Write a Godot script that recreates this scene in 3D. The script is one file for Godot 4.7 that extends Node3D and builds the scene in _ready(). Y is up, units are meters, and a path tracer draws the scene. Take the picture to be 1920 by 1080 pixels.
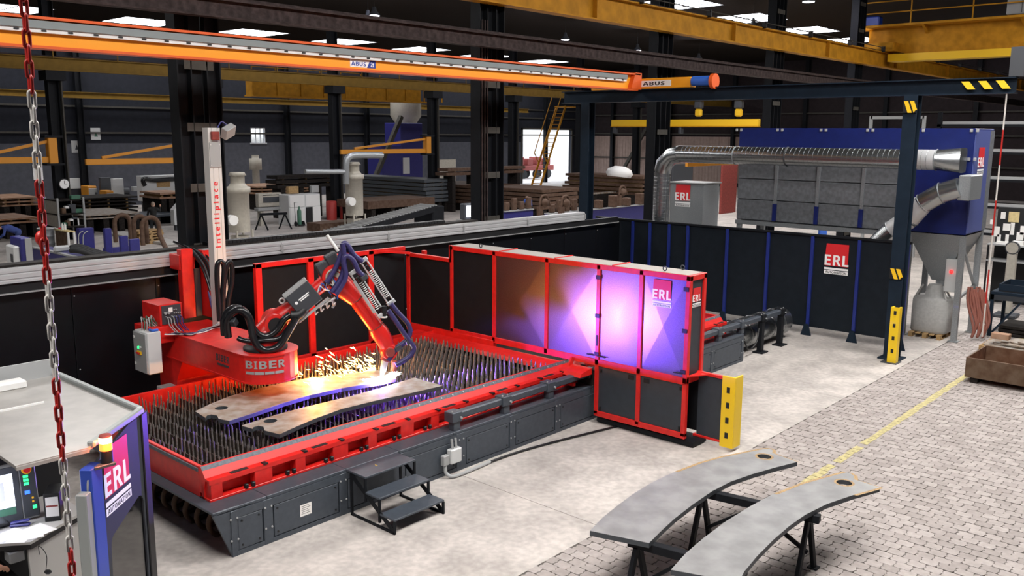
extends Node3D
# A cutting hall: world X runs along the cutting table, -Z across the hall, Y up, metres.
var M := {}
var TX := {}
var st: SurfaceTool = null
var org := Vector3.ZERO
var xf := Transform3D.IDENTITY
var used := {}
var rng := RandomNumberGenerator.new()
var cam_b: Basis
const EYE := Vector3(0, 5.2, 0)
const FOC := 1655.2
const SMALL := ["bolt", "screw", "rivet", "rim_bolt", "spring", "print", "connector", "riser_seam", "section_seam", "corner_bracket", "screen_graphic", "hose_fitting", "flare", "glazing_bar", "beam_bolt", "dial_hand"]
const BAY := 8.1
const ROW1 := -16.1
const ROW2 := -44.6

# ---------- pixel helpers: a pixel is a direction, the plane it meets is a real surface ----------
func ray(x: float, y: float) -> Vector3:
	return cam_b * Vector3((x - 960.0) / FOC, (540.0 - y) / FOC, -1.0)
func pY(x: float, y: float, h := 0.0) -> Vector3:
	var d := ray(x, y); return EYE + d * ((h - EYE.y) / d.y)
func pX(x: float, y: float, v: float) -> Vector3:
	var d := ray(x, y); return EYE + d * (v / d.x)
func pZ(x: float, y: float, v: float) -> Vector3:
	var d := ray(x, y); return EYE + d * (v / d.z)
func pN(x: float, y: float, p: Vector3, n: Vector3) -> Vector3:
	var d := ray(x, y); return EYE + d * ((p - EYE).dot(n) / d.dot(n))

# ---------- scene graph helpers ----------
func uname(parent: Node, called: String) -> String:
	var k := str(parent.get_instance_id()) + called
	var c: int = used.get(k, 0)
	used[k] = c + 1
	return called if c == 0 else "%s_%03d" % [called, c]
func put(o: Node3D, called: String, parent: Node = null) -> void:
	if parent == null: parent = self
	o.name = uname(parent, called)
	parent.add_child(o, true)
func tag(o: Node, label: String, cat: String, group := "") -> void:
	o.set_meta("label", label); o.set_meta("category", cat)
	if group != "": o.set_meta("group", group)
func T(called: String, label: String, cat: String, pos := Vector3.ZERO, group := "") -> Node3D:
	var o := Node3D.new(); put(o, called); o.position = pos; tag(o, label, cat, group)
	org = pos; xf = Transform3D.IDENTITY
	return o
func S(called: String, pos := Vector3.ZERO) -> Node3D:
	var o := Node3D.new(); put(o, called); o.position = pos; o.set_meta("kind", "structure")
	org = pos; xf = Transform3D.IDENTITY
	return o
func fin(called: String, m: Material, parent: Node = null, label := "") -> MeshInstance3D:
	st.generate_normals()
	var o := MeshInstance3D.new(); o.mesh = st.commit(); o.material_override = m
	st = null
	put(o, called, parent)
	if label != "": o.set_meta("label", label)
	if called in SMALL: o.set_meta("kind", "stuff")
	return o
func one(called: String, m: Material, label: String, cat: String, group := "") -> MeshInstance3D:
	var o := fin(called, m); o.position = org; tag(o, label, cat, group); return o
func at0(p := Vector3.ZERO) -> void:
	org = p; xf = Transform3D.IDENTITY
func copy(o: Node3D, pos: Vector3, turn := 0.0, label := "", group := "") -> Node3D:
	var c: Node3D = o.duplicate()
	var base := String(o.name).rstrip("0123456789").rstrip("_")
	c.name = uname(self, base); add_child(c, true); c.position = pos; c.rotation.y = turn
	if label != "": c.set_meta("label", label)
	if group != "": c.set_meta("group", group)
	return c

# ---------- mesh helpers (world coordinates; the thing's base is subtracted) ----------
func V(p: Vector3) -> void:
	st.add_vertex(xf * p - org)
func beg(g: int) -> void:
	if st == null:
		st = SurfaceTool.new(); st.begin(Mesh.PRIMITIVE_TRIANGLES)
	st.set_smooth_group(g)
func tri(a: Vector3, b: Vector3, c: Vector3, g := -1) -> void:
	beg(g); V(a); V(c); V(b)
func quad(a: Vector3, b: Vector3, c: Vector3, d: Vector3, g := -1) -> void:
	beg(g); V(a); V(c); V(b); V(a); V(d); V(c)
func bx(x0: float, y0: float, z0: float, x1: float, y1: float, z1: float, e := 0.0) -> void:
	var lo := Vector3(minf(x0, x1), minf(y0, y1), minf(z0, z1)); var hi := Vector3(maxf(x0, x1), maxf(y0, y1), maxf(z0, z1))
	var c := (lo + hi) / 2.0; var s := (hi - lo) / 2.0
	cube(Transform3D(Basis.IDENTITY, c), s, e)
func cube(t: Transform3D, s: Vector3, e := 0.0) -> void:
	e = minf(e, minf(s.x, minf(s.y, s.z)) * 0.9)
	for ax in 3:
		for sg in [-1.0, 1.0]:
			var u := (ax + 1) % 3; var v := (ax + 2) % 3
			var q := []
			for k in [[-1, -1], [1, -1], [1, 1], [-1, 1]]:
				var p := Vector3.ZERO
				p[ax] = s[ax] * sg; p[u] = (s[u] - e) * k[0]; p[v] = (s[v] - e) * k[1]
				q.append(t * p)
			if sg > 0: quad(q[0], q[1], q[2], q[3])
			else: quad(q[3], q[2], q[1], q[0])
	if e <= 0.0: return
	for ax in 3:   # edge chamfers along ax
		var u := (ax + 1) % 3; var v := (ax + 2) % 3
		for su in [-1.0, 1.0]:
			for sv in [-1.0, 1.0]:
				var q := []
				for k in [[-1, 0], [1, 0], [1, 1], [-1, 1]]:
					var p := Vector3.ZERO
					p[ax] = (s[ax] - e) * k[0]
					p[u] = su * (s[u] - (0.0 if k[1] == 0 else e)); p[v] = sv * (s[v] - (e if k[1] == 0 else 0.0))
					q.append(t * p)
				if su * sv > 0: quad(q[3], q[2], q[1], q[0])
				else: quad(q[0], q[1], q[2], q[3])
	for sx in [-1.0, 1.0]:
		for sy in [-1.0, 1.0]:
			for sz in [-1.0, 1.0]:
				var a := t * Vector3(sx * s.x, sy * (s.y - e), sz * (s.z - e))
				var b := t * Vector3(sx * (s.x - e), sy * s.y, sz * (s.z - e))
				var c := t * Vector3(sx * (s.x - e), sy * (s.y - e), sz * s.z)
				if sx * sy * sz > 0: tri(a, b, c)
				else: tri(a, c, b)
func frame(p0: Vector3, p1: Vector3, up := Vector3.UP) -> Basis:   # z along p0->p1, y near up
	var z := (p1 - p0).normalized()
	if absf(z.dot(up)) > 0.99: up = Vector3.BACK if absf(z.z) < 0.9 else Vector3.RIGHT
	var x := up.cross(z).normalized()
	return Basis(x, z.cross(x), z)
func bar(p0: Vector3, p1: Vector3, w: float, h: float, e := 0.0, up := Vector3.UP) -> void:
	cube(Transform3D(frame(p0, p1, up), (p0 + p1) / 2.0), Vector3(w / 2, h / 2, p0.distance_to(p1) / 2), e)
func ibeam(p0: Vector3, p1: Vector3, w: float, h: float, tf := 0.02, tw := 0.015, up := Vector3.UP) -> void:
	var b := frame(p0, p1, up); var o := b.y * (h - tf) / 2.0
	bar(p0 + o, p1 + o, w, tf, 0, up); bar(p0 - o, p1 - o, w, tf, 0, up); bar(p0, p1, tw, h - 2 * tf, 0, up)
func ring(c: Vector3, b: Basis, r: float, n: int) -> PackedVector3Array:
	var a := PackedVector3Array()
	for i in n:
		var t := TAU * i / n
		a.append(c + b.x * cos(t) * r + b.y * sin(t) * r)
	return a
func skin(a: PackedVector3Array, b: PackedVector3Array, g := 0) -> void:
	var n := a.size()
	for i in n:
		var j := (i + 1) % n
		quad(a[i], a[j], b[j], b[i], g)
func cap(c: Vector3, a: PackedVector3Array, flip: bool) -> void:
	var n := a.size()
	for i in n:
		var j := (i + 1) % n
		if flip: tri(c, a[j], a[i])
		else: tri(c, a[i], a[j])
func cyl(p0: Vector3, p1: Vector3, r0: float, r1 := -1.0, n := 12) -> void:
	if r1 < 0.0: r1 = r0
	var b := frame(p0, p1)
	var a := ring(p0, b, r0, n); var c := ring(p1, b, r1, n)
	skin(a, c, 1); cap(p0, a, true); cap(p1, c, false)
func tube(pts: Array, r: float, n := 8, radii := []) -> void:
	var prev := PackedVector3Array(); var b := frame(pts[0], pts[1])
	for i in pts.size():
		var d: Vector3
		if i == 0: d = pts[1] - pts[0]
		elif i == pts.size() - 1: d = pts[i] - pts[i - 1]
		else: d = (pts[i + 1] - pts[i]).normalized() + (pts[i] - pts[i - 1]).normalized()
		d = d.normalized()
		var x := (b.x - d * b.x.dot(d)).normalized()
		b = Basis(x, d.cross(x), d)
		var rr: float = r if radii.is_empty() else radii[i]
		var cur := ring(pts[i], b, rr, n)
		if i == 0: cap(pts[0], cur, true)
		else: skin(prev, cur, 1)
		prev = cur
	cap(pts[-1], prev, false)
func spline(pts: Array, seg := 6) -> Array:
	var o := []
	for i in pts.size() - 1:
		var a: Vector3 = pts[maxi(i - 1, 0)]; var b: Vector3 = pts[i]; var c: Vector3 = pts[i + 1]; var d: Vector3 = pts[mini(i + 2, pts.size() - 1)]
		for k in seg:
			o.append(b.cubic_interpolate(c, a, d, float(k) / seg))
	o.append(pts[-1])
	return o
func lathe(base: Vector3, axis: Vector3, prof: Array, n := 16) -> void:   # prof: [radius, distance along axis]
	var b := frame(base, base + axis); var prev := PackedVector3Array(); var last := 0
	for i in prof.size():
		var cur := ring(base + axis.normalized() * prof[i][1], b, maxf(prof[i][0], 0.0005), n)
		if i > 0:
			var sharp: bool = absf(prof[i][1] - prof[i - 1][1]) < 0.001
			skin(prev, cur, -1 if sharp else 2 + i % 2 * 0)
		prev = cur
	cap(base + axis.normalized() * prof[0][1], ring(base + axis.normalized() * prof[0][1], b, maxf(prof[0][0], 0.0005), n), true)
	cap(base + axis.normalized() * prof[-1][1], prev, false)
func prism(poly: PackedVector2Array, o: Vector3, u: Vector3, v: Vector3, d: Vector3) -> void:   # polygon in u,v swept along d; u x v along -d is fine
	if Geometry2D.is_polygon_clockwise(poly): poly.reverse()
	var f := u.cross(v).dot(d) > 0
	var idx := Geometry2D.triangulate_polygon(poly)
	var P := func(p: Vector2) -> Vector3: return o + u * p.x + v * p.y
	for i in range(0, idx.size(), 3):
		var a: Vector2 = poly[idx[i]]; var b: Vector2 = poly[idx[i + 1]]; var c: Vector2 = poly[idx[i + 2]]
		if (b - a).cross(c - a) < 0:
			var t := b; b = c; c = t
		if f:
			tri(P.call(a) + d, P.call(b) + d, P.call(c) + d); tri(P.call(a), P.call(c), P.call(b))
		else:
			tri(P.call(a), P.call(b), P.call(c)); tri(P.call(a) + d, P.call(c) + d, P.call(b) + d)
	for i in poly.size():
		var a: Vector3 = P.call(poly[i]); var b: Vector3 = P.call(poly[(i + 1) % poly.size()])
		if f: quad(a, b, b + d, a + d)
		else: quad(b, a, a + d, b + d)
func ball(c: Vector3, r: Vector3, n := 10, m := 6) -> void:
	var prev := PackedVector3Array()
	for i in m + 1:
		var t := PI * i / m
		var cur := PackedVector3Array()
		for k in n:
			var a := -TAU * k / n
			cur.append(c + Vector3(cos(a) * sin(t) * r.x, -cos(t) * r.y, sin(a) * sin(t) * r.z))
		if i > 0: skin(prev, cur, 1)
		prev = cur
func hoop(c: Vector3, b: Basis, R: float, r: float, n := 14, m := 6) -> void:   # torus, axis = b.z
	var prev := PackedVector3Array()
	for i in n + 1:
		var t := TAU * i / n
		var d := b.x * cos(t) + b.y * sin(t)
		var cur := ring(c + d * R, Basis(d, b.z, d.cross(b.z)), r, m)
		if i > 0: skin(cur, prev, 1)
		prev = cur
func letters(s: String, p: Vector3, right: Vector3, up: Vector3, h: float, m: Material, parent: Node, bold := true, width := 0.0) -> MeshInstance3D:   # p: lower left corner of the line, h: capital height
	var t := TextMesh.new(); var f := SystemFont.new()
	f.font_names = PackedStringArray(["Droid Sans"]); f.font_weight = 700 if bold else 400
	t.font = f; t.text = s; t.font_size = 64; t.pixel_size = h / (64.0 * 0.714); t.depth = 0.004
	t.horizontal_alignment = HORIZONTAL_ALIGNMENT_LEFT; t.vertical_alignment = VERTICAL_ALIGNMENT_BOTTOM
	t.curve_step = 2.0
	var o := MeshInstance3D.new(); o.mesh = t; o.material_override = m
	put(o, "lettering", parent)
	var ab := t.get_aabb(); var sx := 1.0 if width <= 0.0 else width / maxf(ab.size.x, 0.001)
	var n := right.cross(up).normalized()
	var b := Basis(right.normalized() * sx, up.normalized(), n)
	var sy := h / maxf(ab.size.y, 0.001) if not ("p" in s or "y" in s or "g" in s) else 1.0
	b.y *= sy
	o.transform = Transform3D(b, p - org - b * Vector3(ab.position.x, ab.position.y if sy != 1.0 or true else 0.0, 0))
	return o
func logo(p: Vector3, right: Vector3, up: Vector3, w: float, parent: Node, called := "logo_sign", strip_text := true) -> void:   # red field, white letters, white strip; p: lower left corner
	var n := right.cross(up).normalized(); var h := w * 1.25
	var P := func(a: float, b: float, k: float) -> Vector3: return p + right * a * w + up * b * h + n * k
	quad(P.call(0.0, 0.27, .003), P.call(.97, 0.27, .003), P.call(.97, 1.0, .003), P.call(.04, 1.0, .003))
	var s := fin(called, M.logo_red, parent)
	quad(P.call(0, 0.14, .004), P.call(1, 0.14, .004), P.call(1, .21, .004), P.call(0, .21, .004))
	quad(P.call(0, 0, .004), P.call(1, 0, .004), P.call(1, .115, .004), P.call(0, .115, .004))
	fin("strip", M.white_print, s)
	letters("ERL", P.call(.0, .285, .003), right, up, h * .35, M.white_print, s, true, w * 1.0)
	if strip_text: letters("AUTOMATION", P.call(.06, .02, .003), right, up, h * .075, M.dark_print, s, true, w * .88)

# ---------- materials ----------
func noise_tex(key: String, freq: float, lo: float, hi: float, oct := 4, type := FastNoiseLite.TYPE_SIMPLEX_SMOOTH, size := 512, tint := Color(1, 1, 1), norm := false) -> NoiseTexture2D:
	var n := FastNoiseLite.new(); n.seed = hash(key) % 1000; n.frequency = freq; n.noise_type = type; n.fractal_octaves = oct
	var t := NoiseTexture2D.new(); t.width = size; t.height = size; t.seamless = true; t.noise = n
	if norm:
		t.as_normal_map = true; t.bump_strength = hi
	else:
		var g := Gradient.new(); g.set_color(0, Color(lo, lo, lo) * tint); g.set_color(1, Color(hi, hi, hi))
		g.set_offset(0, 0.15); g.set_offset(1, 0.8)
		t.color_ramp = g
	TX[key] = t
	return t
func mk(key: String, col: Color, rough := 0.6, metal := 0.0, tex := "", size := 1.0) -> StandardMaterial3D:
	var m := StandardMaterial3D.new(); m.albedo_color = col; m.roughness = rough; m.metallic = metal
	if tex != "":
		m.albedo_texture = TX[tex]; m.uv1_triplanar = true; m.uv1_world_triplanar = true; m.uv1_scale = Vector3.ONE / size
	M[key] = m
	return m
func glow(key: String, col: Color, e: float) -> StandardMaterial3D:
	var m := mk(key, col, 0.5); m.emission_enabled = true; m.emission = col; m.emission_energy_multiplier = e
	return m
func materials() -> void:
	noise_tex("soft", 0.012, 0.92, 1.0); noise_tex("blotch", 0.01, 0.86, 1.0, 5); noise_tex("fine", 0.08, 0.9, 1.0, 3)
	noise_tex("rusty", 0.011, 0.74, 1.0, 5, FastNoiseLite.TYPE_SIMPLEX_SMOOTH, 512, Color(1.1, .98, .86))
	noise_tex("spangle", 0.05, 0.86, 1.0, 2, FastNoiseLite.TYPE_CELLULAR)
	noise_tex("worn", 0.02, 0.72, 1.0, 5)
	noise_tex("bump", 0.05, 0, 3.0, 4, FastNoiseLite.TYPE_SIMPLEX_SMOOTH, 512, Color(1, 1, 1), true)
	var m := mk("concrete", Color("c2bbb5"), 0.75, 0, "blotch", 6.0)
	m.detail_enabled = true; m.detail_albedo = TX.fine; m.detail_blend_mode = BaseMaterial3D.BLEND_MODE_MUL
	mk("bed", Color("4c4742"), 0.95, 0, "fine", 1.0)
	for i in 4: mk("paver%d" % i, [Color("a09894"), Color("9a928e"), Color("a69e9a"), Color("948c88")][i], 0.85, 0, "soft", 0.9)
	m = mk("paver_mm", Color(1, 1, 1), 0.85, 0, "soft", 0.9); m.vertex_color_use_as_albedo = true
	mk("line_yellow", Color("b9ae7c"), 0.8, 0, "blotch", 0.5)
	mk("wall_grey", Color("54565e"), 0.9, 0, "soft", 3.0); mk("wall_dark", Color("26282f"), 0.8, 0, "soft", 3.0)
	mk("wall_brown", Color("342e30"), 0.8, 0, "soft", 3.0); mk("wall_beige", Color("a48f86"), 0.8, 0, "soft", 3.0)
	mk("roof", Color("1f1812"), 0.9, 0, "soft", 4.0); mk("steel_black", Color("1b1d21"), 0.55, 0.0, "soft", 1.5)
	mk("column", Color("1a1c20"), 0.55, 0.0, "soft", 1.5); mk("column_grey", Color("4a4844"), 0.6, 0.0, "soft", 1.5)
	mk("rail_brown", Color("4c4140"), 0.7, 0.2, "worn", 2.0); mk("gantry_blue", Color("1e2a37"), 0.5, 0, "soft", 2.0)
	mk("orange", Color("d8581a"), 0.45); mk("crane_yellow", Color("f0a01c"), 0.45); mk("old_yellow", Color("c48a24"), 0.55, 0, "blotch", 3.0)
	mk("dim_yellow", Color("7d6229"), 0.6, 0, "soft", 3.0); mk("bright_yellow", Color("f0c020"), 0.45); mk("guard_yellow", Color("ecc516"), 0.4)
	mk("grey_light", Color("b9bcc0"), 0.5); mk("white_paint", Color("dcdcda"), 0.45); mk("white_print", Color("eeeeee"), 0.6); mk("dark_print", Color("2a2a2e"), 0.7)
	mk("logo_red", Color("d3262c"), 0.45); mk("red", Color("d9241f"), 0.36, 0, "soft", 1.2); mk("red_robot", Color("d2211c"), 0.33); mk("dull_red", Color("8e3a33"), 0.7, 0, "blotch", 1.0)
	mk("rim_grey", Color("6b6f78"), 0.5, 0.3, "worn", 0.5); mk("plinth", Color("464d56"), 0.45, 0.15, "soft", 0.8)
	mk("panel_dark", Color("1b1c1f"), 0.65, 0.0, "soft", 1.5); M.panel_dark.metallic_specular = 0.25; mk("panel_satin", Color("8a8790"), 0.35, 1.0, "fine", 1.0); mk("panel_slate", Color("363c43"), 0.5, 0.1, "soft", 1.5); mk("box_top", Color("a39e98"), 0.6)
	mk("spike", Color("8f8b87"), 0.36, 0.5, "worn", 0.4); mk("spike_bar", Color("4a443f"), 0.6, 0.5, "rusty", 0.6)
	m = mk("plate", Color("a39f9a"), 0.5, 0.2, "rusty", 1.6)
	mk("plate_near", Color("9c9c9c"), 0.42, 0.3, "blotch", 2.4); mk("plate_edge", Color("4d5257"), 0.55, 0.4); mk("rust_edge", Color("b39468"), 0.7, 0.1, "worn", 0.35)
	mk("alu", Color("c8cacc"), 0.35, 0.35); mk("alu_dull", Color("a6a8a9"), 0.45, 0.25); mk("galv", Color("a3a8ab"), 0.38, 0.5, "spangle", 0.5); mk("galv_panel", Color("7d8186"), 0.45, 0.3, "blotch", 0.9)
	mk("duct", Color("b4b8ba"), 0.25, 0.95, "fine", 0.8); mk("filter_blue", Color("14246a"), 0.4, 0, "soft", 2.0); mk("fence_blue", Color("1c2c78"), 0.4); mk("fence_panel", Color("20262d"), 0.42, 0.1, "soft", 2.0)
	mk("wall_panel", Color("131519"), 0.3, 0.2, "soft", 2.0); mk("filter_side", Color("4a5590"), 0.45)
	mk("hose", Color("17181b"), 0.25); mk("hose_violet", Color("35305e"), 0.35); mk("black", Color("101114"), 0.5); mk("black_matt", Color("17181a"), 0.8); mk("dark_grey", Color("3a3d42"), 0.5)
	mk("box_grey", Color("c4c6c6"), 0.4); mk("cabinet_grey", Color("9a9c9c"), 0.45); mk("machine_beige", Color("b3aea2"), 0.5, 0, "soft", 1.0); mk("booth_roof", Color("a09d99"), 0.3, 0.2, "soft", 2.0)
	mk("booth_dark", Color("383b40"), 0.6); M.booth_dark.metallic_specular = 0.25; mk("booth_blue", Color("1d3c98"), 0.4); mk("booth_trim", Color("8d9291"), 0.4, 0.3)
	mk("desk_top", Color("b4b2ae"), 0.5); mk("paper", Color("e8e6e2"), 0.8)
	mk("rust", Color("5e4a3d"), 0.75, 0.2, "rusty", 1.5); mk("rust_pale", Color("a98a74"), 0.8, 0.1, "rusty", 3.0); mk("steel_dark", Color("322e2c"), 0.7, 0.3, "worn", 1.5)
	mk("bin_brown", Color("63503f"), 0.75, 0.1, "rusty", 1.5); mk("bin_inside", Color("b0673a"), 0.8, 0, "rusty", 1.0)
	mk("wood", Color("a98a5e"), 0.85, 0, "blotch", 0.7); mk("track_grey", Color("82898a"), 0.45, 0.3); mk("mast_alu", Color("cfcdc9"), 0.45, 0.1); mk("wood_pale", Color("d8c48f"), 0.85, 0, "soft", 0.7)
	mk("machine_blue", Color("2a2a72"), 0.45, 0, "soft", 1.0); mk("bright_blue", Color("2f62c0"), 0.5); mk("bag_white", Color("b6b6b4"), 0.9, 0, "soft", 0.6); mk("jib_orange", Color("c8851f"), 0.5); mk("copper", Color("9c6458"), 0.4, 0.2)
	mk("red_bollard", Color("a8302a"), 0.6, 0, "soft", 0.6); mk("green", Color("3f6b57"), 0.5); mk("red_chain", Color("b0251f"), 0.4); mk("white_chain", Color("cfccc6"), 0.4)
	for k in ["column", "steel_black", "column_grey", "wall_dark", "wall_brown", "wall_grey", "roof", "rail_brown", "gantry_blue", "fence_panel", "old_yellow", "dim_yellow", "steel_dark"]: M[k].metallic_specular = 0.25
	m = mk("person", Color(1, 1, 1), 0.85); m.vertex_color_use_as_albedo = true
	m = mk("smoke_glass", Color(0.03, 0.03, 0.035, 0.72), 0.05); m.transparency = BaseMaterial3D.TRANSPARENCY_ALPHA
	m = mk("glass", Color(0.9, 0.95, 1, 0.15), 0.05); m.transparency = BaseMaterial3D.TRANSPARENCY_ALPHA
	glow("skylight", Color("f3f6ff"), 6.0); glow("lamp", Color("f6f4ff"), 14.0); glow("screen", Color("e4e8f4"), 1.1); glow("screen_far", Color("e4e8f4"), 2.5)
	glow("led_green", Color("30f080"), 2.0); glow("led_blue", Color("3060ff"), 2.5); glow("led_red", Color("ff2020"), 4.0); glow("led_amber", Color("c09020"), .6)
	glow("arc", Color("fff6ee"), 40.0); glow("spark", Color("ffcf70"), 22.0); glow("beacon_lit", Color("ff7a30"), 3.0); glow("spot_lamp", Color("ffe9a0"), 6.0)

func _ready() -> void:
	rng.seed = 7
	# ---- camera ----
	var yaw := deg_to_rad(48.03); var pit := deg_to_rad(9.925); var rol := deg_to_rad(0.3926)
	var f := Vector3(sin(yaw) * cos(pit), -sin(pit), -cos(yaw) * cos(pit))
	var r := f.cross(Vector3.UP).normalized(); var u := r.cross(f)
	cam_b = Basis(r * cos(rol) + u * sin(rol), u * cos(rol) - r * sin(rol), -f)
	var cam := Camera3D.new(); cam.name = "camera"; add_child(cam)
	cam.transform = Transform3D(cam_b, EYE); cam.fov = 36.137; cam.near = 0.05; cam.far = 400.0; cam.current = true
	# ---- sky (overcast, seen only through the gate and the windows), exposure ----
	var env := Environment.new(); env.background_mode = Environment.BG_SKY
	var sm := ProceduralSkyMaterial.new(); sm.sky_top_color = Color("d4dce8"); sm.sky_horizon_color = Color("f2f4f6"); sm.ground_horizon_color = Color("c8c8c4"); sm.ground_bottom_color = Color("8a8884"); sm.sky_energy_multiplier = 2.0
	var sk := Sky.new(); sk.sky_material = sm; env.sky = sk
	env.tonemap_mode = Environment.TONE_MAPPER_LINEAR; env.tonemap_exposure = 1.0
	env.ambient_light_source = Environment.AMBIENT_SOURCE_SKY
	env.sdfgi_enabled = true; env.ssao_enabled = true; env.ssil_enabled = true
	var we := WorldEnvironment.new(); we.name = "world_environment"; we.environment = env; add_child(we)
	materials()
	build_shell()
	build_columns()
	build_cranes()
	build_table()
	build_rail()
	build_gantry()
	build_robot()
	build_fence()
	build_filter()
	build_booth()
	build_plates()
	build_right()
	build_back()
	build_people()
	build_chain()
	build_sparks()

func area_light(p: Vector3, w: float, d: float, e: float, col := Color("fffaf4")) -> void:
	var l := AreaLight3D.new(); l.area_size = Vector2(w, d); l.light_energy = e; l.light_color = col; l.shadow_enabled = true
	l.area_range = 60.0; l.area_attenuation = 2.0
	l.rotation_degrees = Vector3(-90, 0, 0)
	put(l, "skylight_light"); l.position = p
func omni(p: Vector3, e: float, col: Color, size := 0.05, called := "lamp_light") -> void:
	var l := OmniLight3D.new(); l.light_energy = e; l.light_color = col; l.light_size = size; l.omni_range = 80.0; l.omni_attenuation = 2.0; l.shadow_enabled = true
	put(l, called); l.position = p

func build_shell() -> void:
	# floor: cast slabs up to the joint at z = -6.47, interlocking pavers in front of it
	var fl := S("floor")
	bx(-14, -0.4, -62, 82, -0.14, 9); fin("base", M.bed, fl)
	var zs := [-6.47, -13.5, -24.2, -34.4, -44.6, -53.0, -62.0]
	var xs := [-14.0]
	for k in 12: xs.append(1.0 + BAY * k)
	xs[-1] = 82.0
	for i in zs.size() - 1:
		for j in xs.size() - 1:
			bx(xs[j] + .006, -0.16, zs[i] - .006, xs[j + 1] - .006, 0.0, zs[i + 1] + .006); fin("slab", M.concrete, fl)
	bx(-14, -0.12, -6.46, 82, -0.02, 9); fin("paver_bed", M.bed, fl)
	# double-T pavers: 0.2 m along z, 0.165 m courses along x
	var pm := []
	at0()
	var a := .197; var c := .159; var e := .018
	var prof := [Vector2(-a / 2 + .02, -c / 2), Vector2(a / 2 - .02, -c / 2), Vector2(a / 2 - .001, -c / 2 + .022), Vector2(a / 2 - .001 , -.025), Vector2(a / 2 - .001 - e, 0), Vector2(a / 2 - .001, .025), Vector2(a / 2 - .001, c / 2 - .022), Vector2(a / 2 - .02, c / 2), Vector2(-a / 2 + .02, c / 2), Vector2(-a / 2 + .003, c / 2 - .022), Vector2(-a / 2 + .003, .025), Vector2(-a / 2 + .003 - e, 0), Vector2(-a / 2 + .003, -.025), Vector2(-a / 2 + .003, -c / 2 + .022)]
	var pv := PackedVector2Array(prof)
	prism(pv, Vector3(0, -.06, 0), Vector3(0, 0, -1), Vector3(1, 0, 0), Vector3(0, .06, 0))
	st.generate_normals(); var pmesh := st.commit(); st = null
	var all := []
	var x := 1.0
	var inv := cam_b.inverse()
	while x < 42.0:
		var z := -6.36 - (0.1 if int(round(x / .165)) % 2 == 0 else 0.0)
		while z < 4.0:
			var q := inv * (Vector3(x, 0, z) - EYE)
			if true:
				var sx := 960.0 + FOC * q.x / -q.z; var sy := 540.0 - FOC * q.y / -q.z
				all.append([-q.z, Vector3(x, 0, z), q.z < -1.0 and sx > 0 and sx < 1920 and sy < 1080])
			z += .2
		x += .165
	all.sort_custom(func(p, q): return p[0] < q[0])
	var rest := []; var n := 0
	for p in all:
		var tilt := Basis.from_euler(Vector3(rng.randf_range(-.006, .006), 0, rng.randf_range(-.006, .006)))
		var tr := Transform3D(tilt, p[1] + Vector3(0, rng.randf_range(-.008, 0.0), 0))
		if p[2] and n < 300:
			var o := MeshInstance3D.new(); o.mesh = pmesh; o.material_override = M["paver%d" % rng.randi_range(0, 3)]; o.transform = tr
			put(o, "paver", fl); n += 1
		else: rest.append(tr)
	var mm := MultiMesh.new(); mm.transform_format = MultiMesh.TRANSFORM_3D; mm.use_colors = true; mm.mesh = pmesh; mm.instance_count = rest.size()
	for i in rest.size():
		mm.set_instance_transform(i, rest[i]); mm.set_instance_color(i, M["paver%d" % rng.randi_range(0, 3)].albedo_color.srgb_to_linear())
	var mi := MultiMeshInstance3D.new(); mi.multimesh = mm; mi.material_override = M.paver_mm; put(mi, "paver_field", fl); mi.set_meta("kind", "stuff")
	# worn yellow line painted on the pavers, course by course
	x = 9.0
	while x < 34.0:
		if rng.randf() < .93: bx(x + .006, 0.0, -5.23 + rng.randf_range(-.012, .012), x + .157, .0025, -5.10 + rng.randf_range(-.012, .012))
		x += .165
	fin("floor_marking", M.line_yellow, fl, "worn yellow line painted on the pavers")
	# walls
	var w := S("wall_back")
	var zb := -62.0
	for q in [[-14.0, 0.0, 38.3, 4.35], [38.3, 0.0, 39.6, 4.35], [39.6, 0.0, 70.4, 4.35]]: bx(q[0], q[1], zb - .3, q[2], q[3], zb)
	fin("block_wall", M.wall_grey, w)
	bx(-14, 4.35, zb - .3, 38.3, 12.5, zb); bx(38.3, 5.5, zb - .3, 39.6, 12.5, zb); bx(39.6, 4.35, zb - .3, 70.4, 12.5, zb); bx(70.4, 5.6, zb - .3, 78.6, 12.5, zb); bx(78.6, 0, zb - .3, 82.3, 12.5, zb)
	fin("sheet_wall", M.wall_dark, w)
	for gy in [5.0, 6.75, 7.6, 9.4]:
		bx(-14, gy, zb, 82, gy + .12, zb + .12); fin("girt", M.column_grey, w)
	for k in 9:
		var cx := 17.2 + BAY * k
		ibeam(Vector3(cx, 0, zb + .25), Vector3(cx, 12.2, zb + .25), .36, .4, .03, .02, Vector3.RIGHT); fin("wall_column", M.column, w)
	# windows
	w = S("window_1")
	bx(38.2, 4.25, zb - .02, 39.7, 4.35, zb + .06); bx(38.3, 4.35, zb - .1, 38.36, 5.5, zb); bx(39.54, 4.35, zb - .1, 39.6, 5.5, zb); bx(38.3, 5.44, zb - .1, 39.6, 5.5, zb); bx(38.72, 4.35, zb - .08, 38.77, 5.5, zb); bx(39.13, 4.35, zb - .08, 39.18, 5.5, zb); fin("window_frame", M.grey_light, w)
	bx(38.3, 4.35, zb - .06, 39.6, 5.5, zb - .05); fin("window_pane", M.glass, w)
	# gate opening with frame
	w = S("door_1")
	bx(70.2, 0, zb, 70.4, 5.8, zb + .1); bx(78.6, 0, zb, 78.8, 5.8, zb + .1); bx(70.2, 5.6, zb, 78.8, 5.8, zb + .1); fin("door_frame", M.column_grey, w)
	w = S("wall_right")
	bx(82, 0, -62, 82.3, 12.5, 9); fin("sheet_wall", M.wall_brown, w)
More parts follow.
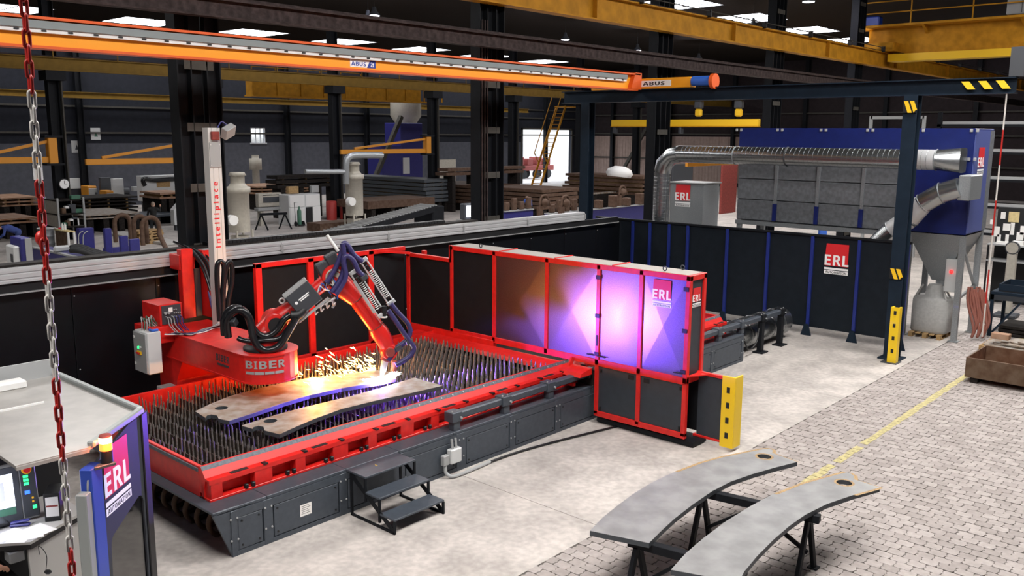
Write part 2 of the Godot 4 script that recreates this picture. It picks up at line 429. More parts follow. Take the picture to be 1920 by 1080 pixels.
	var zz := -61.5
	while zz < -42.0:   # corrugated lower cladding
		prism(PackedVector2Array([Vector2(0, 0), Vector2(.05, .06), Vector2(.2, .06), Vector2(.25, 0)]), Vector3(82, .4, zz), Vector3(0, 0, 1), Vector3(-1, 0, 0), Vector3(0, 4.6, 0)); fin("cladding_rib", M.wall_beige, w)
		zz += .36
	bx(81.97, .4, -61.6, 81.995, 5.0, -42); fin("cladding", M.wall_beige, w)
	for gy in [2.6, 5.2, 7.2, 9.2]:
		bx(81.7, gy, -62, 81.85, gy + .13, 9); fin("girt", M.column_grey, w)
	for k in 9:
		ibeam(Vector3(81.6, 0, -58.5 + 7.4 * k), Vector3(81.6, 12.2, -58.5 + 7.4 * k), .36, .4, .03, .02, Vector3.RIGHT); fin("wall_column", M.column, w)
	bar(Vector3(81.3, .6, -57.2), Vector3(81.3, 9.5, -51.5), .3, .3); fin("wind_brace", M.column_grey, w)
	w = S("wall_left"); bx(-14.3, 0, -62.3, -14, 12.5, 9); fin("sheet_wall", M.wall_grey, w)
	w = S("wall_front"); bx(-14.3, 0, 9, 82.3, 12.5, 9.3); fin("sheet_wall", M.wall_grey, w)
	# yard outside the gate
	var y := S("yard_ground"); bx(40, -.3, -110, 130, -.02, -62.4); fin("asphalt", M.concrete, y)
	var wb := T("warehouse", "pale warehouse across the yard seen through the open gate", "building", Vector3(104, 0, -92))
	bx(98, 0, -96, 116, 7.5, -90); fin("wall", M.white_paint, wb)
	bx(97.8, 7.5, -96.2, 116.2, 7.9, -89.8); fin("roof", M.grey_light, wb)
	for k in 3: bx(98.6 + k * 3.4, .1, -90.02, 100.9 + k * 3.4, 3.6, -89.9); fin("roller_door", M.grey_light, wb)
	var hv := T("red_trailer", "red farm machine parked in the yard outside the open gate", "machine", Vector3(80, 0, -69))
	bx(77, .9, -70, 83.5, 1.5, -68.4, .05); fin("chassis", M.dull_red, hv)
	for k in 4: bx(77.2 + k * 1.6, 1.5, -69.8, 78.3 + k * 1.6, 2.5 - .2 * (k % 2), -68.6, .08); fin("hopper", M.dull_red, hv)
	for k in 3: cyl(Vector3(78 + k * 2.2, .5, -70.1), Vector3(78 + k * 2.2, .5, -69.8), .5); cyl(Vector3(78 + k * 2.2, .5, -68.6), Vector3(78 + k * 2.2, .5, -68.3), .5); fin("wheel", M.black_matt, hv)
	# ceiling with skylights
	var ce := S("ceiling")
	var rows := [[-57.9, 1.9, [20.1, 28.2, 36.3, 44.4, 52.6, 60.7, 68.8]], [-26.8, 1.8, [3.0, 11.0, 19.0, 27.0, 35.1, 43.2, 51.2, 59.3, 67.4]], [-4.0, 1.8, [-5.0, 3.1, 11.2, 19.3, 27.4, 35.5, 43.6]]]
	var zc := [9.3, -2.2, -5.8, -25.0, -28.6, -56.0, -59.8, -62.3]
	for i in range(0, 7, 2):
		bx(-14.3, 12.2, zc[i], 82.3, 12.5, zc[i + 1]); fin("roof_deck", M.roof, ce)
	for q in rows:
		var last := -14.3
		for cx in q[2]:
			bx(last, 12.2, q[0] - q[1], cx - 2.0, 12.5, q[0] + q[1]); fin("roof_deck", M.roof, ce); last = cx + 2.0
		bx(last, 12.2, q[0] - q[1], 82.3, 12.5, q[0] + q[1]); fin("roof_deck", M.roof, ce)
	var kk := 0
	for q in rows:
		for cx in q[2]:
			kk += 1
			var sl := S("window_%d" % (kk + 1), Vector3(cx, 12.2, q[0]))
			bx(cx - 2.0, 12.22, q[0] - q[1], cx + 2.0, 12.3, q[0] + q[1]); fin("diffuser_pane", M.skylight, sl)
			for b in (5 if q[0] > -40.0 else 3): bx(cx - 2.0 + b * (.98 if q[0] > -40.0 else 1.96), 12.195, q[0] - q[1], cx - 1.94 + b * (.98 if q[0] > -40.0 else 1.96), 12.22, q[0] + q[1])
			for b in [-q[1], q[1] - .06]: bx(cx - 2.0, 12.195, q[0] + b, cx + 2.0, 12.22, q[0] + b + .06)
			fin("glazing_bar", M.column, sl)
			var e2 := 110.0 if q[0] > -10.0 else (62.0 if q[0] > -40.0 else 28.0)
			area_light(Vector3(cx, 12.15, q[0]), 3.9, q[1] * 2 - .1, e2)
	for k in 11:
		var tx := .7 + BAY * k
		ibeam(Vector3(tx, 11.7, 9), Vector3(tx, 11.7, -62), .3, .9, .04, .02); fin("roof_beam", M.steel_black, ce)
	for k in 17:
		ibeam(Vector3(-14, 12.05, 6.0 - k * 4.0 - .01), Vector3(82, 12.05, 6.0 - k * 4.0 - .01), .14, .26, .015, .01); fin("purlin", M.steel_black, ce)
	# high-bay lamps
	var grp := "high-bay lamps under the dark roof"
	for q in [[418, 2], [690, 36], [702, 30], [1060, 75], [1120, 20], [1412, 51], [1516, 4], [1873, 108], [1195, 95], [1310, 111]]:
		var p := pY(q[0], q[1], 10.9)
		var l := T("high_bay_lamp", "white glowing high-bay lamp hanging under the dark roof", "lamp", p, grp)
		lathe(p + Vector3(0, .02, 0), Vector3.UP, [[.28, 0], [.26, .06], [.12, .25], [.08, .42]], 14); fin("housing", M.dark_grey, l)
		cyl(p, p + Vector3(0, .03, 0), .25, .25, 14); fin("lens", M.lamp, l)
		cyl(p + Vector3(0, .4, 0), Vector3(p.x, 12.2, p.z), .012, .012, 5); fin("cable", M.black, l)
		omni(p - Vector3(0, .06, 0), 9.0, Color("f2f0ff"), .2)

func build_columns() -> void:
	# row 1: battened twin columns that carry both runways
	for k in 6:
		var cx := .7 + BAY * k
		var c := S("trim_%d" % (k + 1), Vector3(cx, 0, ROW1))
		for sx in [-1.0, 1.0]:
			ibeam(Vector3(cx + sx * .3, 0, ROW1), Vector3(cx + sx * .3, 12.2, ROW1), .34, .3, .025, .02, Vector3.RIGHT)
			fin("chord", M.column, c)
		var y := .6
		while y < 12.0:
			bx(cx - .3, y, ROW1 + .15, cx + .3, y + .16, ROW1 + .17); fin("batten", M.column_grey, c); y += 1.15
		bx(cx - .13, .0, ROW1 - .02, cx + .13, 12.0, ROW1 + .02); fin("web_plate", M.steel_black, c)
		if k == 2:
			for j in 3: cyl(Vector3(cx - .42 + j * .09, .3, ROW1 + .22), Vector3(cx - .42 + j * .09, 8.0, ROW1 + .22), .022, .022, 6); fin("cable_pipe", M.rail_brown, c)
	# row 2 across the aisle
	for k in 9:
		var cx := .7 + BAY * k + .2
		var c := S("trim_%d" % (k + 10), Vector3(cx, 0, ROW2))
		ibeam(Vector3(cx, 0, ROW2), Vector3(cx, 12.2, ROW2), .42, .5, .04, .02, Vector3.RIGHT); fin("shaft", M.column, c)
		bx(cx + .28, 0, ROW2 + .1, cx + .34, 8.0, ROW2 + .35); fin("cover_strip", M.column_grey, c)
		bx(cx - .45, 7.5, ROW2 - .3, cx + .45, 7.95, ROW2 + .6); fin("runway_bracket", M.steel_black, c)
	# runways
	at0()
	ibeam(Vector3(-14, 7.46, -15.55), Vector3(81.4, 7.46, -15.55), .24, .34, .03, .03); bx(-14, 7.63, -15.58, 81.4, 7.69, -15.52); 
	one("crane_runway", M.rail_brown, "long rust-brown crane rail running along the column row above the orange crane", "crane rail")
	var yr := T("crane_runway", "yellow crane runway girder carried by the dark columns near the roof", "crane rail", Vector3(0, 8.4, ROW1 + .3))
	ibeam(Vector3(-14, 8.75, ROW1 + .3), Vector3(82, 8.75, ROW1 + .3), .36, .7, .04, .03); fin("girder", M.old_yellow, yr)
	bx(-14, 9.1, ROW1 + .26, 82, 9.16, ROW1 + .34); fin("rail", M.rail_brown, yr)
	for k in 9:
		bx(4.7 + k * BAY, 8.42, ROW1 + .32, 4.72 + k * BAY, 9.08, ROW1 + .47); fin("stiffener", M.old_yellow, yr)
	tube([Vector3(-14, 9.25, ROW1 + .55), Vector3(82, 9.25, ROW1 + .55)], .02, 5); fin("conductor_line", M.column_grey, yr)
	for k in 16: bx(3 + k * 4.0, 9.05, ROW1 + .45, 3.06 + k * 4.0, 9.3, ROW1 + .62); fin("bracket", M.black, yr)
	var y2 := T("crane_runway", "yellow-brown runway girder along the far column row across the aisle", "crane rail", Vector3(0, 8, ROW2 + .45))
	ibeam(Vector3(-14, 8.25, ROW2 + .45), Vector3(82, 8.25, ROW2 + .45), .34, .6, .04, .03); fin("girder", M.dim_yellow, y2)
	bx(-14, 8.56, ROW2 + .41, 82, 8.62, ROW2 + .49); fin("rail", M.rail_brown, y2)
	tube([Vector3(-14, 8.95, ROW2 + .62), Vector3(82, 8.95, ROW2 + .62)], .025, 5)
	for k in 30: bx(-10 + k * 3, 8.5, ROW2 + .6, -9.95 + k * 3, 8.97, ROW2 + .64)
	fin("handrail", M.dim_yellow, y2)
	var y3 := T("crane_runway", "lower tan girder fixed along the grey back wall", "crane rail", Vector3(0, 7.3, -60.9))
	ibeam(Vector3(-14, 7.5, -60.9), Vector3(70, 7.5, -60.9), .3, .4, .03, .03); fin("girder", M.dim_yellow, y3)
	# black workshop gantry frame over the fence
	var g := T("gantry_frame", "dark blue-black steel frame with hazard stripes standing in front of the fence", "frame", Vector3(21.2, 0, -6.9))
	for z in [-6.92, -16.1]:
		ibeam(Vector3(21.2, .03, z), Vector3(21.2, 6.1, z), .3, .3, .02, .014, Vector3.RIGHT)
		bx(20.95, 0, z - .25, 21.45, .03, z + .25)
		fin("post", M.gantry_blue, g)
	ibeam(Vector3(21.2, 6.27, -17.0), Vector3(21.2, 6.27, -4.85), .3, .34, .022, .014); fin("beam", M.gantry_blue, g)
	for q in [[-7.06, 5.72, 5.98, -6.78], [-7.06, 1.93, 2.17, -6.78]]:
		bx(21.0, q[1], q[0], 21.048, q[2], q[3]); var h := fin("hazard_plate", M.black, g)
		for k in 2:
			prism(PackedVector2Array([Vector2(0 + k * .13, q[2]), Vector2(.09 + k * .13, q[2]), Vector2(.19 + k * .11, q[1] + .06 * k), Vector2(.14 + k * .12, q[1] if k == 0 else q[1] + .05), Vector2(.1 + k * .13, q[1])]), Vector3(20.998, 0, q[0] + .01), Vector3(0, 0, 1), Vector3(0, 1, 0), Vector3(-.003, 0, 0))
		fin("stripe", M.bright_yellow, h)
	for k in 3:
		prism(PackedVector2Array([Vector2(0, .17), Vector2(.16, .17), Vector2(.3, 0), Vector2(.14, 0)]), Vector3(21.04, 6.2, -5.9 + k * .34), Vector3(0, 0, 1), Vector3(0, 1, 0), Vector3(-.004, 0, 0)); fin("beam_stripe", M.bright_yellow, g)
	bx(21.1, 6.45, -5.0, 21.35, 7.05, -4.72); fin("end_stop", M.dark_grey, g)
	# yellow impact guard on the post
	var yg := T("post_guard", "yellow slotted guard post bolted to the floor by the dark frame post", "guard", Vector3(20.75, 0, -6.76))
	bx(20.62, 0, -6.98, 20.98, .02, -6.62); fin("foot_plate", M.dark_grey, yg)
	bx(20.7, .02, -6.86, 20.74, 1.32, -6.66); bx(20.74, .02, -6.7, 20.86, 1.32, -6.66); bx(20.74, .02, -6.86, 20.86, 1.32, -6.82); fin("channel", M.guard_yellow, yg)
	for y in [.25, .55, .85, 1.15]: bx(20.694, y, -6.79, 20.7, y + .09, -6.73); fin("slot", M.black, yg)

func build_cranes() -> void:
	# orange single-girder crane
	var z := -14.3
	var c := T("bridge_crane", "orange single-girder bridge crane with grey festoon track and maker's plate", "crane", Vector3(10, 6.4, z))
	bx(-14, 6.81, z - .15, 21.0, 6.85, z + .15); fin("top_flange", M.orange, c)
	bx(-14, 6.43, z - .02, 20.9, 6.81, z + .02); fin("web", M.crane_yellow, c)
	bx(-14, 6.39, z - .15, 20.9, 6.43, z + .15); fin("bottom_flange", M.orange, c)
	bx(-14, 6.68, z + .03, 20.4, 6.79, z + .13); fin("festoon_track", M.track_grey, c)
	bx(-14, 6.62, z + .04, 20.4, 6.68, z + .1); var fr := fin("festoon_rail", M.white_paint, c)
	for k in 62:
		bx(-3 + k * .38, 6.638, z + .1, -2.93 + k * .38, 6.662, z + .112); fin("clip", M.black, fr)
	# maker's plate
	var a := pZ(657, 127, z + .03); var b := pZ(704, 113, z + .03)
	bx(a.x, 6.47, z + .02, b.x, 6.61, z + .026); var pl := fin("maker_plate", M.white_print, c)
	var w := b.x - a.x
	letters("ABUS", Vector3(a.x + .04 * w, 6.495, z + .026), Vector3.RIGHT, Vector3.UP, .08, M.booth_blue, pl, true, w * .58)
	prism(PackedVector2Array([Vector2(.66, 0), Vector2(1, 0), Vector2(1, .14), Vector2(.78, .14)]), Vector3(a.x, 6.47, z + .026), Vector3(w, 0, 0), Vector3.UP, Vector3(0, 0, .004)); fin("capacity_field", M.booth_blue, pl)
	letters("2t", Vector3(a.x + .8 * w, 6.49, z + .03), Vector3.RIGHT, Vector3.UP, .09, M.white_print, pl, true, w * .13)
	bx(21.05, 6.44, -15.9, 21.35, 6.72, -12.6, .02); var ec := fin("end_carriage", M.crane_yellow, c)
	bx(21.044, 6.5, -14.2, 21.05, 6.66, -13.2); fin("name_plate", M.white_print, ec)
	letters("ABUS", Vector3(21.042, 6.53, -14.1), Vector3.BACK, Vector3.UP, .1, M.dark_print, ec, true, .7)
	cyl(Vector3(21.1, 6.6, -12.55), Vector3(21.1, 6.6, -11.95), .13, .13, 12); fin("drive_motor", M.bright_blue, c)
	cyl(Vector3(21.05, 6.58, -11.95), Vector3(21.05, 6.58, -11.85), .2, .2, 14); fin("drive_wheel", M.orange, c)
	prism(PackedVector2Array([Vector2(0, 0), Vector2(.5, 0), Vector2(.5, .45), Vector2(.2, .45)]), Vector3(20.55, 6.42, z + .15), Vector3.RIGHT, Vector3.UP, Vector3(0, 0, -.3)); fin("end_bracket", M.orange, c)
	# big yellow bridge crane on the upper runway
	var X := 44.0
	var g := T("bridge_crane", "big yellow box-girder bridge crane with walkway railing under the roof", "crane", Vector3(X, 8.7, -8))
	bx(X - .25, 8.66, -15.6, X + .6, 9.0, 6); fin("bottom_flange", M.bright_yellow, g)
	prism(PackedVector2Array([Vector2(-16.6, 10.2), Vector2(6, 10.2), Vector2(6, 8.78), Vector2(-14.0, 8.78), Vector2(-16.6, 9.5)]), Vector3(X - .1, 0, 0), Vector3(0, 0, 1), Vector3.UP, Vector3(.5, 0, 0)); fin("box_girder", M.old_yellow, g)
	bx(X - .9, 10.2, -17.2, X + .6, 10.3, 6); fin("walkway", M.old_yellow, g)
	for k in 8: bx(X - .9, 10.3, -17.1 + k * 2.6, X - .85, 11.3, -17.05 + k * 2.6); fin("railing_post", M.old_yellow, g)
	for y in [10.8, 11.3]: bx(X - .9, y, -17.1, X - .86, y + .05, 6); fin("handrail", M.old_yellow, g)
	for k in 3:
		prism(PackedVector2Array([Vector2(0, 0), Vector2(.8, 0), Vector2(.8, -.35)]), Vector3(X - .9, 10.2, -14.0 + k * 4), Vector3.RIGHT, Vector3.UP, Vector3(0, 0, .12)); fin("walkway_bracket", M.old_yellow, g)
	bx(X - .7, 10.35, -10.6, X + .2, 11.9, -8.2, .03); var cb := fin("control_cabinet", M.cabinet_grey, g)
	for k in 3: bx(X - .72, 10.4, -10.02 + k * .6, X - .7, 11.85, -10.0 + k * .6); fin("door_seam", M.dark_grey, cb)
	bx(X - .6, 10.3, -16.9, X - .1, 10.75, -16.0, .05); fin("drive_motor", M.booth_blue, g)
	bx(X - .8, 9.12, -16.6, X + .8, 9.5, -15.2); fin("end_carriage", M.old_yellow, g)
	var sp := T("floodlight", "small lit floodlight under the end of the big yellow crane", "lamp", pX(1612, 112, 43.5))
	cube(Transform3D(Basis.from_euler(Vector3(.4, -1.2, 0)), sp.position), Vector3(.16, .14, .08), .02); fin("housing", M.dark_grey, sp)
	for k in 2: cube(Transform3D(Basis.from_euler(Vector3(.4, -1.2, 0)), sp.position + Vector3(-.1, -.03, -.04 + k * .12)), Vector3(.04, .07, .04)); fin("lens", M.spot_lamp, sp)
	cyl(sp.position + Vector3(0, .1, 0), sp.position + Vector3(0, .5, 0), .02, .02, 5); fin("bracket", M.black, sp)
	omni(sp.position + Vector3(-.25, -.1, .05), 3.0, Color("ffe9a0"), .05)
	# far cranes across the aisle
	var far := T("bridge_crane", "yellow riveted bridge crane spanning the aisle beyond the orange crane", "crane", Vector3(38, 8.6, -52))
	var p0 := pZ(480, 175, -52); var p1 := pZ(865, 180, -48)
	bx(p0.x, 7.6, -53.2, p1.x, 8.5, -52.5); fin("girder", M.old_yellow, far)
	bx(p0.x, 7.5, -53.4, p1.x + .6, 7.6, -52.3); fin("bottom_flange", M.old_yellow, far)
	for k in 10: bx(p0.x + k * 1.9, 7.6, -52.5, p0.x + .1 + k * 1.9, 8.5, -52.42); fin("stiffener", M.old_yellow, far)
	for y in [9.0, 9.4]: bx(p0.x, y, -52.5, p1.x - 6, y + .05, -52.45); fin("handrail", M.old_yellow, far)
	for k in 7: bx(p0.x + k * 1.8, 8.5, -52.5, p0.x + .06 + k * 1.8, 9.4, -52.45); fin("railing_post", M.old_yellow, far)
	# yellow lifting crane with hook blocks over the far end
	var lx := 58.0
	var lc := T("bridge_crane", "far yellow crane beam crossing the aisle behind the dark frame", "crane", Vector3(lx, 8, -26))
	bx(lx - .3, 7.75, ROW2 + .6, lx + .3, 8.5, ROW1 - .4); fin("girder", M.old_yellow, lc)
	bx(lx - .4, 7.68, ROW2 + .6, lx + .4, 7.75, ROW1 - .4); fin("bottom_flange", M.bright_yellow, lc)
	for q in [1310.0, 1385.0]:
		var hp := pX(q, 212, lx)
		var hb := T("hook_block", "yellow hook block hanging from the far yellow crane", "hook", hp, "hook blocks of the far crane")
		for s in [-1, 1]: cyl(hp + Vector3(0, .9, s * .12), hp + Vector3(0, 1.9, s * .12), .03, .03, 5); 
		fin("rope", M.black, hb)
		bx(hp.x - .25, hp.y + .3, hp.z - .3, hp.x + .25, hp.y + .9, hp.z + .3, .1); fin("sheave_case", M.dark_grey, hb)
		bx(hp.x - .2, hp.y - .25, hp.z - .25, hp.x + .2, hp.y + .3, hp.z + .25, .1); fin("hook", M.bright_yellow, hb)
	var q0 := pX(1148, 232, lx); var q1 := pX(1424, 230, lx)
	var sb := T("spreader_beam", "yellow spreader beam carried by the two hook blocks", "lifting beam", Vector3(lx, q1.y - .25, (q0.z + q1.z) / 2))
	bx(lx - .15, q1.y - .25, q0.z, lx + .15, q1.y + .25, q1.z, .02); fin("beam", M.bright_yellow, sb)
	bx(lx - .25, q1.y - .3, q0.z, lx + .25, q1.y - .25, q1.z); fin("flange", M.old_yellow, sb)
	for z2 in [q0.z + .3, (q0.z + q1.z) / 2]: bx(lx - .2, q1.y - .8, z2 - .12, lx + .2, q1.y - .3, z2 + .12, .04); fin("magnet", M.dark_grey, sb)

func build_table() -> void:
	# dark grey plinth
	var zf := -9.38; var xe := 18.5
	var p := T("table_plinth", "long dark grey sheet-metal plinth with bolted covers under the red cutting table", "machine base", Vector3(11, 0, -9.6))
	bx(5.3, .02, zf - .12, xe, .6, zf - .02); fin("body", M.plinth, p)
	# deck plates
	var dx := [5.1, 5.8, 7.05, 8.0, 9.1, 10.45, 11.65, 12.9, 14.3, 15.7, 17.1, xe]
	for i in dx.size() - 1:
		var zb := -9.95
		bx(dx[i] + .003, .6, zf, dx[i + 1] - .003, .645, zb, .006); fin("deck_plate", M.plinth, p)
	bx(5.05, .615, -14.0, 5.36, .65, -9.384, .006); fin("end_deck", M.plinth, p)
	# front fascia: posts with bolts and recessed covers with corner screws
	var posts := [[5.28, 5.36], [5.74, 5.87], [6.92, 7.05], [8.02, 8.1], [9.16, 9.36], [10.39, 10.53], [11.58, 11.72], [12.9, 13.02], [14.3, 14.42], [15.7, 15.82], [17.0, 17.12], [18.4, xe]]
	for q in posts:
		bx(q[0], 0, zf - .02, q[1], .6, zf + .012, .004); var po := fin("post", M.plinth, p)
		var mx: float = (q[0] + q[1]) / 2.0
		for y in [.5, .22]:
			for s in [-1, 1]:
				cyl(Vector3(mx + s * .045, y, zf + .012), Vector3(mx + s * .045, y, zf + .022), .014, .012, 8)
		fin("bolt", M.alu_dull, po)
	for i in posts.size() - 1:
		var a: float = posts[i][1]; var b: float = posts[i + 1][0]
		bx(a, .5, zf - .02, b, .6, zf + .008); fin("rail", M.plinth, p)
		bx(a, 0, zf - .02, b, .06, zf + .008); fin("rail", M.plinth, p)
		bx(a + .02, .07, zf - .02, b - .02, .49, zf + .006, .005); var cv := fin("cover", M.plinth, p)
		for x in [a + .07, b - .07]:
			for y in [.12, .44]: cyl(Vector3(x, y, zf + .006), Vector3(x, y, zf + .014), .014, .014, 8)
		fin("screw", M.black, cv)
	# splayed end cap
	prism(PackedVector2Array([Vector2(5.05, .615), Vector2(5.29, .0), Vector2(5.6, 0), Vector2(5.6, .615)]), Vector3(0, 0, zf), Vector3.RIGHT, Vector3.UP, Vector3(0, 0, -.04)); fin("end_cap", M.plinth, p)
	# notice and type plate
	bx(6.28, .2, zf + .006, 6.46, .36, zf + .009); var nt := fin("notice", M.paper, p, "white printed warning notice")
	for k in 5: bx(6.3 + .01 * (k % 2), .23 + k * .026, zf + .009, 6.44 - .02 * (k % 3), .236 + k * .026, zf + .0095)
	fin("print", M.dark_print, nt)
	# hoses under the open end
	var hb := T("hose_bundle", "rust-brown hoses hanging under the open left end of the plinth", "hoses", Vector3(5.6, 0, -11.4))
	for k in 9:
		var z := -9.9 - k * .3
		tube(spline([Vector3(5.5, .6, z), Vector3(5.3, .3, z - .05), Vector3(5.42, .05, z - .12), Vector3(5.7, .035, z - .2)], 5), .035, 7); fin("hose", M.rust, hb)
	# red tray
	var t := T("cutting_table", "red steel cutting table tray filled with rows of pointed support spikes", "cutting table", Vector3(9, .65, -11.7))
	var x0 := 5.2; var x1 := 18.25
	var front := PackedVector2Array([Vector2(-9.95, .72), Vector2(-9.95, 1.06), Vector2(-9.9, 1.07), Vector2(-9.8, .935), Vector2(-9.7, .93), Vector2(-9.7, .87), Vector2(-9.72, .87), Vector2(-9.72, .915), Vector2(-9.8, .9), Vector2(-9.86, .72)])
	prism(front, Vector3(x0, 0, 0), Vector3(0, 0, 1), Vector3.UP, Vector3(x1 - x0, 0, 0)); fin("front_wall", M.red, t)
	bx(x0, .65, -9.9, x1, .87, -9.84); fin("recess_back", M.red, t)
	bx(x0, .645, -9.9, x1, .68, -9.7, .005); fin("bottom_flange", M.red, t)
	var x := x0 + .02; var k2 := 0
	while x < x1 - .3:
		var wd := .16 if k2 % 2 == 0 else .26
		bx(x, .68, -9.86, x + wd, .9, -9.705, .004); fin("rib", M.red, t)
		if k2 % 2 == 0:
			bx(x + .3, .928, -9.79, x + .55, .936, -9.72); fin("ledge_slot", M.black_matt, t)
		for s in [-1, 1]: bx(x + .52 + s * .05, .68, -9.74, x + .57 + s * .05, .74, -9.69, .008)
		fin("clamp_bolt", M.black, t)
		bx(x + .75, .925, -9.77, x + .81, .945, -9.69); fin("latch", M.black, t)
		x += .62; k2 += 1
	# grey scuffed band on the sloping outer face, and rims
	quad(Vector3(x0, 1.02, -9.861), Vector3(x1, 1.02, -9.861), Vector3(x1, 1.064, -9.893), Vector3(x0, 1.064, -9.893))
	quad(Vector3(x0, 1.068, -9.9), Vector3(x1, 1.068, -9.9), Vector3(x1, 1.064, -9.893), Vector3(x0, 1.064, -9.893)); fin("rim_band", M.rim_grey, t)
	for k in 40: cyl(Vector3(8.6 + k * .24, 1.04, -9.878), Vector3(8.6 + k * .24, 1.048, -9.868), .012, .012, 6)
	fin("rim_bolt", M.alu_dull, t)
	bx(x0, .65, -13.55, x1, 1.06, -13.5, .004); fin("back_wall", M.red, t)
	bx(x0, .65, -13.5, x0 + .05, 1.06, -9.95, .004); fin("end_wall", M.red, t)
	bx(x0 - .02, .99, -13.5, x0, 1.04, -9.95, .004); fin("end_band", M.rim_grey, t)
	bx(x1 - .05, .65, -13.5, x1, 1.06, -9.95, .004); fin("end_wall", M.red, t)
	bx(x0, .645, -13.5, x1, .66, -9.9); fin("tray_floor", M.steel_dark, t)
	# support slats with spikes
	var sm_: Mesh
	at0()
	lathe(Vector3.ZERO, Vector3.UP, [[.012, 0], [.012, .16], [.01, .2], [.004, .225]], 6); st.generate_normals(); sm_ = st.commit(); st = null
	lathe(Vector3.ZERO, Vector3.UP, [[.03, 0], [.027, .11], [.014, .19], [.004, .225]], 6); st.generate_normals(); var sm2 := st.commit(); st = null
	org = t.position
	bx(0, 0, 0, .001, .001, .001); st = null
	var all := []
	x = 5.36
	while x < 12.3:
		bx(x - .006, .66, -13.48, x + .006, .845, -9.97); fin("slat", M.spike_bar, t)
		var z := -13.4
		while z < -9.98:
			var hgt := rng.randf_range(-.03, 0.0)
			if rng.randf() < .04: hgt -= .06
			all.append([Vector3(x, .845 + hgt, z + rng.randf_range(-.008, .008)), x]); z += .112
		x += .24
	all.sort_custom(func(a, b): return EYE.distance_squared_to(a[0]) < EYE.distance_squared_to(b[0]))
	var rest := []; var i2 := 0
	for a in all:
		var tr := Transform3D(Basis.from_euler(Vector3(rng.randf_range(-.05, .05), rng.randf() * 6, rng.randf_range(-.05, .05))), a[0] - t.position)
		if i2 < 290:
			var o := MeshInstance3D.new(); o.mesh = sm_ if a[1] < 8.3 else sm2; o.material_override = M.spike; o.transform = tr; put(o, "spike", t); i2 += 1
		else: rest.append([tr, a[1]])
	for w in 2:
		var sel := rest.filter(func(q): return (q[1] < 8.3) == (w == 0))
		var mm := MultiMesh.new(); mm.transform_format = MultiMesh.TRANSFORM_3D; mm.mesh = sm_ if w == 0 else sm2; mm.instance_count = sel.size()
		for i in sel.size(): mm.set_instance_transform(i, sel[i][0])
		var mi := MultiMeshInstance3D.new(); mi.multimesh = mm; mi.material_override = M.spike; put(mi, "spike_field", t); mi.set_meta("kind", "stuff")
	# grey cable beam with clamps along the front, carried on past the gantry on two stands
	var gb := T("cable_duct_beam", "grey square cable beam in clamp brackets along the front of the red tray", "cable duct", Vector3(14, .65, -9.5))
	var gx := [9.2, 10.35, 11.5, 12.7, 13.9, 15.1, 16.3, 17.45, 18.5, 19.55, 20.6]
	for i in gx.size() - 1:
		bx(gx[i] + .06, .8, -9.57, gx[i + 1] - .06, .92, -9.43, .02); fin("beam_section", M.plinth, gb)
	for i in gx.size():
		var base := .645 if i < 9 else 0.0
		bx(gx[i] - .05, base, -9.54, gx[i] + .09, .8, -9.42, .006)
		bx(gx[i] - .09, .78, -9.6, gx[i] + .12, .94, -9.4, .008)
		var br := fin("clamp_bracket", M.plinth if i < 9 else M.steel_black, gb)
		for s in [-1, 1]: cyl(Vector3(gx[i] + s * .06, .94, -9.45), Vector3(gx[i] + s * .06, .965, -9.45), .014, .014, 6)
		cyl(Vector3(gx[i] + .08, .84, -9.4), Vector3(gx[i] + .08, .84, -9.37), .02, .02, 8)
		fin("bolt", M.alu_dull, br)
		if base == 0.0: bx(gx[i] - .14, 0, -9.6, gx[i] + .18, .03, -9.34); fin("foot", M.steel_black, gb)
	at0(Vector3(20.5, .45, -9.9))
	tube([Vector3(18.55, .42, -9.95), Vector3(19.6, .42, -9.95), Vector3(21.6, .42, -9.95)], .36, 18)
	for k in 5: hoop(Vector3(18.8 + k * .6, .42, -9.95), Basis(Vector3.UP, Vector3.BACK, Vector3.RIGHT), .36, .012, 18, 5)
	one("extraction_duct", M.duct, "fat galvanized duct lying on the floor beside the end of the plinth", "duct")
	at0(Vector3(19, .3, -9.5)); tube(spline([Vector3(18.7, .55, -9.5), Vector3(18.9, .2, -9.45), Vector3(19.3, .3, -9.45), Vector3(19.5, .6, -9.5)], 6), .018, 6); one("drooping_cable", M.hose, "thin black cable drooping beside the fat duct at the plinth end", "cable")
	# steps
	var sp := T("step_ladder", "three-step dark grey metal steps bolted to the front of the plinth", "steps", Vector3(7.5, 0, -8.8))
	for q in [[.64, -9.375, -8.97, "platform"], [.425, -8.98, -8.68, "tread"], [.21, -8.68, -8.38, "tread"]]:
		bx(7.05, q[0] - .03, q[1], 7.95, q[0], q[2], .004); fin(q[3], M.plinth, sp)
	for x2 in [7.06, 7.94]:
		bar(Vector3(x2, .6, -9.3), Vector3(x2, .03, -8.4), .012, .07); fin("stringer", M.steel_black, sp)
		for q in [[.61, -9.0], [.395, -8.71], [.18, -8.41]]: bx(x2 - .015, 0.0 if q[0] < .3 else q[0] - .32, q[1], x2 + .015, q[0], q[1] + .03); fin("upright", M.steel_black, sp)
		bx(x2 - .015, 0, -9.3, x2 + .015, .61, -9.27); fin("upright", M.steel_black, sp)
		bx(x2 - .015, 0, -9.3, x2 + .015, .03, -8.38); fin("floor_bar", M.steel_black, sp)
	letters("!", Vector3(7.42, .641, -9.17), Vector3.RIGHT, Vector3.FORWARD, .05, M.bright_yellow, sp)
	# junction box and conduit
	var jb := T("junction_box", "white junction box with grey conduit mounted on the plinth front", "electrical box", Vector3(9, .1, -9.3))
	bx(8.93, .2, -9.36, 9.16, .43, -9.25, .015); fin("box", M.box_grey, jb)
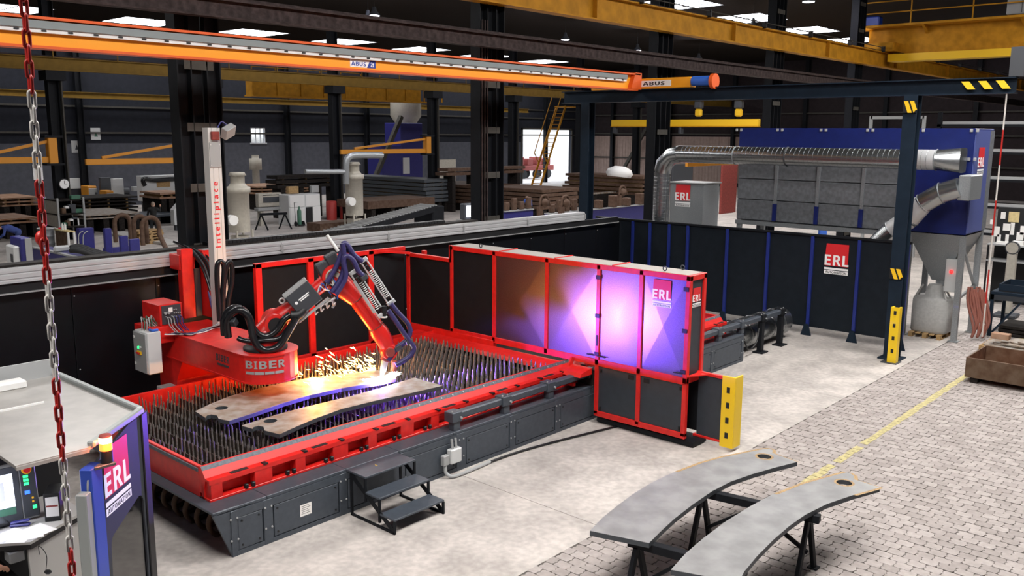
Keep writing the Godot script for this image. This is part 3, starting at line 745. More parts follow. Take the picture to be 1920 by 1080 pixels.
	bx(8.8, .2, -9.36, 8.92, .36, -9.28, .01); fin("socket", M.cabinet_grey, jb)
	for k in 2: cyl(Vector3(9.0 + k * .08, .43, -9.3), Vector3(9.0 + k * .08, .58, -9.32), .02, .02, 8); fin("cable_gland", M.cabinet_grey, jb)
	tube(spline([Vector3(8.86, .2, -9.32), Vector3(8.85, .08, -9.28), Vector3(8.95, .03, -9.2), Vector3(9.4, .03, -9.2), Vector3(9.75, .03, -9.22)], 6), .028, 8); fin("conduit", M.cabinet_grey, jb)
	at0(Vector3(11, 0, -9.2)); tube(spline([Vector3(9.7, .02, -9.23), Vector3(10.4, .02, -9.2), Vector3(11.3, .02, -9.05), Vector3(12.0, .02, -8.9), Vector3(12.7, .02, -8.75), Vector3(13.1, .05, -8.7)], 6), .022, 7)
	one("floor_cable", M.hose, "black cable curving over the floor from the plinth to the gantry", "cable")

func build_rail() -> void:
	var z := -15.4
	var r := T("guide_rail", "long ribbed aluminium guide rail on top of the black screen wall", "rail", Vector3(9, 2.62, z))
	var prof := PackedVector2Array()
	for q in [[0, 2.76], [.03, 2.765], [.03, 2.80], [.012, 2.81], [.012, 2.83], [.03, 2.84], [.03, 2.90], [.012, 2.91], [.012, 2.925], [.03, 2.935], [.03, 2.97], [.0, 3.0], [-.16, 3.0], [-.16, 2.76]]: prof.append(Vector2(q[0], q[1]))
	var xs := [-3.0, 5.55, 10.1, 12.9, 15.3, 17.7, 20.2]
	for i in xs.size() - 1:
		prism(prof, Vector3(xs[i] + .004, 0, z), Vector3(0, 0, 1), Vector3.UP, Vector3(xs[i + 1] - xs[i] - .008, 0, 0)); fin("rail_section", M.alu, r)
		bx(xs[i + 1] - .03, 2.8, z + .03, xs[i + 1] + .03, 2.95, z + .045, .004); fin("joint_plate", M.alu_dull, r)
	bx(-3, 2.6, z - .12, 21.9, 2.75, z - .02); fin("channel", M.black, r)
	bx(-3, 2.585, z - .04, 21.9, 2.605, z + .03); fin("channel_lip", M.alu_dull, r)
	bx(-3, 3.0, z - .16, 16.0, 3.04, z - .45); fin("cable_tray", M.steel_dark, r)
	# energy chain lying in the tray
	var ch := T("energy_chain", "black energy chain lying in the tray behind the aluminium rail", "cable chain", Vector3(12, 3.04, z - .3))
	for k in 70:
		bx(8.6 + k * .09, 3.04, z - .4, 8.68 + k * .09, 3.1, z - .2); fin("link", M.black, ch)
	# black screen wall
	var w := T("screen_wall", "tall glossy black sheet-metal screen wall under the aluminium rail", "screen", Vector3(9, 0, -15.6))
	var x := -3.0; var k2 := 0
	while x < 22.0:
		var e := minf(x + 1.5, 22.2)
		bx(x + .006, .1, -15.6, e - .006, 2.62, -15.55, .004); fin("panel", M.wall_panel, w)
		bx(x - .03, 0, -15.66, x + .03, 2.6, -15.6); fin("post", M.black, w)
		cyl(Vector3(x + .05, 2.4, -15.55), Vector3(x + .05, 2.4, -15.54), .012, .012, 6); cyl(Vector3(x + .05, 1.1, -15.55), Vector3(x + .05, 1.1, -15.54), .012, .012, 6); fin("rivet", M.alu, w)
		x = e
	# red framed back screen behind the tray
	var b := T("back_screen", "red framed dark panel screen standing behind the cutting table", "screen", Vector3(10.6, .3, -14.4))
	var px := [8.84, 10.0, 11.5]
	for q in px:
		bx(q, .1, -14.44, q + .13, 2.78, -14.34, .006); fin("post", M.red, b)
	for q in [.78, 2.7]:
		bx(8.84, q, -14.44, 12.5, q + .09, -14.34, .006); fin("rail", M.red, b)
	for q in [[8.97, 10.0], [10.13, 11.5], [11.63, 12.5]]:
		bx(q[0], .87, -14.42, q[1], 2.7, -14.4); fin("panel", M.panel_dark, b)
	bar(Vector3(11.6, 2.78, -14.39), Vector3(12.5, 2.66, -14.2), .05, .05); fin("brace", M.red, b)

func build_gantry() -> void:
	var X := 12.52; var D := .53
	var g := T("shield_gantry", "red framed shield gantry with dark satin panels spanning the cutting table", "gantry", Vector3(12.8, .1, -10.8))
	var zs := [-7.38, -8.3, -9.2, -10.4, -11.75, -12.95]
	var b := .005
	# main frame, front and rear
	for xx in [X, X + D - .08]:
		for z in zs: bx(xx, 1.1, z - .04, xx + .08, 2.92, z + .04, b); fin("post", M.red, g)
		bx(xx, 1.08, -13.0, xx + .08, 1.2, -7.34, b); fin("bottom_rail", M.red, g)
		bx(xx, 2.84, -13.0, xx + .08, 2.93, -7.34, b); fin("top_rail", M.red, g)
	bx(X + .02, 2.9, -12.95, X + D - .02, 2.935, -7.4); fin("top_cover", M.box_top, g)
	for q in [-8.9, -10.2, -11.6]:
		bx(X, 2.935, q - .015, X + D, 2.95, q + .015); fin("cover_strap", M.red, g)
	for q in [[-7.9, .1], [-7.75, .42], [-12.2, .1]]:
		hoop(Vector3(X + q[1], 2.985, q[0]), Basis(Vector3.BACK, Vector3.UP, Vector3.RIGHT), .035, .011, 12, 6); fin("lifting_eye", M.dark_grey, g)
	# panels: satin, each pressed with a shallow diamond fold
	for i in zs.size() - 1:
		var za: float = zs[i] - .04; var zb: float = zs[i + 1] + .04
		var zm := (za + zb) / 2.0; var y0 := 1.2; var y1 := 2.84; var d := .018
		var P := func(yy: float, zz: float, k: float) -> Vector3: return Vector3(X + .03 - k, yy, zz)
		var c: Vector3 = P.call((y0 + y1) / 2, zm, d)
		var q := [P.call(y0, zb, 0.0), P.call(y0, za, 0.0), P.call(y1, za, 0.0), P.call(y1, zb, 0.0)]
		for k in 4: tri(c, q[k], q[(k + 1) % 4])
		bx(X + .03, y0, zb, X + .034, y1, za)
		var pn := fin("door_panel" if i < 4 else "panel", M.panel_satin if i < 4 else M.panel_dark, g)
		if i < 3:
			var hz: float = zs[i] - .12 if i != 1 else zs[i + 1] + .12
			bar(Vector3(X - .02, 1.27, hz - .09), Vector3(X - .02, 1.27, hz + .09), .03, .02, .006); fin("handle", M.black, pn)
		for yy in [1.3, 2.0, 2.7]:
			var hz2: float = zs[i] - .03 if i == 0 else zs[i + 1]
			if i in [0, 1] and i != 1 or i == 1: bx(X - .014, yy - .035, hz2 - .05, X, yy + .035, hz2 + .05, .004)
		if i < 2: fin("hinge", M.black, pn)
		elif st != null: fin("rivet", M.black, pn)
	bx(X - .012, 1.45, -9.215, X, 1.65, -9.185, .005); fin("grip", M.black, g)
	# right end panel
	bx(X + .09, 1.2, -7.4, X + D - .09, 2.84, -7.37); fin("end_panel", M.panel_slate, g)
	bx(X + .08, 1.1, -7.42, X + D - .08, 1.2, -7.34, b); bx(X + .08, 2.84, -7.42, X + D - .08, 2.93, -7.34, b); fin("end_rail", M.red, g)
	logo(Vector3(X + .016, 2.34, -8.07), Vector3.BACK, Vector3.UP, .37, g)
	logo(Vector3(X + .13, 2.38, -7.366), Vector3.RIGHT, Vector3.UP, .26, g)
	# lower cabinets
	for z in [-7.38, -8.3, -9.2]: bx(X, .18, z - .04, X + .08, 1.1, z + .04, b); fin("lower_post", M.red, g)
	bx(X, .14, -9.24, X + .08, .24, -7.34, b); fin("lower_rail", M.red, g)
	for q in [[-9.16, -8.34], [-8.26, -7.42]]:
		bx(X + .03, .24, q[0], X + .06, 1.1, q[1]); var ld := fin("lower_door", M.panel_slate, g)
		for yy in [.3, 1.0]: bx(X + .01, yy - .03, (q[0] + .03 if q[0] < -9 else q[1] - .06), X + .03, yy + .03, (q[0] + .07 if q[0] < -9 else q[1] - .02), .004)
		fin("hinge", M.black, ld)
		var hz: float = q[1] - .12 if q[0] < -9 else q[0] + .12
		bx(X + .012, .96, hz - .06, X + .03, 1.04, hz + .06, .01); fin("latch", M.black, ld)
	bx(X + .45, .18, -9.24, X + D, 1.1, -7.34); fin("rear_cover", M.panel_dark, g)
	bx(X + .06, .02, -9.2, X + .5, .1, -7.2); fin("drive_carriage", M.steel_black, g)
	# left part: stepped top, lower beam and nose over the tray
	for z in [-14.3]:
		bx(X, .95, z - .05, X + .08, 2.66, z + .05, b); bx(X + D - .08, .95, z - .05, X + D, 2.66, z + .05, b); fin("post", M.red, g)
	bx(X, 2.58, -14.35, X + .08, 2.66, -12.95, b); fin("step_rail", M.red, g)
	bx(X, 2.58, -13.02, X + .08, 2.93, -12.94, b); fin("step_post", M.red, g)
	bx(X + .03, 1.1, -14.25, X + .035, 2.58, -12.95); fin("panel", M.panel_dark, g)
	bx(X - .02, .97, -14.35, X + .1, 1.13, -11.75, b); fin("lower_beam", M.red, g)
	prism(PackedVector2Array([Vector2(0, 0), Vector2(-.35, .0), Vector2(-.3, .07), Vector2(0, .12)]), Vector3(X, .9, -14.0), Vector3.RIGHT, Vector3.UP, Vector3(0, 0, 4.7)); fin("nose", M.red, g)
	bx(X + .1, .66, -13.45, X + .16, .95, -9.3); fin("skirt", M.steel_dark, g)
	bar(Vector3(X - .25, .75, -9.75), Vector3(X, 1.12, -9.75), .04, .1, .004); bar(Vector3(X - .25, .72, -9.5), Vector3(X - .25, .72, -9.8), .08, .06, .004); fin("strut", M.red, g)
	# side wing with yellow bumper
	bx(X + .4, .12, -7.34, X + .43, 1.2, -6.86); fin("wing_panel", M.panel_slate, g)
	bx(X + .38, 1.2, -7.4, X + .45, 1.25, -6.84, b); bx(X + .38, .1, -7.4, X + .45, .14, -6.84, b); fin("wing_rail", M.red, g)
	prism(PackedVector2Array([Vector2(0, 0), Vector2(.5, 0), Vector2(.45, .25)]), Vector3(X, 1.22, -7.34), Vector3.RIGHT, Vector3.BACK, Vector3(0, .02, 0)); fin("gusset", M.red, g)
	bx(X + .33, .06, -6.86, X + .36, 1.28, -6.62, .004); bx(X + .36, .06, -6.65, X + .6, 1.28, -6.62, .004); var bu := fin("bumper", M.guard_yellow, g)
	for y in [.22, .48, .74, 1.0]: bx(X + .326, y, -6.77, X + .33, y + .1, -6.71); fin("slot", M.black, bu)

func build_robot() -> void:
	# cantilever carriage
	var c := T("robot_carriage", "red cantilever carriage with rounded nose carrying the robot over the table", "carriage", Vector3(7.48, 1.1, -13.4))
	var nose := PackedVector2Array([Vector2(7.0, -14.6), Vector2(7.0, -12.0)])
	for k in 13:
		var a := PI - PI * k / 12.0
		nose.append(Vector2(7.48 + cos(a) * .48, -11.94 + sin(a) * .48))
	nose.append(Vector2(7.96, -14.6))
	prism(nose, Vector3(0, 1.4, 0), Vector3.RIGHT, Vector3(0, 0, 1), Vector3(0, .43, 0)); fin("arm", M.red, c)
	var lip := PackedVector2Array()
	for q in nose: lip.append(Vector2(7.48 + (q.x - 7.48) * 1.03, -13.0 + (q.y + 13.0) * 1.01))
	for y in [1.385, 1.815]: prism(lip, Vector3(0, y, 0), Vector3.RIGHT, Vector3(0, 0, 1), Vector3(0, .022, 0)); fin("edge_flange", M.red, c)
	# wordmarks on the nose and on the flank
	var gm: Material = M.cabinet_grey
	var word := "BIBER"
	for k in 5:
		var a := deg_to_rad([206.0, 222.6, 232.0, 249.0, 266.0][k])   # around the nose, measured from +x towards -z
		var ctr := Vector3(7.48 + cos(a) * .485, 1.63, -11.94 - sin(a) * .485)
		var rt := Vector3(-sin(a), 0, -cos(a))
		letters(word[k], ctr - rt * .06, rt, Vector3.UP, .12, gm, c, true, .115 if word[k] != "I" else .05)
	for k in 4:
		var a := deg_to_rad(207.0 + k * 18.0)
		var rt := Vector3(-sin(a), 0, -cos(a))
		cube(Transform3D(Basis(rt, Vector3.UP, rt.cross(Vector3.UP)), Vector3(7.48 + cos(a) * .481, 1.56, -11.94 - sin(a) * .481)), Vector3(.07, .02, .005))
	fin("wordmark_bar", gm, c)
	letters("BIBER", Vector3(6.998, 1.62, -12.62), Vector3.BACK, Vector3.UP, .11, M.dark_grey, c, true, .4)
	bx(6.992, 1.55, -12.58, 6.998, 1.585, -12.24); fin("wordmark_bar", M.dark_grey, c)
	# lower leg and foot behind the tray
	prism(PackedVector2Array([Vector2(-14.6, 1.4), Vector2(-13.75, 1.4), Vector2(-14.0, 1.0), Vector2(-14.0, .1), Vector2(-14.6, .1)]), Vector3(7.02, 0, 0), Vector3(0, 0, 1), Vector3.UP, Vector3(.9, 0, 0)); fin("leg", M.red, c)
	bx(6.75, .85, -14.2, 7.0, .93, -13.8, .01); fin("foot_bracket", M.cabinet_grey, c)
	# upright that hangs on the rail
	bx(7.72, 1.83, -15.12, 7.95, 3.1, -14.96, .01); fin("back_plate", M.red, c)
	bx(7.98, 1.83, -15.06, 8.1, 2.9, -15.0, .01); fin("grey_cover", M.dark_grey, c)
	prism(PackedVector2Array([Vector2(-15.1, 3.05), Vector2(-14.95, 3.05), Vector2(-14.0, 1.83), Vector2(-15.1, 1.83)]), Vector3(8.12, 0, 0), Vector3(0, 0, 1), Vector3.UP, Vector3(.05, 0, 0)); fin("gusset", M.red_robot, c)
	bx(7.7, 2.72, -15.37, 8.25, 3.0, -15.0, .01); fin("rail_shoe", M.red, c)
	bx(8.15, 2.75, -14.98, 8.4, 3.05, -14.92, .01); fin("motor_plate", M.red_robot, c)
	for k in 5:
		var s := pZ(325 + k * 5, 453 + k * 3, -15.35)
		tube(spline([s, pZ(352 + k * 5, 466 + k, -15.1), pZ(378 + k * 4, 500 - k * 3, -14.75), pZ(394 + k * 2, 545 - k * 6, -14.5)], 5), .02, 6); fin("cable", M.hose if k % 2 == 0 else M.dark_grey, c)
	for k in 3:
		tube(spline([pZ(390, 545, -14.5), pZ(396 + k * 3, 575, -14.3), pZ(402 + k, 590, -14.1), Vector3(7.75 + k * .06, 1.9, -14.0)], 5), .012, 5); fin("cable", M.hose_violet, c)
	# plasma source
	var ps := T("plasma_source", "red plasma power source with dark connector panel and plugged cables", "power source", Vector3(6.98, 1.85, -14.3))
	bx(6.62, 1.7, -14.6, 7.0, 1.98, -13.95, .01); fin("shelf", M.red, ps)
	bx(6.8, 1.98, -14.65, 7.2, 2.34, -14.02, .012); fin("case", M.red, ps)
	bx(6.83, 2.0, -14.02, 7.17, 2.32, -14.008, .004); var pn := fin("connector_panel", M.dark_grey, ps)
	bx(6.95, 2.2, -14.008, 7.02, 2.28, -14.004); fin("label", M.paper, pn)
	for k in 10:
		var q := Vector3(7.04 + (k % 4) * .035, 2.12 + (k / 4) * .06, -14.0)
		cyl(q, q + Vector3(0, 0, .02), .011, .011, 6)
	for k in 2: cyl(Vector3(6.88 + k * .06, 2.2, -14.0), Vector3(6.88 + k * .06, 2.2, -13.97), .025, .025, 8)
	fin("connector", M.cabinet_grey, pn)
	for k in 6:
		var q := Vector3(6.88 + k * .05, 2.14 - .02 * (k % 2), -13.98)
		tube(spline([q, q + Vector3(.01, -.02, .06), q + Vector3(.02, -.14, .08), q + Vector3(.1, -.26, .1)], 4), .009, 5); fin("plug_cable", M.cabinet_grey if k < 3 else M.machine_blue, pn)
	for k in 8:
		var q := Vector3(6.8 + k * .03, 1.86, -13.9)
		tube(spline([q, Vector3(7.1, 1.85 + .012 * (k % 3), -13.7 + k * .02), Vector3(7.4, 1.85 + .01 * (k % 2), -13.65 - k * .02), Vector3(7.75, 1.86 + .02 * (k % 4), -13.9 + k * .03)], 5), .011, 5)
		fin("loose_cable", [M.white_paint, M.hose_violet, M.hose, M.cabinet_grey][k % 4], ps)
	# switch cabinet on the flank
	var sc := T("switch_cabinet", "light grey switch cabinet with red-yellow handle hung beside the red carriage", "switch cabinet", Vector3(6.7, 1.2, -14.05))
	bx(6.5, 1.22, -14.35, 6.74, 1.93, -13.9, .012); fin("body", M.box_grey, sc)
	bx(6.47, 1.24, -14.34, 6.5, 1.91, -13.91, .006); var dr := fin("door", M.cabinet_grey, sc)
	for y in [1.35, 1.8]: bx(6.46, y, -14.32, 6.47, y + .04, -14.28); fin("hinge", M.white_paint, dr)
	cyl(Vector3(6.47, 1.66, -14.15), Vector3(6.45, 1.66, -14.15), .022, .022, 10); fin("green_button", M.led_green, dr)
	cyl(Vector3(6.47, 1.67, -14.08), Vector3(6.45, 1.67, -14.08), .02, .02, 10); fin("white_button", M.white_paint, dr)
	bx(6.45, 1.54, -14.2, 6.47, 1.6, -14.06, .004); fin("handle_plate", M.bright_yellow, dr)
	bar(Vector3(6.435, 1.57, -14.19), Vector3(6.435, 1.57, -14.08), .02, .03, .005); fin("rotary_handle", M.logo_red, dr)
	for k in 7:
		var q := Vector3(6.54 + .028 * k, 1.93, -14.15 + .03 * (k % 3))
		tube(spline([q, q + Vector3(.0, .12, .02), q + Vector3(.03, .22 - .02 * (k % 3), -.05), q + Vector3(.12, .08, -.05), Vector3(6.85, 1.86, -13.95)], 5), .01, 5); fin("cable", M.cabinet_grey if k % 2 == 0 else M.green, sc)
	bx(6.6, 1.93, -14.05, 6.72, 1.97, -13.92, .01); fin("gland_block", M.bright_blue, sc)
	# camera mast
	var zm := -13.8
	var m := T("camera_mast", "tall ribbed aluminium mast with red vertical lettering standing on the carriage", "mast", Vector3(7.82, 1.83, zm - .1))
	var mp := PackedVector2Array()
	for q in [[0, 0], [0, .02], [.05, .02], [.055, .008], [.065, .008], [.07, .02], [.15, .02], [.155, .008], [.165, .008], [.17, .02], [.22, .02], [.22, -.16], [0, -.16]]: mp.append(Vector2(q[0], q[1]))
	prism(mp, Vector3(7.72, 1.83, zm - .02), Vector3.RIGHT, Vector3(0, 0, 1), Vector3(0, 3.43, 0)); fin("profile", M.mast_alu, m)
	letters("i n t e l l i p l a c e", Vector3(7.88, 3.24, zm + .002), Vector3.UP, Vector3.LEFT, .085, M.logo_red, m, true, 1.12)
	bx(7.73, 4.6, zm, 7.93, 5.02, zm + .012); var cp := fin("cover_plate", M.cabinet_grey, m)
	for k in 4: cyl(Vector3(7.75 + .16 * (k % 2), 4.64 + .34 * (k / 2), zm + .012), Vector3(7.75 + .16 * (k % 2), 4.64 + .34 * (k / 2), zm + .018), .008, .008, 6)
	fin("screw", M.white_paint, cp)
	bx(7.76, 5.06, zm, 7.9, 5.2, zm + .06, .01); fin("camera_bracket", M.dull_red, m)
	cube(Transform3D(Basis.from_euler(Vector3(.5, .5, .45)), Vector3(8.05, 5.2, zm + .08)), Vector3(.12, .1, .06), .008); fin("camera", M.cabinet_grey, m)
	tube(spline([Vector3(7.9, 5.26, zm), Vector3(7.98, 5.36, zm), Vector3(8.06, 5.3, zm + .04)], 5), .012, 5); fin("camera_cable", M.machine_blue, m)
	# hose loops at the foot of the mast
	var hz := -13.45
	for q in [[[412, 600], [408, 540], [407, 500], [412, 488], [420, 498], [418, 540], [416, 600]], [[418, 600], [419, 540], [424, 500], [430, 488], [435, 500], [434, 530], [428, 560], [424, 600]]]:
		var pts := []
		for a in q: pts.append(pZ(a[0], a[1] + 2, hz))
		tube(spline(pts, 5), .045, 8); fin("hose_loop", M.hose, m)

	# ---- the robot: arm plane from its base towards the torch ----
	var b := Vector3(7.48, 1.83, -11.95)
	var d := Vector3(9.1 - 7.48, 0, .85).normalized(); var n := Vector3(-d.z, 0, d.x)
	var R := func(x: float, y: float, off := 0.0) -> Vector3: return pN(x, y, b + n * off, n)
	var r := T("welding_robot", "red six-axis cutting robot with violet hoses bent down over the steel plate", "robot", b)
	lathe(b, Vector3.UP, [[.34, 0], [.34, .05], [.3, .06], [.27, .1]], 24); fin("base_ring", M.black, r)
	lathe(b + Vector3(0, .1, 0), Vector3.UP, [[.27, 0], [.27, .09], [.22, .15], [.18, .22]], 24)
	var sh: Vector3 = R.call(515, 605)
	cyl(b + Vector3(0, .25, 0), sh + Vector3(0, .02, 0), .19, .17, 14); fin("turntable", M.red_robot, r)
	cyl(sh - n * .24, sh + n * .2, .19, .17, 18); fin("shoulder_joint", M.red_robot, r)
	cyl(sh + n * .2, sh + n * .23, .12, .12, 16); fin("shoulder_cap", M.black, r)
	var el: Vector3 = R.call(624, 517)
	tube([sh - d * .03, sh.lerp(el, .12), sh.lerp(el, .35), sh.lerp(el, .65), sh.lerp(el, .9), el], .1, 14, [.17, .17, .125, .11, .12, .15]); fin("lower_arm", M.red_robot, r)
	cyl(el - n * .2, el + n * .17, .2, .19, 20); fin("elbow_joint", M.red_robot, r)
	hoop(el + n * .175, Basis(d, Vector3.UP, n), .13, .016, 18, 6); cyl(el + n * .17, el + n * .185, .1, .1, 16); fin("elbow_ring", M.machine_beige, r)
	for q in [[600, 492, 20], [617, 476, 22]]:
		var a: Vector3 = R.call(q[0], q[1]); var bb: Vector3 = R.call(q[0] + 16, q[1] + 30)
		bar(a, bb, .2, .2, .02, d); fin("motor", M.dark_grey, r)
	var u0: Vector3 = R.call(640, 535); var u1: Vector3 = R.call(668, 560); var u2: Vector3 = R.call(705, 612)
	tube([el, u0, u1], .18, 16, [.19, .19, .14]); fin("upper_arm_housing", M.red_robot, r)
	tube([u1, u1.lerp(u2, .1), u2], .13, 16, [.12, .13, .125]); fin("upper_arm", M.red_robot, r)
	var w1: Vector3 = R.call(722, 640); var w2: Vector3 = R.call(729, 658)
	tube([u2 + (u2 - w1).normalized() * .02, u2.lerp(w1, .3), w1, w2], .13, 14, [.125, .155, .14, .1]); fin("wrist", M.red_robot, r)
	cyl(w2 - n * .12, w2 + n * .12, .12, .12, 16); ball(w2, Vector3(.15, .16, .15), 14, 8); fin("wrist_joint", M.red_robot, r)
	hoop(u2, frame(u1, u2), .127, .012, 18, 5); fin("arm_seam", M.dull_red, r)
	hoop(u1, frame(u1, u2), .132, .014, 18, 5); fin("arm_seam", M.dull_red, r)
	cyl(w2 + n * .12, w2 + n * .155, .085, .07, 16); fin("wrist_cap", M.dull_red, r)
	var tf: Vector3 = R.call(722, 676); var tt: Vector3 = R.call(714, 708)
	cyl(w2, tf, .1, .085, 14); fin("torch_flange", M.dull_red, r)
	var tp := Vector3(tt.x, 1.155, tt.z)
	tube([tf, tf.lerp(tp, .45), tf.lerp(tp, .7), tp], .05, 10, [.055, .055, .035, .014]); fin("torch", M.cabinet_grey, r)
	var t3: Vector3 = R.call(741, 684)
	cyl(t3 + Vector3(0, .06, 0), t3 - Vector3(0, .1, 0) - d * .03, .065, .045, 10); fin("suction_nozzle", M.bin_inside, r)
	# grey box and fittings on the lower arm
	var bc: Vector3 = R.call(569, 559, .22); var ax := (el - sh).normalized()
	cube(Transform3D(Basis(ax, n.cross(ax), n), bc), Vector3(.22, .19, .06), .012); var gb := fin("valve_box", M.dark_grey, r)
	var bu := n.cross(ax).normalized()
	cyl(bc - ax * .13 + bu * .02 + n * .06, bc - ax * .13 + bu * .02 + n * .064, .025, .025, 12); fin("emblem", M.white_print, gb)
	for k in 2: cube(Transform3D(Basis(ax, bu, n), bc + ax * .02 + bu * (.035 - k * .03) + n * .062), Vector3(.1 - k * .02, .009, .002))
	fin("print", M.white_print, gb)
	cube(Transform3D(Basis(ax, bu, n), bc + bu * .215), Vector3(.22, .03, .06), .008); fin("side_profile", M.cabinet_grey, r)
	cube(Transform3D(Basis(ax, bu, n), bc - bu * .25), Vector3(.3, .02, .02), .005); fin("side_rod", M.alu_dull, r)
	hoop(R.call(529, 564, .1), Basis(d, Vector3.UP, n), .04, .014, 14, 6); fin("lifting_eye", M.white_paint, r)
	for k in 7:
		var s: Vector3 = R.call(596 + k * 4, 548 - k * 3, .18)
		tube(spline([s, s + Vector3(.02, .1 + .02 * (k % 3), .03), s + d * .1 + Vector3(0, .04, 0), R.call(618 + k * 3, 545 + (k % 3) * 8, .2)], 4), .011, 5)
		fin("wire", [M.white_paint, M.bright_blue, M.dull_red, M.hose][k % 4], r)
	for k in 4:
		var s: Vector3 = R.call(586 + k * 11, 583 - k * 6, .2)
		cyl(s, s + ax * .1, .02, .02, 8)
		tube(spline([s + ax * .05, s + Vector3(.04, -.06, .02), s + Vector3(.1, -.03, 0)], 4), .013, 5)
	fin("hose_fitting", M.alu, r)
	var hook := []
	for q in [[602, 573], [612, 562], [622, 562], [627, 570], [623, 577]]: hook.append(R.call(q[0], q[1], .15))
	tube(spline(hook, 4), .02, 7); fin("hose_hook", M.cabinet_grey, r)
	# black supply hoses sweeping from the mast to the shoulder
	var h1 := [[421, 628], [420, 600], [430, 582], [446, 578], [462, 588], [472, 612], [486, 628], [503, 630], [520, 618], [532, 600], [545, 590]]
	var h2 := [[428, 632], [426, 602], [436, 586], [452, 582], [468, 598], [474, 630], [484, 650], [502, 657], [524, 648], [542, 620], [556, 596]]
	var h3 := [[446, 634], [456, 638], [472, 640], [500, 638], [524, 634], [540, 616], [550, 600]]
	for hh in [[h1, .22], [h2, .34], [h3, .28]]:
		var pts := []
		for i in hh[0].size():
			var q: Array = hh[0][i]
			pts.append(R.call(q[0], q[1], hh[1] if i > 2 else hh[1] * (.6 + .13 * i)))
		tube(spline(pts, 6), .058 if hh[1] != .28 else .04, 10); fin("supply_hose", M.hose, r)
	for q in [[446, 576], [438, 604]]:
		var s: Vector3 = R.call(q[0], q[1], .26)
		cube(Transform3D(Basis.from_euler(Vector3(0, .4, .6 if q[0] < 440 else 0.0)), s), Vector3(.05, .06 if q[0] < 440 else .025, .05), .01)
	fin("hose_clip", M.dark_grey, r)
	tube(spline([R.call(545, 592, .25), R.call(560, 590, .25), R.call(572, 578, .2)], 4), .08, 8); fin("hose_boot", M.black, r)
	# linear dress-pack units on the upper arm
	var la: Vector3 = (R.call(732, 566, .1) - R.call(681, 488, .1)).normalized(); var lu := n.cross(la).normalized()
	for q in [[681, 488, 733, 567, .02, .05], [663, 510, 716, 590, .2, .06]]:
		var s: Vector3 = R.call(q[0], q[1], q[4]); var e: Vector3 = R.call(q[2], q[3], q[4])
		for k in [-1.0, 1.0]: bar(s + lu * k * q[5], e + lu * k * q[5], .03, .025, .005, lu)
		for p in [s, e]: cube(Transform3D(Basis(la, lu, n), p), Vector3(.03, .075, .03), .006)
		var un := fin("linear_unit", M.alu, r)
		tube([s.lerp(e, .12), s.lerp(e, .9)], .028, 8); fin("piston", M.hose, un)
		for k in 16:
			var p := s.lerp(e, .25 + .04 * k)
			hoop(p, Basis(lu, n, la), .03, .008, 10, 4)
		fin("spring", M.white_paint, un)
	bar(R.call(664, 528, .26), R.call(702, 587, .26), .03, .04, .005); fin("grey_strip", M.cabinet_grey, r)
	var nz: Vector3 = R.call(720, 583, .2)
	cyl(nz + Vector3(0, .08, 0), nz - Vector3(0, .08, 0), .05, .045, 10); fin("hose_end", M.black, r)
	hoop(nz - Vector3(0, .1, 0), Basis(d, n, Vector3.UP), .042, .014, 12, 6); fin("hose_ring", M.white_paint, r)
	# violet hoses
	var vh := [
		[[[612, 530], [628, 505], [640, 475], [644, 457], [652, 460], [664, 478], [680, 490]], .22],
		[[[622, 548], [640, 520], [646, 490], [642, 456]], .26],
		[[[630, 552], [648, 520], [644, 490], [650, 480], [662, 488], [672, 508], [682, 518]], .3],
		[[[642, 470], [655, 470], [664, 482], [672, 495]], .14],
		[[[733, 570], [748, 588], [764, 606], [769, 622], [762, 638], [745, 652], [733, 668], [728, 676]], .1],
		[[[728, 582], [742, 602], [758, 626], [770, 642], [776, 654], [768, 668], [750, 680], [742, 684]], .14]]
	for q in vh:
		var pts := []
		for a in q[0]: pts.append(R.call(a[0], a[1], q[1]))
		tube(spline(pts, 6), .042, 9); fin("violet_hose", M.hose_violet, r)
	for q in [[683, 520, .3], [766, 640, .12], [746, 652, .1]]:
		var s: Vector3 = R.call(q[0], q[1], q[2])
		cube(Transform3D(Basis(la, lu, n), s), Vector3(.04, .055, .055), .01)
		fin("hose_clamp", M.dark_grey, r)
	tube([R.call(613, 441, .1), R.call(634, 471, .1)], .028, 8); fin("white_pipe", M.white_paint, r)
	# the arc: white-hot spot between torch and plate with its own light
	var arc := tp + Vector3(.0, -.005, .0)
	var ac := T("plasma_arc", "white-hot cutting arc under the torch on the steel plate", "arc", arc - Vector3(0, .03, 0))
	ball(arc + Vector3(-.02, .015, -.02), Vector3(.17, .04, .07), 12, 8); fin("core", M.arc, ac)
	for k in 46:
		var a := rng.randf() * TAU; var l := rng.randf_range(.15, .46); var e := rng.randf_range(.02, .22)
		var v := Vector3(cos(a) * l, l * e, sin(a) * l * .45)
		tube([arc + v * .1, arc + v * .5, arc + v], .01, 5, [.03, .015, .002])
	fin("flare", M.arc, ac)
	omni(pY(716, 716.2, 1.125), 46.0, Color(0.46, 0.31, 1.0), .012, "arc_light")   # in the kerf, just below the plate top

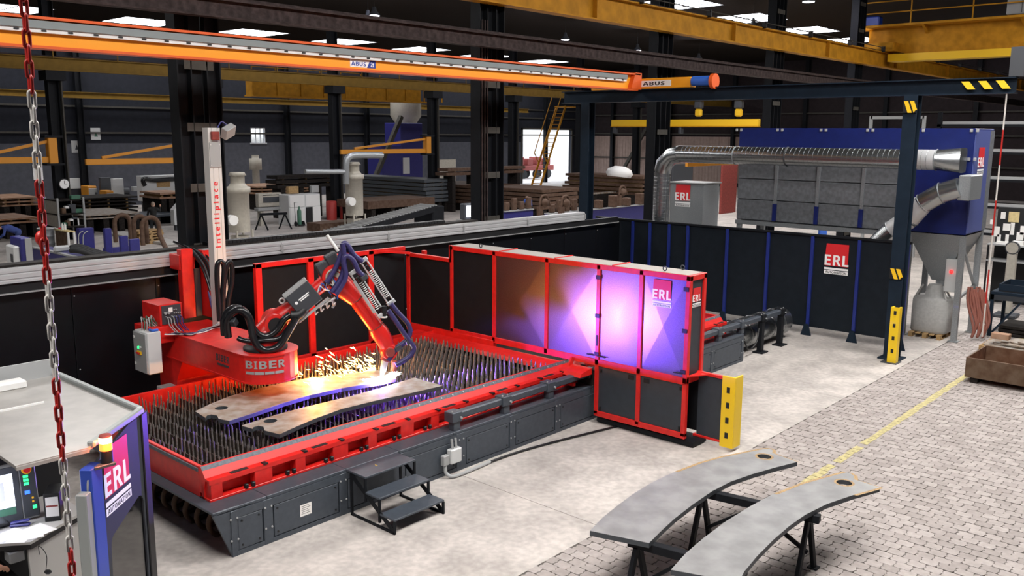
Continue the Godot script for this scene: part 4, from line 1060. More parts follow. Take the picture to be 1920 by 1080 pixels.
func build_fence() -> void:
	var X := 22.25
	var f := T("screen_fence", "dark panel screen fence with blue posts and company sign", "fence", Vector3(X, 0, -11.4))
	var px := [1121, 1154, 1186, 1218, 1254, 1289, 1363, 1440, 1523, 1611, 1703]
	var zs := []
	for q in px: zs.append(pX(q, 480, X).z)
	for i in zs.size():
		bx(X - .06, .06, zs[i] - .04, X + .02, 2.62, zs[i] + .04, .006); var po := fin("post", M.fence_blue, f)
		prism(PackedVector2Array([Vector2(-.14, 0), Vector2(.14, 0), Vector2(.05, .3), Vector2(-.05, .3)]), Vector3(X - .12, 0, zs[i]), Vector3(0, 0, 1), Vector3.UP, Vector3(.05, 0, 0)); fin("foot", M.gantry_blue, po)
	for i in zs.size() - 1:
		bx(X, .22, zs[i] + .005, X + .03, 2.62, zs[i + 1] - .005); fin("panel", M.fence_panel, f)
	bx(X - .05, 2.62, zs[0] - .1, X + .06, 2.68, zs[-1] + .06, .008); fin("top_rail", M.column, f)
	var a := pX(1545, 512, X); var b := pX(1590, 515, X)
	logo(Vector3(X - .012, a.y, a.z), Vector3.BACK, Vector3.UP, b.z - a.z, f)

func build_filter() -> void:
	# long duct along the fence
	var r := .25
	var d := T("extraction_duct", "galvanized spiral duct rising beside the fence and running level to the blue filter", "duct", Vector3(23.2, 2.6, -10.5))
	var yc := 4.63; var X := 23.2; var za := -14.74
	cyl(Vector3(X, 1.2, za), Vector3(X, yc - .55, za), r, r, 20); fin("riser", M.duct, d)
	for k in 24: hoop(Vector3(X, 1.4 + k * .11, za), Basis(Vector3.RIGHT, Vector3.FORWARD, Vector3.UP), r, .006, 20, 4)
	fin("riser_seam", M.duct, d)
	tube([Vector3(X, yc - .56, za), Vector3(X, yc - .3, za + .06), Vector3(X, yc - .06, za + .32), Vector3(X, yc, za + .58)], r + .01, 20); fin("elbow", M.duct, d)
	var zz := [za + .57, -12.3, -10.75, -7.6, -6.9]
	for i in zz.size() - 1:
		cyl(Vector3(X, yc, zz[i]), Vector3(X, yc, zz[i + 1] - .02), r, r, 24); fin("section", M.duct if i != 3 else M.alu, d)
		hoop(Vector3(X, yc, zz[i + 1]), Basis(Vector3.RIGHT, Vector3.UP, Vector3.BACK), r + .008, .012, 24, 5); fin("joint_band", M.dark_grey if i in [1] else M.galv, d)
	var z: float = zz[0] + .2
	while z < -7.0:
		hoop(Vector3(X, yc, z), Basis(Vector3.RIGHT, Vector3.UP, Vector3.BACK), r, .005, 24, 4); z += .13
	fin("section_seam", M.duct, d)
	# transition piece into the filter
	var A := ring(Vector3(X, yc, -6.9), Basis(Vector3.RIGHT, Vector3.UP, Vector3.BACK), r, 16)
	var B := PackedVector3Array()
	for i in 16:
		var t := TAU * i / 16
		B.append(Vector3(X + clampf(cos(t) * 1.3, -1, 1) * .3 + .2, yc + clampf(sin(t) * 1.3, -1, 1) * .3, -6.35))
	skin(A, B, 1); cap(Vector3(X + .2, yc, -6.35), B, false); fin("transition", M.duct, d)
	# second duct dropping from the filter towards the table
	var d2 := T("extraction_duct", "bent shiny duct dropping from the blue filter behind the fence", "duct", Vector3(23.1, 2, -7.4))
	var path := []
	for q in [[1800, 352], [1765, 362], [1730, 382], [1705, 410], [1672, 432], [1632, 470], [1600, 500]]: path.append(pX(q[0], q[1], 23.1))
	for i in path.size() - 1:
		var p: Vector3 = path[i]; var q: Vector3 = path[i + 1]
		cyl(p, q, r, r, 20); fin("segment", M.alu if i in [2, 3] else M.duct, d2)
		hoop(q, frame(p, q), r + .006, .012, 20, 5); fin("segment_band", M.galv, d2)
	bx(23.0, path[0].y - .3, path[0].z - .02, 24.0, path[0].y + .3, path[0].z + .25, .02); fin("transition", M.galv, d2)
	# filter unit
	var FX := 24.0; var z0 := -12.65; var z1 := -6.3
	var f := T("filter_unit", "big blue dust filter unit with grey panels on galvanized legs behind the fence", "filter unit", Vector3(24.8, 0, -9.5))
	bx(FX, 4.6, z0, FX + 1.7, 5.4, z1, .01); fin("head", M.filter_blue, f)
	for i in 6:
		var z2 := z0 + i * (z1 - z0) / 5.0
		for y in [5.36, 4.66]:
			for s in [-.12, .02]: bx(FX - .03, y - .05, z2 + s, FX, y + .03, z2 + s + .07, .008)
	fin("corner_bracket", M.alu, f)
	bx(FX, 2.76, -7.7, FX + 1.7, 4.6, z1, .01); fin("body", M.filter_blue, f)
	bx(FX + .02, 2.8, z1, FX + 1.3, 5.36, z1 + .03); fin("side_panel", M.filter_side, f)
	bx(FX + 1.3, 2.8, z1, FX + 1.68, 5.36, z1 + .03); fin("side_panel", M.galv_panel, f)
	logo(Vector3(FX + .35, 4.25, z1 + .034), Vector3.RIGHT, Vector3.UP, .55, f)
	for i in 4:
		var a := z0 + i * 1.24
		for k in 3:
			bx(FX + .03, 2.75 + k * .6, a + .02, FX + .12, 3.33 + k * .6, a + 1.2, .008); fin("front_panel", M.galv_panel, f)
		bx(FX - .02, 3.25, a + 1.18, FX + .06, 4.55, a + 1.27, .006); fin("clamp_bar", M.galv, f)
		bx(FX - .04, 2.75, a + 1.17, FX + .06, 3.25, a + 1.28, .006); fin("clamp_foot", M.filter_blue, f)
	bx(FX + .12, 2.7, z0, FX + 1.7, 4.6, -7.7); fin("rear_body", M.galv_panel, f)
	bx(FX + .0, 2.6, z0, FX + .14, 2.72, -7.7); fin("sill", M.galv, f)
	# hopper and legs
	var P := func(x: float, y: float, z3: float) -> Vector3: return Vector3(x, y, z3)
	var t0 := [Vector3(FX, 2.74, z1), Vector3(FX, 2.74, -7.7), Vector3(FX + 1.7, 2.74, -7.7), Vector3(FX + 1.7, 2.74, z1)]
	var t1 := [Vector3(FX + .68, 1.45, z1 - .55), Vector3(FX + .68, 1.45, -7.2), Vector3(FX + 1.0, 1.45, -7.2), Vector3(FX + 1.0, 1.45, z1 - .55)]
	for i in 4: quad(t0[(i + 1) % 4], t0[i], t1[i], t1[(i + 1) % 4])
	quad(t1[0], t1[1], t1[2], t1[3]); fin("hopper", M.galv, f)
	cyl(Vector3(FX + .84, 1.45, -6.98), Vector3(FX + .84, 1.15, -6.98), .16, .16, 12); fin("outlet", M.galv, f)
	for x in [FX + .03, FX + 1.55]:
		for z3 in [z1 - .07, -7.65, z0 + .1]:
			bx(x, 0, z3 - .07, x + .12, 2.74, z3 + .07, .008); fin("leg", M.galv, f)
			bx(x - .06, 0, z3 - .12, x + .18, .02, z3 + .12); fin("foot_plate", M.galv, f)
	bar(Vector3(FX + .1, 2.5, z1 - .07), Vector3(FX + 1.6, 1.2, z1 - .07), .05, .07); bar(Vector3(FX + .1, 1.1, z1 - .07), Vector3(FX + 1.6, 1.3, z1 - .07), .05, .07); fin("leg_brace", M.galv, f)
	bx(FX + .2, 1.25, -6.75, FX + .6, 2.1, -6.45, .01); var cb := fin("control_box", M.box_grey, f)
	ball(Vector3(FX + .19, 1.78, -6.6), Vector3(.05, .05, .05), 10, 6); fin("signal_lamp", M.led_red, cb)
	# big bag under the hopper on a pallet
	var pb := Vector3(FX + .55, 0, -7.05)
	var pal := pallet(pb, "wooden pallet under the grey big bag below the filter hopper", 0.0)
	var bg := T("big_bag", "grey woven dust bag hanging under the filter hopper on a pallet", "bag", pb + Vector3(0, .16, 0))
	var prof := []
	var rings := []
	for q in [[.127, .44], [.18, .47], [.6, .48], [.98, .46], [1.04, .42], [1.06, .24], [1.28, .2], [1.36, .16]]:
		var a := PackedVector3Array()
		for i in 24:
			var t := TAU * i / 24
			var sq := 1.0 / pow(pow(absf(cos(t)), 5) + pow(absf(sin(t)), 5), .2) if q[1] > .3 else 1.0
			var wob := 1.0 + .02 * sin(t * 5 + q[0] * 9) + .015 * sin(t * 9 - q[0] * 14)
			a.append(Vector3(pb.x + cos(t) * q[1] * sq * wob, q[0], pb.z - sin(t) * q[1] * sq * wob))
		rings.append(a)
	for i in rings.size() - 1: skin(rings[i], rings[i + 1], 1)
	cap(pb + Vector3(0, .127, 0), rings[0], true); cap(pb + Vector3(0, 1.36, 0), rings[-1], false); fin("sack", M.bag_white, bg)
	for k in 2: tube(spline([pb + Vector3(-.35, 1.0, -.4 + k * .8), pb + Vector3(-.2, 1.35, -.25 + k * .5), pb + Vector3(0, 1.0, -.42 + k * .84)], 4), .025, 5); fin("strap", M.bag_white, bg)
	# silencer box
	var s := T("silencer_box", "galvanized box with company logo standing behind the fence beside the duct", "cabinet", Vector3(25, 0, -14.6))
	bx(24.5, 1.9, -15.25, 25.5, 3.68, -14.05, .015); fin("case", M.galv, s)
	bx(24.45, 3.68, -15.3, 25.55, 3.72, -14.0, .008); fin("lid", M.alu_dull, s)
	for x in [24.55, 25.4]:
		for z3 in [-15.2, -14.15]: bx(x, 0, z3, x + .06, 1.9, z3 + .06); fin("leg", M.galv, s)
	logo(Vector3(24.49, 2.95, -15.05), Vector3.BACK, Vector3.UP, .56, s)

func pallet(p: Vector3, label: String, turn := 0.0, w := 1.2, l := .8) -> Node3D:
	var t := T("pallet", label, "pallet", p)
	xf = Transform3D(Basis(Vector3.UP, turn), p) * Transform3D(Basis.IDENTITY, Vector3.ZERO)
	for k in 3: bx(-w / 2, .0, -l / 2 + k * (l - .1) / 2, w / 2, .022, -l / 2 + k * (l - .1) / 2 + .1); fin("bottom_board", M.wood, t)
	for i in 3:
		for k in 3: bx(-w / 2 + i * (w - .14) / 2, .022, -l / 2 + k * (l - .1) / 2, -w / 2 + i * (w - .14) / 2 + .14, .1, -l / 2 + k * (l - .1) / 2 + .1); fin("block", M.wood, t)
	for k in 5: bx(-w / 2, .1, -l / 2 + k * (l - .12) / 4, w / 2, .125, -l / 2 + k * (l - .12) / 4 + .12); fin("top_board", M.wood, t)
	xf = Transform3D.IDENTITY
	return t

func build_booth() -> void:
	# operator shelter: roof with one cut corner, logo panel under the cut
	var y := 2.4
	var bt := T("operator_booth", "operator shelter with flat pale roof and logo side panel at the table end", "booth", Vector3(2.6, 0, -9.3))
	var A := Vector3(2.96, 0, -7.80); var d := Vector3(.76, 0, -.65).normalized(); var n := Vector3(-d.z, 0, d.x)
	var P := func(s: float, h: float, o := 0.0) -> Vector3: return A + d * s + Vector3(0, h, 0) + n * o
	var roof := PackedVector2Array([Vector2(2.49, -7.92), Vector2(3.1, -7.92), Vector2(3.92, -8.6), Vector2(3.88, -10.65), Vector2(2.49, -10.65)])
	prism(roof, Vector3(0, y - .05, 0), Vector3.RIGHT, Vector3(0, 0, 1), Vector3(0, .03, 0)); fin("roof", M.booth_roof, bt)
	bx(2.49, y - .06, -7.94, 3.1, y - .03, -7.9); fin("front_edge", M.booth_roof, bt)
	bar(Vector3(3.9, y, -8.6), Vector3(3.86, y, -10.65), .07, .06, .012); fin("edge_trim", M.booth_trim, bt)
	bar(Vector3(3.92, y - .01, -8.62), Vector3(3.13, y - .01, -7.95), .07, .06, .012); fin("edge_trim", M.booth_trim, bt)
	bx(2.49, y - .02, -10.68, 3.86, y + .18, -10.65); fin("back_upstand", M.alu_dull, bt)
	bx(2.49, y - .02, -10.55, 3.45, y + .06, -10.35, .01); fin("lamp_case", M.white_paint, bt)
	bx(2.49, y - .02, -9.62, 3.35, y - .0, -9.6); fin("cable_strip", M.white_paint, bt)
	# side panel
	var q := func(s0: float, s1: float, h0: float, h1: float, t0: float, t1: float) -> void:
		var c: Vector3 = P.call((s0 + s1) / 2, (h0 + h1) / 2, (t0 + t1) / 2)
		cube(Transform3D(Basis(d, Vector3.UP, n), c), Vector3((s1 - s0) / 2, (h1 - h0) / 2, absf(t1 - t0) / 2), .008)
	q.call(.0, .1, 0.0, 2.0, -.06, .04); fin("alu_post", M.booth_trim, bt)
	q.call(.1, .3, 0.0, 2.2, -.06, .05); fin("blue_post", M.booth_blue, bt)
	q.call(1.2, 1.33, 0.0, 2.36, -.06, .03); fin("black_post", M.black, bt)
	# plate with rounded window opening
	var pl := PackedVector2Array([Vector2(.3, 0), Vector2(1.2, 0), Vector2(1.2, 2.34), Vector2(.95, 2.34), Vector2(.3, 2.2)])
	var hole := PackedVector2Array()
	for k in 4:
		for j in 5:
			var a := PI * .5 * k + PI * .5 * j / 4.0
			var cc: Vector2 = [Vector2(1.06, 1.44), Vector2(.54, 1.3), Vector2(.5, .35), Vector2(1.06, .35)][k]
			hole.append(cc + Vector2(cos(a), sin(a)) * .1)
	var poly := PackedVector2Array([Vector2(.3, 0), Vector2(1.2, 0), Vector2(1.2, 1.44)])
	poly.append_array(PackedVector2Array([hole[0]]))
	for k in range(hole.size() - 1, -1, -1): poly.append(hole[k] if k > 0 else hole[0] + Vector2(0, .001))
	poly.append_array(PackedVector2Array([Vector2(1.2, 1.442), Vector2(1.2, 2.34), Vector2(.95, 2.34), Vector2(.3, 2.2)]))
	prism(poly, A - n * .02, d, Vector3.UP, n * .03); fin("side_plate", M.booth_dark, bt)
	prism(hole, A - n * .012, d, Vector3.UP, n * .006); fin("window", M.smoke_glass, bt)
	logo(P.call(.38, 1.62, .014), d, Vector3.UP, .52, bt)
	# back wall
	bx(.4, 0, -10.62, 3.84, 2.3, -10.58); fin("back_panel", M.black_matt, bt)
	# amber beacon on a bracket
	var bp: Vector3 = P.call(.3, 2.2, .1)
	var be := T("signal_beacon", "lit amber signal beacon on the blue post of the operator booth", "beacon", bp)
	bx(bp.x - .14, bp.y - .03, bp.z - .1, bp.x + .06, bp.y, bp.z + .06, .006); fin("bracket", M.dark_grey, be)
	cyl(bp, bp + Vector3(0, .12, 0), .055, .055, 16); fin("foot", M.black, be)
	cyl(bp + Vector3(0, .12, 0), bp + Vector3(0, .19, 0), .056, .056, 16); fin("amber_lens", M.beacon_lit, be)
	cyl(bp + Vector3(0, .19, 0), bp + Vector3(0, .245, 0), .056, .056, 16); fin("lit_lens", M.spot_lamp, be)
	lathe(bp + Vector3(0, .245, 0), Vector3.UP, [[.057, 0], [.05, .018], [.01, .024]], 16); fin("cap", M.dull_red, be)
	omni(bp + Vector3(.0, .2, .1), .25, Color(1, .45, .15), .03)
	tube(spline([bp + Vector3(-.12, -.02, .02), bp + Vector3(-.2, -.1, .06), bp + Vector3(-.2, -.3, .04), bp + Vector3(-.16, -.5, 0)], 5), .012, 6); fin("cable", M.cabinet_grey, be)
	# desk
	var dk := T("operator_desk", "corner desk with pale top and black edge inside the operator booth", "desk", Vector3(3, 0, -10))
	var top := PackedVector2Array([Vector2(1.4, -9.75), Vector2(2.75, -9.63), Vector2(3.03, -9.41), Vector2(3.72, -9.78), Vector2(3.72, -10.55), Vector2(1.4, -10.55)])
	prism(top, Vector3(0, .97, 0), Vector3.RIGHT, Vector3(0, 0, 1), Vector3(0, .03, 0)); fin("top", M.desk_top, dk)
	var edge := PackedVector2Array()
	for v in top: edge.append(Vector2(2.9 + (v.x - 2.9) * 1.004, -10.0 + (v.y + 10.0) * 1.015))
	prism(edge, Vector3(0, .92, 0), Vector3.RIGHT, Vector3(0, 0, 1), Vector3(0, .05, 0)); fin("edge_band", M.black, dk)
	prism(PackedVector2Array([Vector2(3.02, -9.46), Vector2(3.7, -9.82), Vector2(3.7, -9.86), Vector2(3.02, -9.5)]), Vector3.ZERO, Vector3.RIGHT, Vector3(0, 0, 1), Vector3(0, .92, 0)); fin("side_panel", M.desk_top, dk)
	bx(2.85, .78, -9.66, 3.0, .9, -9.5, .01); fin("lock_box", M.cabinet_grey, dk)
	bx(1.4, .45, -10.5, 3.0, .5, -9.75); fin("shelf", M.black_matt, dk)
	for x in [1.42, 2.0]: bx(x, 0, -10.5, x + .04, .92, -10.46); fin("leg", M.black, dk)
	# operator panel: front faces the lower left
	var yb := Basis(Vector3.UP, deg_to_rad(-8.0)) * Basis(Vector3.RIGHT, deg_to_rad(-10.0))
	var o := pY(50, 983, 1.0) + Vector3(-.25, 0, -.1)
	var mo := T("control_terminal", "grey control terminal with lit touch screen and coloured buttons on the desk", "terminal", o)
	xf = Transform3D(yb, o + Vector3(0, .03, 0))
	bx(-.55, 0, -.12, .42, .62, 0, .015); fin("case", M.cabinet_grey, mo)
	bx(-.53, .02, 0, .25, .6, .008, .004); fin("bezel", M.dark_grey, mo)
	bx(.26, .02, 0, .41, .6, .008, .004); fin("button_panel", M.dark_grey, mo)
	bx(-.5, .17, .008, .19, .53, .011); var sc := fin("screen", M.screen, mo)
	bx(-.5, .09, .008, .19, .165, .011); fin("status_bar", M.green, mo)
	bx(-.12, .3, .011, .0, .4, .0115); bx(-.45, .48, .011, .1, .484, .0115); bx(.05, .25, .011, .1, .45, .0115); fin("screen_graphic", M.grey_light, sc)
	for k in 3: bx(.29, .4 + k * .04 - .03, .008, .34, .43 + k * .04 - .03, .014, .003); fin("green_key", M.led_green, mo)
	bx(.29, .27, .008, .34, .31, .014, .003); fin("blue_key", M.led_blue, mo)
	bx(.35, .1, .008, .39, .14, .014, .003); fin("green_key", M.led_green, mo)
	for k in 2: bx(.35, .17 + k * .04, .008, .37, .19 + k * .04, .012); fin("amber_key", M.led_amber, mo)
	var eb := xf * Vector3(.33, .54, .01)
	cyl(eb, eb + yb.z * .02, .05, .05, 14); xf = Transform3D.IDENTITY; 
	st = null; cyl(eb, eb + yb.z * .02, .05, .05, 14); fin("stop_collar", M.bright_yellow, mo)
	cyl(eb + yb.z * .02, eb + yb.z * .05, .035, .035, 14); fin("stop_button", M.logo_red, mo)
	cyl(o, o + Vector3(0, .06, -.06), .12, .1, 12); fin("stand", M.dark_grey, mo)
	omni(o + yb * Vector3(-.15, .35, .25), .35, Color("e4e8ff"), .2)
	# things on the desk
	var b0 := pY(112, 975, 1.0)
	var bi := T("ring_binder", "black ring binder with white spine label beside the terminal", "binder", b0)
	xf = Transform3D(Basis(Vector3.UP, -.55), b0)
	bx(-.14, 0, -.28, .02, .32, .02, .006); fin("cover", M.black, bi)
	bx(-.13, .01, -.285, .012, .31, .0); fin("pages", M.paper, bi)
	bx(-.12, .06, .021, .005, .28, .028); var la := fin("spine_label", M.paper, bi)
	bx(-.115, .17, .0281, .0, .19, .0285); fin("label_band", M.dull_red, la)
	xf = Transform3D.IDENTITY
	for k in 4:
		var p0 := pY([15, 40, 60, 75][k], [1003, 1006, 1000, 993][k], 1.0)
		at0(p0); xf = Transform3D(Basis(Vector3.UP, .3 + k * .5), p0)
		bx(-.15, .0005 + k * .0006, -.1, .15, .001 + k * .0006, .1)
		one("paper_sheet", M.paper, "loose white paper sheet lying on the pale desk top", "paper", "papers on the operator desk")
	var sp := pY(38, 987, 1.0)
	at0(sp); xf = Transform3D(Basis(Vector3.UP, -.6), sp)
	bx(-.1, .004, -.03, .1, .035, .03, .012); bar(Vector3(-.09, .045, 0), Vector3(.1, .07, 0), .05, .02, .006)
	one("stapler", M.machine_blue, "dark blue stapler lying in front of the terminal", "stapler")
	xf = Transform3D.IDENTITY
	var tp := pY(85, 1075, .62)
	at0(tp); xf = Transform3D(Basis(Vector3.UP, .35), tp)
	var tr := T("white_tray", "white tray with a mouse on it beside the desk", "tray", tp)
	bx(-.25, -.02, -.16, .25, .0, .16); bx(-.25, 0, -.16, .25, .03, -.145); bx(-.25, 0, .145, .25, .03, .16); bx(-.25, 0, -.145, -.235, .03, .145); bx(.235, 0, -.145, .25, .03, .145); fin("shell", M.white_paint, tr)
	bx(-.2, -.62, -.12, -.16, -.02, -.08); bx(.16, -.62, -.12, .2, -.02, -.08); bx(-.2, -.62, .08, -.16, -.02, .12); bx(.16, -.62, .08, .2, -.02, .12); fin("stand", M.dark_grey, tr)
	var ms := T("computer_mouse", "black computer mouse lying on the white tray", "mouse", tp)
	ball(tp + Vector3(.02, .016, .02), Vector3(.035, .016, .055), 10, 6); fin("body", M.black, ms)
	tube(spline([tp + Vector3(.02, .02, -.03), tp + Vector3(.06, .15, -.1), tp + Vector3(.0, .27, -.12), tp + Vector3(-.02, .2, -.05)], 5), .004, 5); fin("cable", M.black, ms)

func plate_poly(px: Array, h: float, ctr: Vector2, hr: float) -> PackedVector2Array:
	var o := PackedVector2Array()
	for q in px:
		var p := pY(q[0], q[1], h); o.append(Vector2(p.x, p.z))
	var hp := pY(ctr.x, ctr.y, h); var c := Vector2(hp.x, hp.z)
	var ar := 0.0; var best := 0
	for i in o.size():
		ar += o[i].cross(o[(i + 1) % o.size()])
		if o[i].distance_to(c) < o[best].distance_to(c): best = i
	var sw := -1.0 if ar > 0 else 1.0   # the hole runs against the outline, joined by a hairline slit
	var dir := (o[best] - c).angle(); var out := PackedVector2Array()
	for i in best: out.append(o[i])
	out.append(o[best].lerp(o[best - 1], .01))
	for k in 25: out.append(c + Vector2.from_angle(dir + sw * (.01 + (TAU - .02) * k / 24.0)) * hr)
	out.append(o[best].lerp(o[(best + 1) % o.size()], .01))
	for i in range(best + 1, o.size()): out.append(o[i])
	return out
func plate(px: Array, h: float, th: float, hole: Vector2, label: String, group: String) -> void:
	var poly := plate_poly(px, h, hole, .095)
	var p0 := pY(px[0][0], px[0][1], h)
	var t := T("curved_plate", label, "steel plate", Vector3(p0.x, h - th, p0.z), group)
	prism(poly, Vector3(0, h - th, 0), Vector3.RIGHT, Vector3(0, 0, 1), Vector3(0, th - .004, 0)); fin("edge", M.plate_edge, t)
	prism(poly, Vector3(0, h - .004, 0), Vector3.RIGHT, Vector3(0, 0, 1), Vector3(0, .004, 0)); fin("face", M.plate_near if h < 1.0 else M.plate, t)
	if h < 1.0:   # rusty scale along the flame-cut outer edge and round the drilled hole
		for i in range(5, 14):
			var a := pY(px[i][0], px[i][1], h); var b := pY(px[i + 1][0], px[i + 1][1], h); var inn := Vector3(.01, 0, .045)
			quad(a + Vector3(0, .0006, 0), a + inn + Vector3(0, .0006, 0), b + inn + Vector3(0, .0006, 0), b + Vector3(0, .0006, 0))
		var hc := pY(hole.x, hole.y, h)
		for k in 24:
			var u := Vector3(cos(TAU * k / 24), 0, sin(TAU * k / 24)); var v := Vector3(cos(TAU * (k + 1) / 24), 0, sin(TAU * (k + 1) / 24))
			quad(hc + u * .095 + Vector3(0, .0006, 0), hc + v * .095 + Vector3(0, .0006, 0), hc + v * .125 + Vector3(0, .0006, 0), hc + u * .125 + Vector3(0, .0006, 0))
		fin("scale_band", M.rust_edge, t, "rust-coloured scale along the cut edge")
func trestle(a: Vector3, b: Vector3, label: String) -> void:
	var y := a.y
	var t := T("trestle", label, "trestle", Vector3((a.x + b.x) / 2, 0, (a.z + b.z) / 2), "black steel trestles under the curved plates")
	bar(a - Vector3(0, .05, 0), b - Vector3(0, .05, 0), .1, .1, .006); fin("top_bar", M.steel_black, t)
	for q in [a.lerp(b, .08), a.lerp(b, .92)]:
		for s in [-1.0, 1.0]:
			bar(q + Vector3(s * .03, -.1, 0), Vector3(q.x + s * .24, .01, q.z), .07, .05, .004, Vector3.BACK); fin("leg", M.steel_black, t)
			bx(q.x + s * .24 - .06, 0, q.z - .06, q.x + s * .24 + .06, .012, q.z + .06); fin("foot", M.steel_black, t)
	bar(a.lerp(b, .1) + Vector3(.1, -.55, 0), a.lerp(b, .5) + Vector3(0, -.1, 0), .05, .04); bar(a.lerp(b, .9) + Vector3(.1, -.55, 0), a.lerp(b, .5) + Vector3(0, -.1, 0), .05, .04); fin("brace", M.steel_black, t)

func build_plates() -> void:
	var n1 := [[1106, 995], [1130, 970], [1160, 946], [1190, 924], [1225, 903], [1265, 884], [1310, 867], [1350, 856], [1390, 848], [1425, 841], [1441, 840], [1449, 844], [1448, 849], [1458, 853], [1495, 866], [1455, 876], [1410, 889], [1370, 903], [1335, 921], [1300, 945], [1265, 972], [1238, 997], [1217, 1018]]
	plate(n1, .85, .06, Vector2(1433, 856), "curved steel plate with drilled end lying on trestles beside the paving joint", "curved plates")
	var n2 := [[1258, 1068], [1285, 1038], [1320, 1008], [1360, 978], [1405, 950], [1450, 926], [1500, 906], [1550, 892], [1580, 884], [1592, 886], [1601, 892], [1602, 899], [1615, 903], [1650, 914], [1600, 928], [1550, 945], [1510, 965], [1480, 986], [1450, 1012], [1420, 1042], [1395, 1072], [1385, 1092]]
	plate(n2, .85, .06, Vector2(1583, 905), "curved steel plate with drilled end on trestles over the pavers", "curved plates")
	trestle(pY(1180, 1006, .79), pY(1400, 1066, .79), "black steel trestle under the square ends of the curved plates")
	trestle(pY(1300, 912, .79), pY(1538, 966, .79), "black steel trestle under the drilled ends of the curved plates")
	var t1 := [[366, 771], [395, 757], [430, 743], [470, 732], [520, 720], [570, 710], [640, 701], [705, 694], [738, 698], [742, 709.5], [700, 718], [640, 728], [580, 741], [530, 756], [480, 773], [430, 789], [410, 785], [407, 779], [396, 777], [388, 779], [385, 783]]
	plate(t1, 1.13, .06, Vector2(415, 765), "curved steel plate under the robot torch on the spikes", "plates being cut")
	var t2 := [[453, 798], [480, 789], [520, 777], [560, 766], [610, 754], [660, 742], [715, 727], [777, 708], [830, 723], [770, 737], [700, 752], [640, 767], [590, 785], [555, 800], [524, 814], [496, 807], [494, 800], [484, 798], [475, 801], [474, 804]]
	plate(t2, 1.13, .06, Vector2(507, 789), "curved steel plate with drilled end in front on the spikes", "plates being cut")

func build_chain() -> void:
	# red and white link chain hanging close by from the roof steel
	var p := EYE + ray(90, 540) * 2.5
	var c := T("link_chain", "red and white plastic link chain hanging down close by", "chain", Vector3(p.x, 3.4, p.z))
	at0(); 
	var r := .0048; var L := .03; var W := .0085
	var pts := []
	for k in 16:
		var t := TAU * k / 16.0
		pts.append(Vector3(cos(t) * W, sin(t) * W + (L / 2 if sin(t) >= 0 else -L / 2), 0))
	pts.append(pts[0])
	tube(pts, r, 6); st.generate_normals(); var lm := st.commit(); st = null
	var y := 3.5; var k := 0
	while y < 7.2:
		var o := MeshInstance3D.new(); o.mesh = lm
		var seg := posmod(int(floor((y - 4.5) / .27)), 2)
		o.material_override = M.white_chain if seg == 0 else M.red_chain
		o.transform = Transform3D(Basis(Vector3.UP, (0.2 if k % 2 == 0 else 1.6)), Vector3(p.x, y, p.z) - c.position)
		put(o, "link", c)
		y += .0405; k += 1
	org = c.position
	bx(p.x - .3, 7.18, p.z - .05, p.x + .3, 7.3, p.z + .05); fin("hanger_bar", M.steel_black, c)
	ball(EYE + ray(77, 447) * 2.5, Vector3(.016, .022, .016), 12, 8); fin("red_bead", M.red_chain, c)
	# thin striped pole chain hanging from the end of the dark frame
	var q := Vector3(21.1, 0, -5.0)
	var c2 := T("link_chain", "thin red and white chain hanging from the end of the dark frame", "chain", Vector3(q.x, 1.2, q.z))
	for i in 7:
		cyl(Vector3(q.x, 6.1 - i * .75, q.z), Vector3(q.x, 5.35 - i * .75, q.z), .018, .018, 6); fin("segment", M.white_chain if i % 2 == 0 else M.red_chain, c2)

func build_sparks() -> void:
	# flying sparks behind the plate
	at0(Vector3(8.6, 1.0, -11.6))
	for k in 330:
		var px := 705.0 - pow(rng.randf(), 1.2) * (165.0 if k % 3 == 0 else 105.0)
		var s := pZ(px, 690, -11.72 - rng.randf() * .35)
		s.y = 1.02 + pow(rng.randf(), 3.0) * .32 + (.03 if k % 2 == 0 else 0.0)
		var v := Vector3(rng.randf_range(-.08, -.015), rng.randf_range(.0, .06), rng.randf_range(-.04, .01))
		tube([s, s + v * .5, s + v], .006, 5, [.002, rng.randf_range(.003, .0075), .001])
	for k in 16:
		var s := pZ(rng.randf_range(595, 690), rng.randf_range(652, 688), -12.1)
		var v := Vector3(rng.randf_range(-.1, -.05), rng.randf_range(.02, .08), 0)
		tube([s, s + v * .5, s + v], .01, 5, [.003, .011, .002])
	var o := one("sparks", M.spark, "spray of glowing yellow sparks flying off the cut behind the plate", "sparks")
	o.set_meta("kind", "stuff")
	omni(Vector3(8.45, 1.3, -12.0), 4.0, Color(1, .62, .25), .12, "spark_light")

# box seen corner-on: near vertical edge at pixel column xc with its top (height h) at pixel row yt; faces reach to xl and xr
func cb(xl: float, xc: float, xr: float, yt: float, h: float, y0 := 0.0, e := 0.0, build := true) -> Array:
	var p := pY(xc, yt, h); var a := pX(xl, yt, p.x); var b := pZ(xr, yt, p.z)
	if build: bx(p.x, y0, a.z, b.x, h, p.z, e)
	return [p.x, b.x, a.z, p.z, h]
func cbase(xl: float, xc: float, xr: float, yt: float, h: float, y0 := 0.0) -> Vector3:
	var q := cb(xl, xc, xr, yt, h, y0, 0.0, false)
	return Vector3((q[0] + q[1]) / 2, y0, (q[2] + q[3]) / 2)
func simple(called: String, label: String, cat: String, m: Material, q: Array, y0 := 0.0, e := .02, group := "") -> Node3D:
	at0(cbase(q[0], q[1], q[2], q[3], q[4], y0)); cb(q[0], q[1], q[2], q[3], q[4], y0, e)
	return one(called, m, label, cat, group)

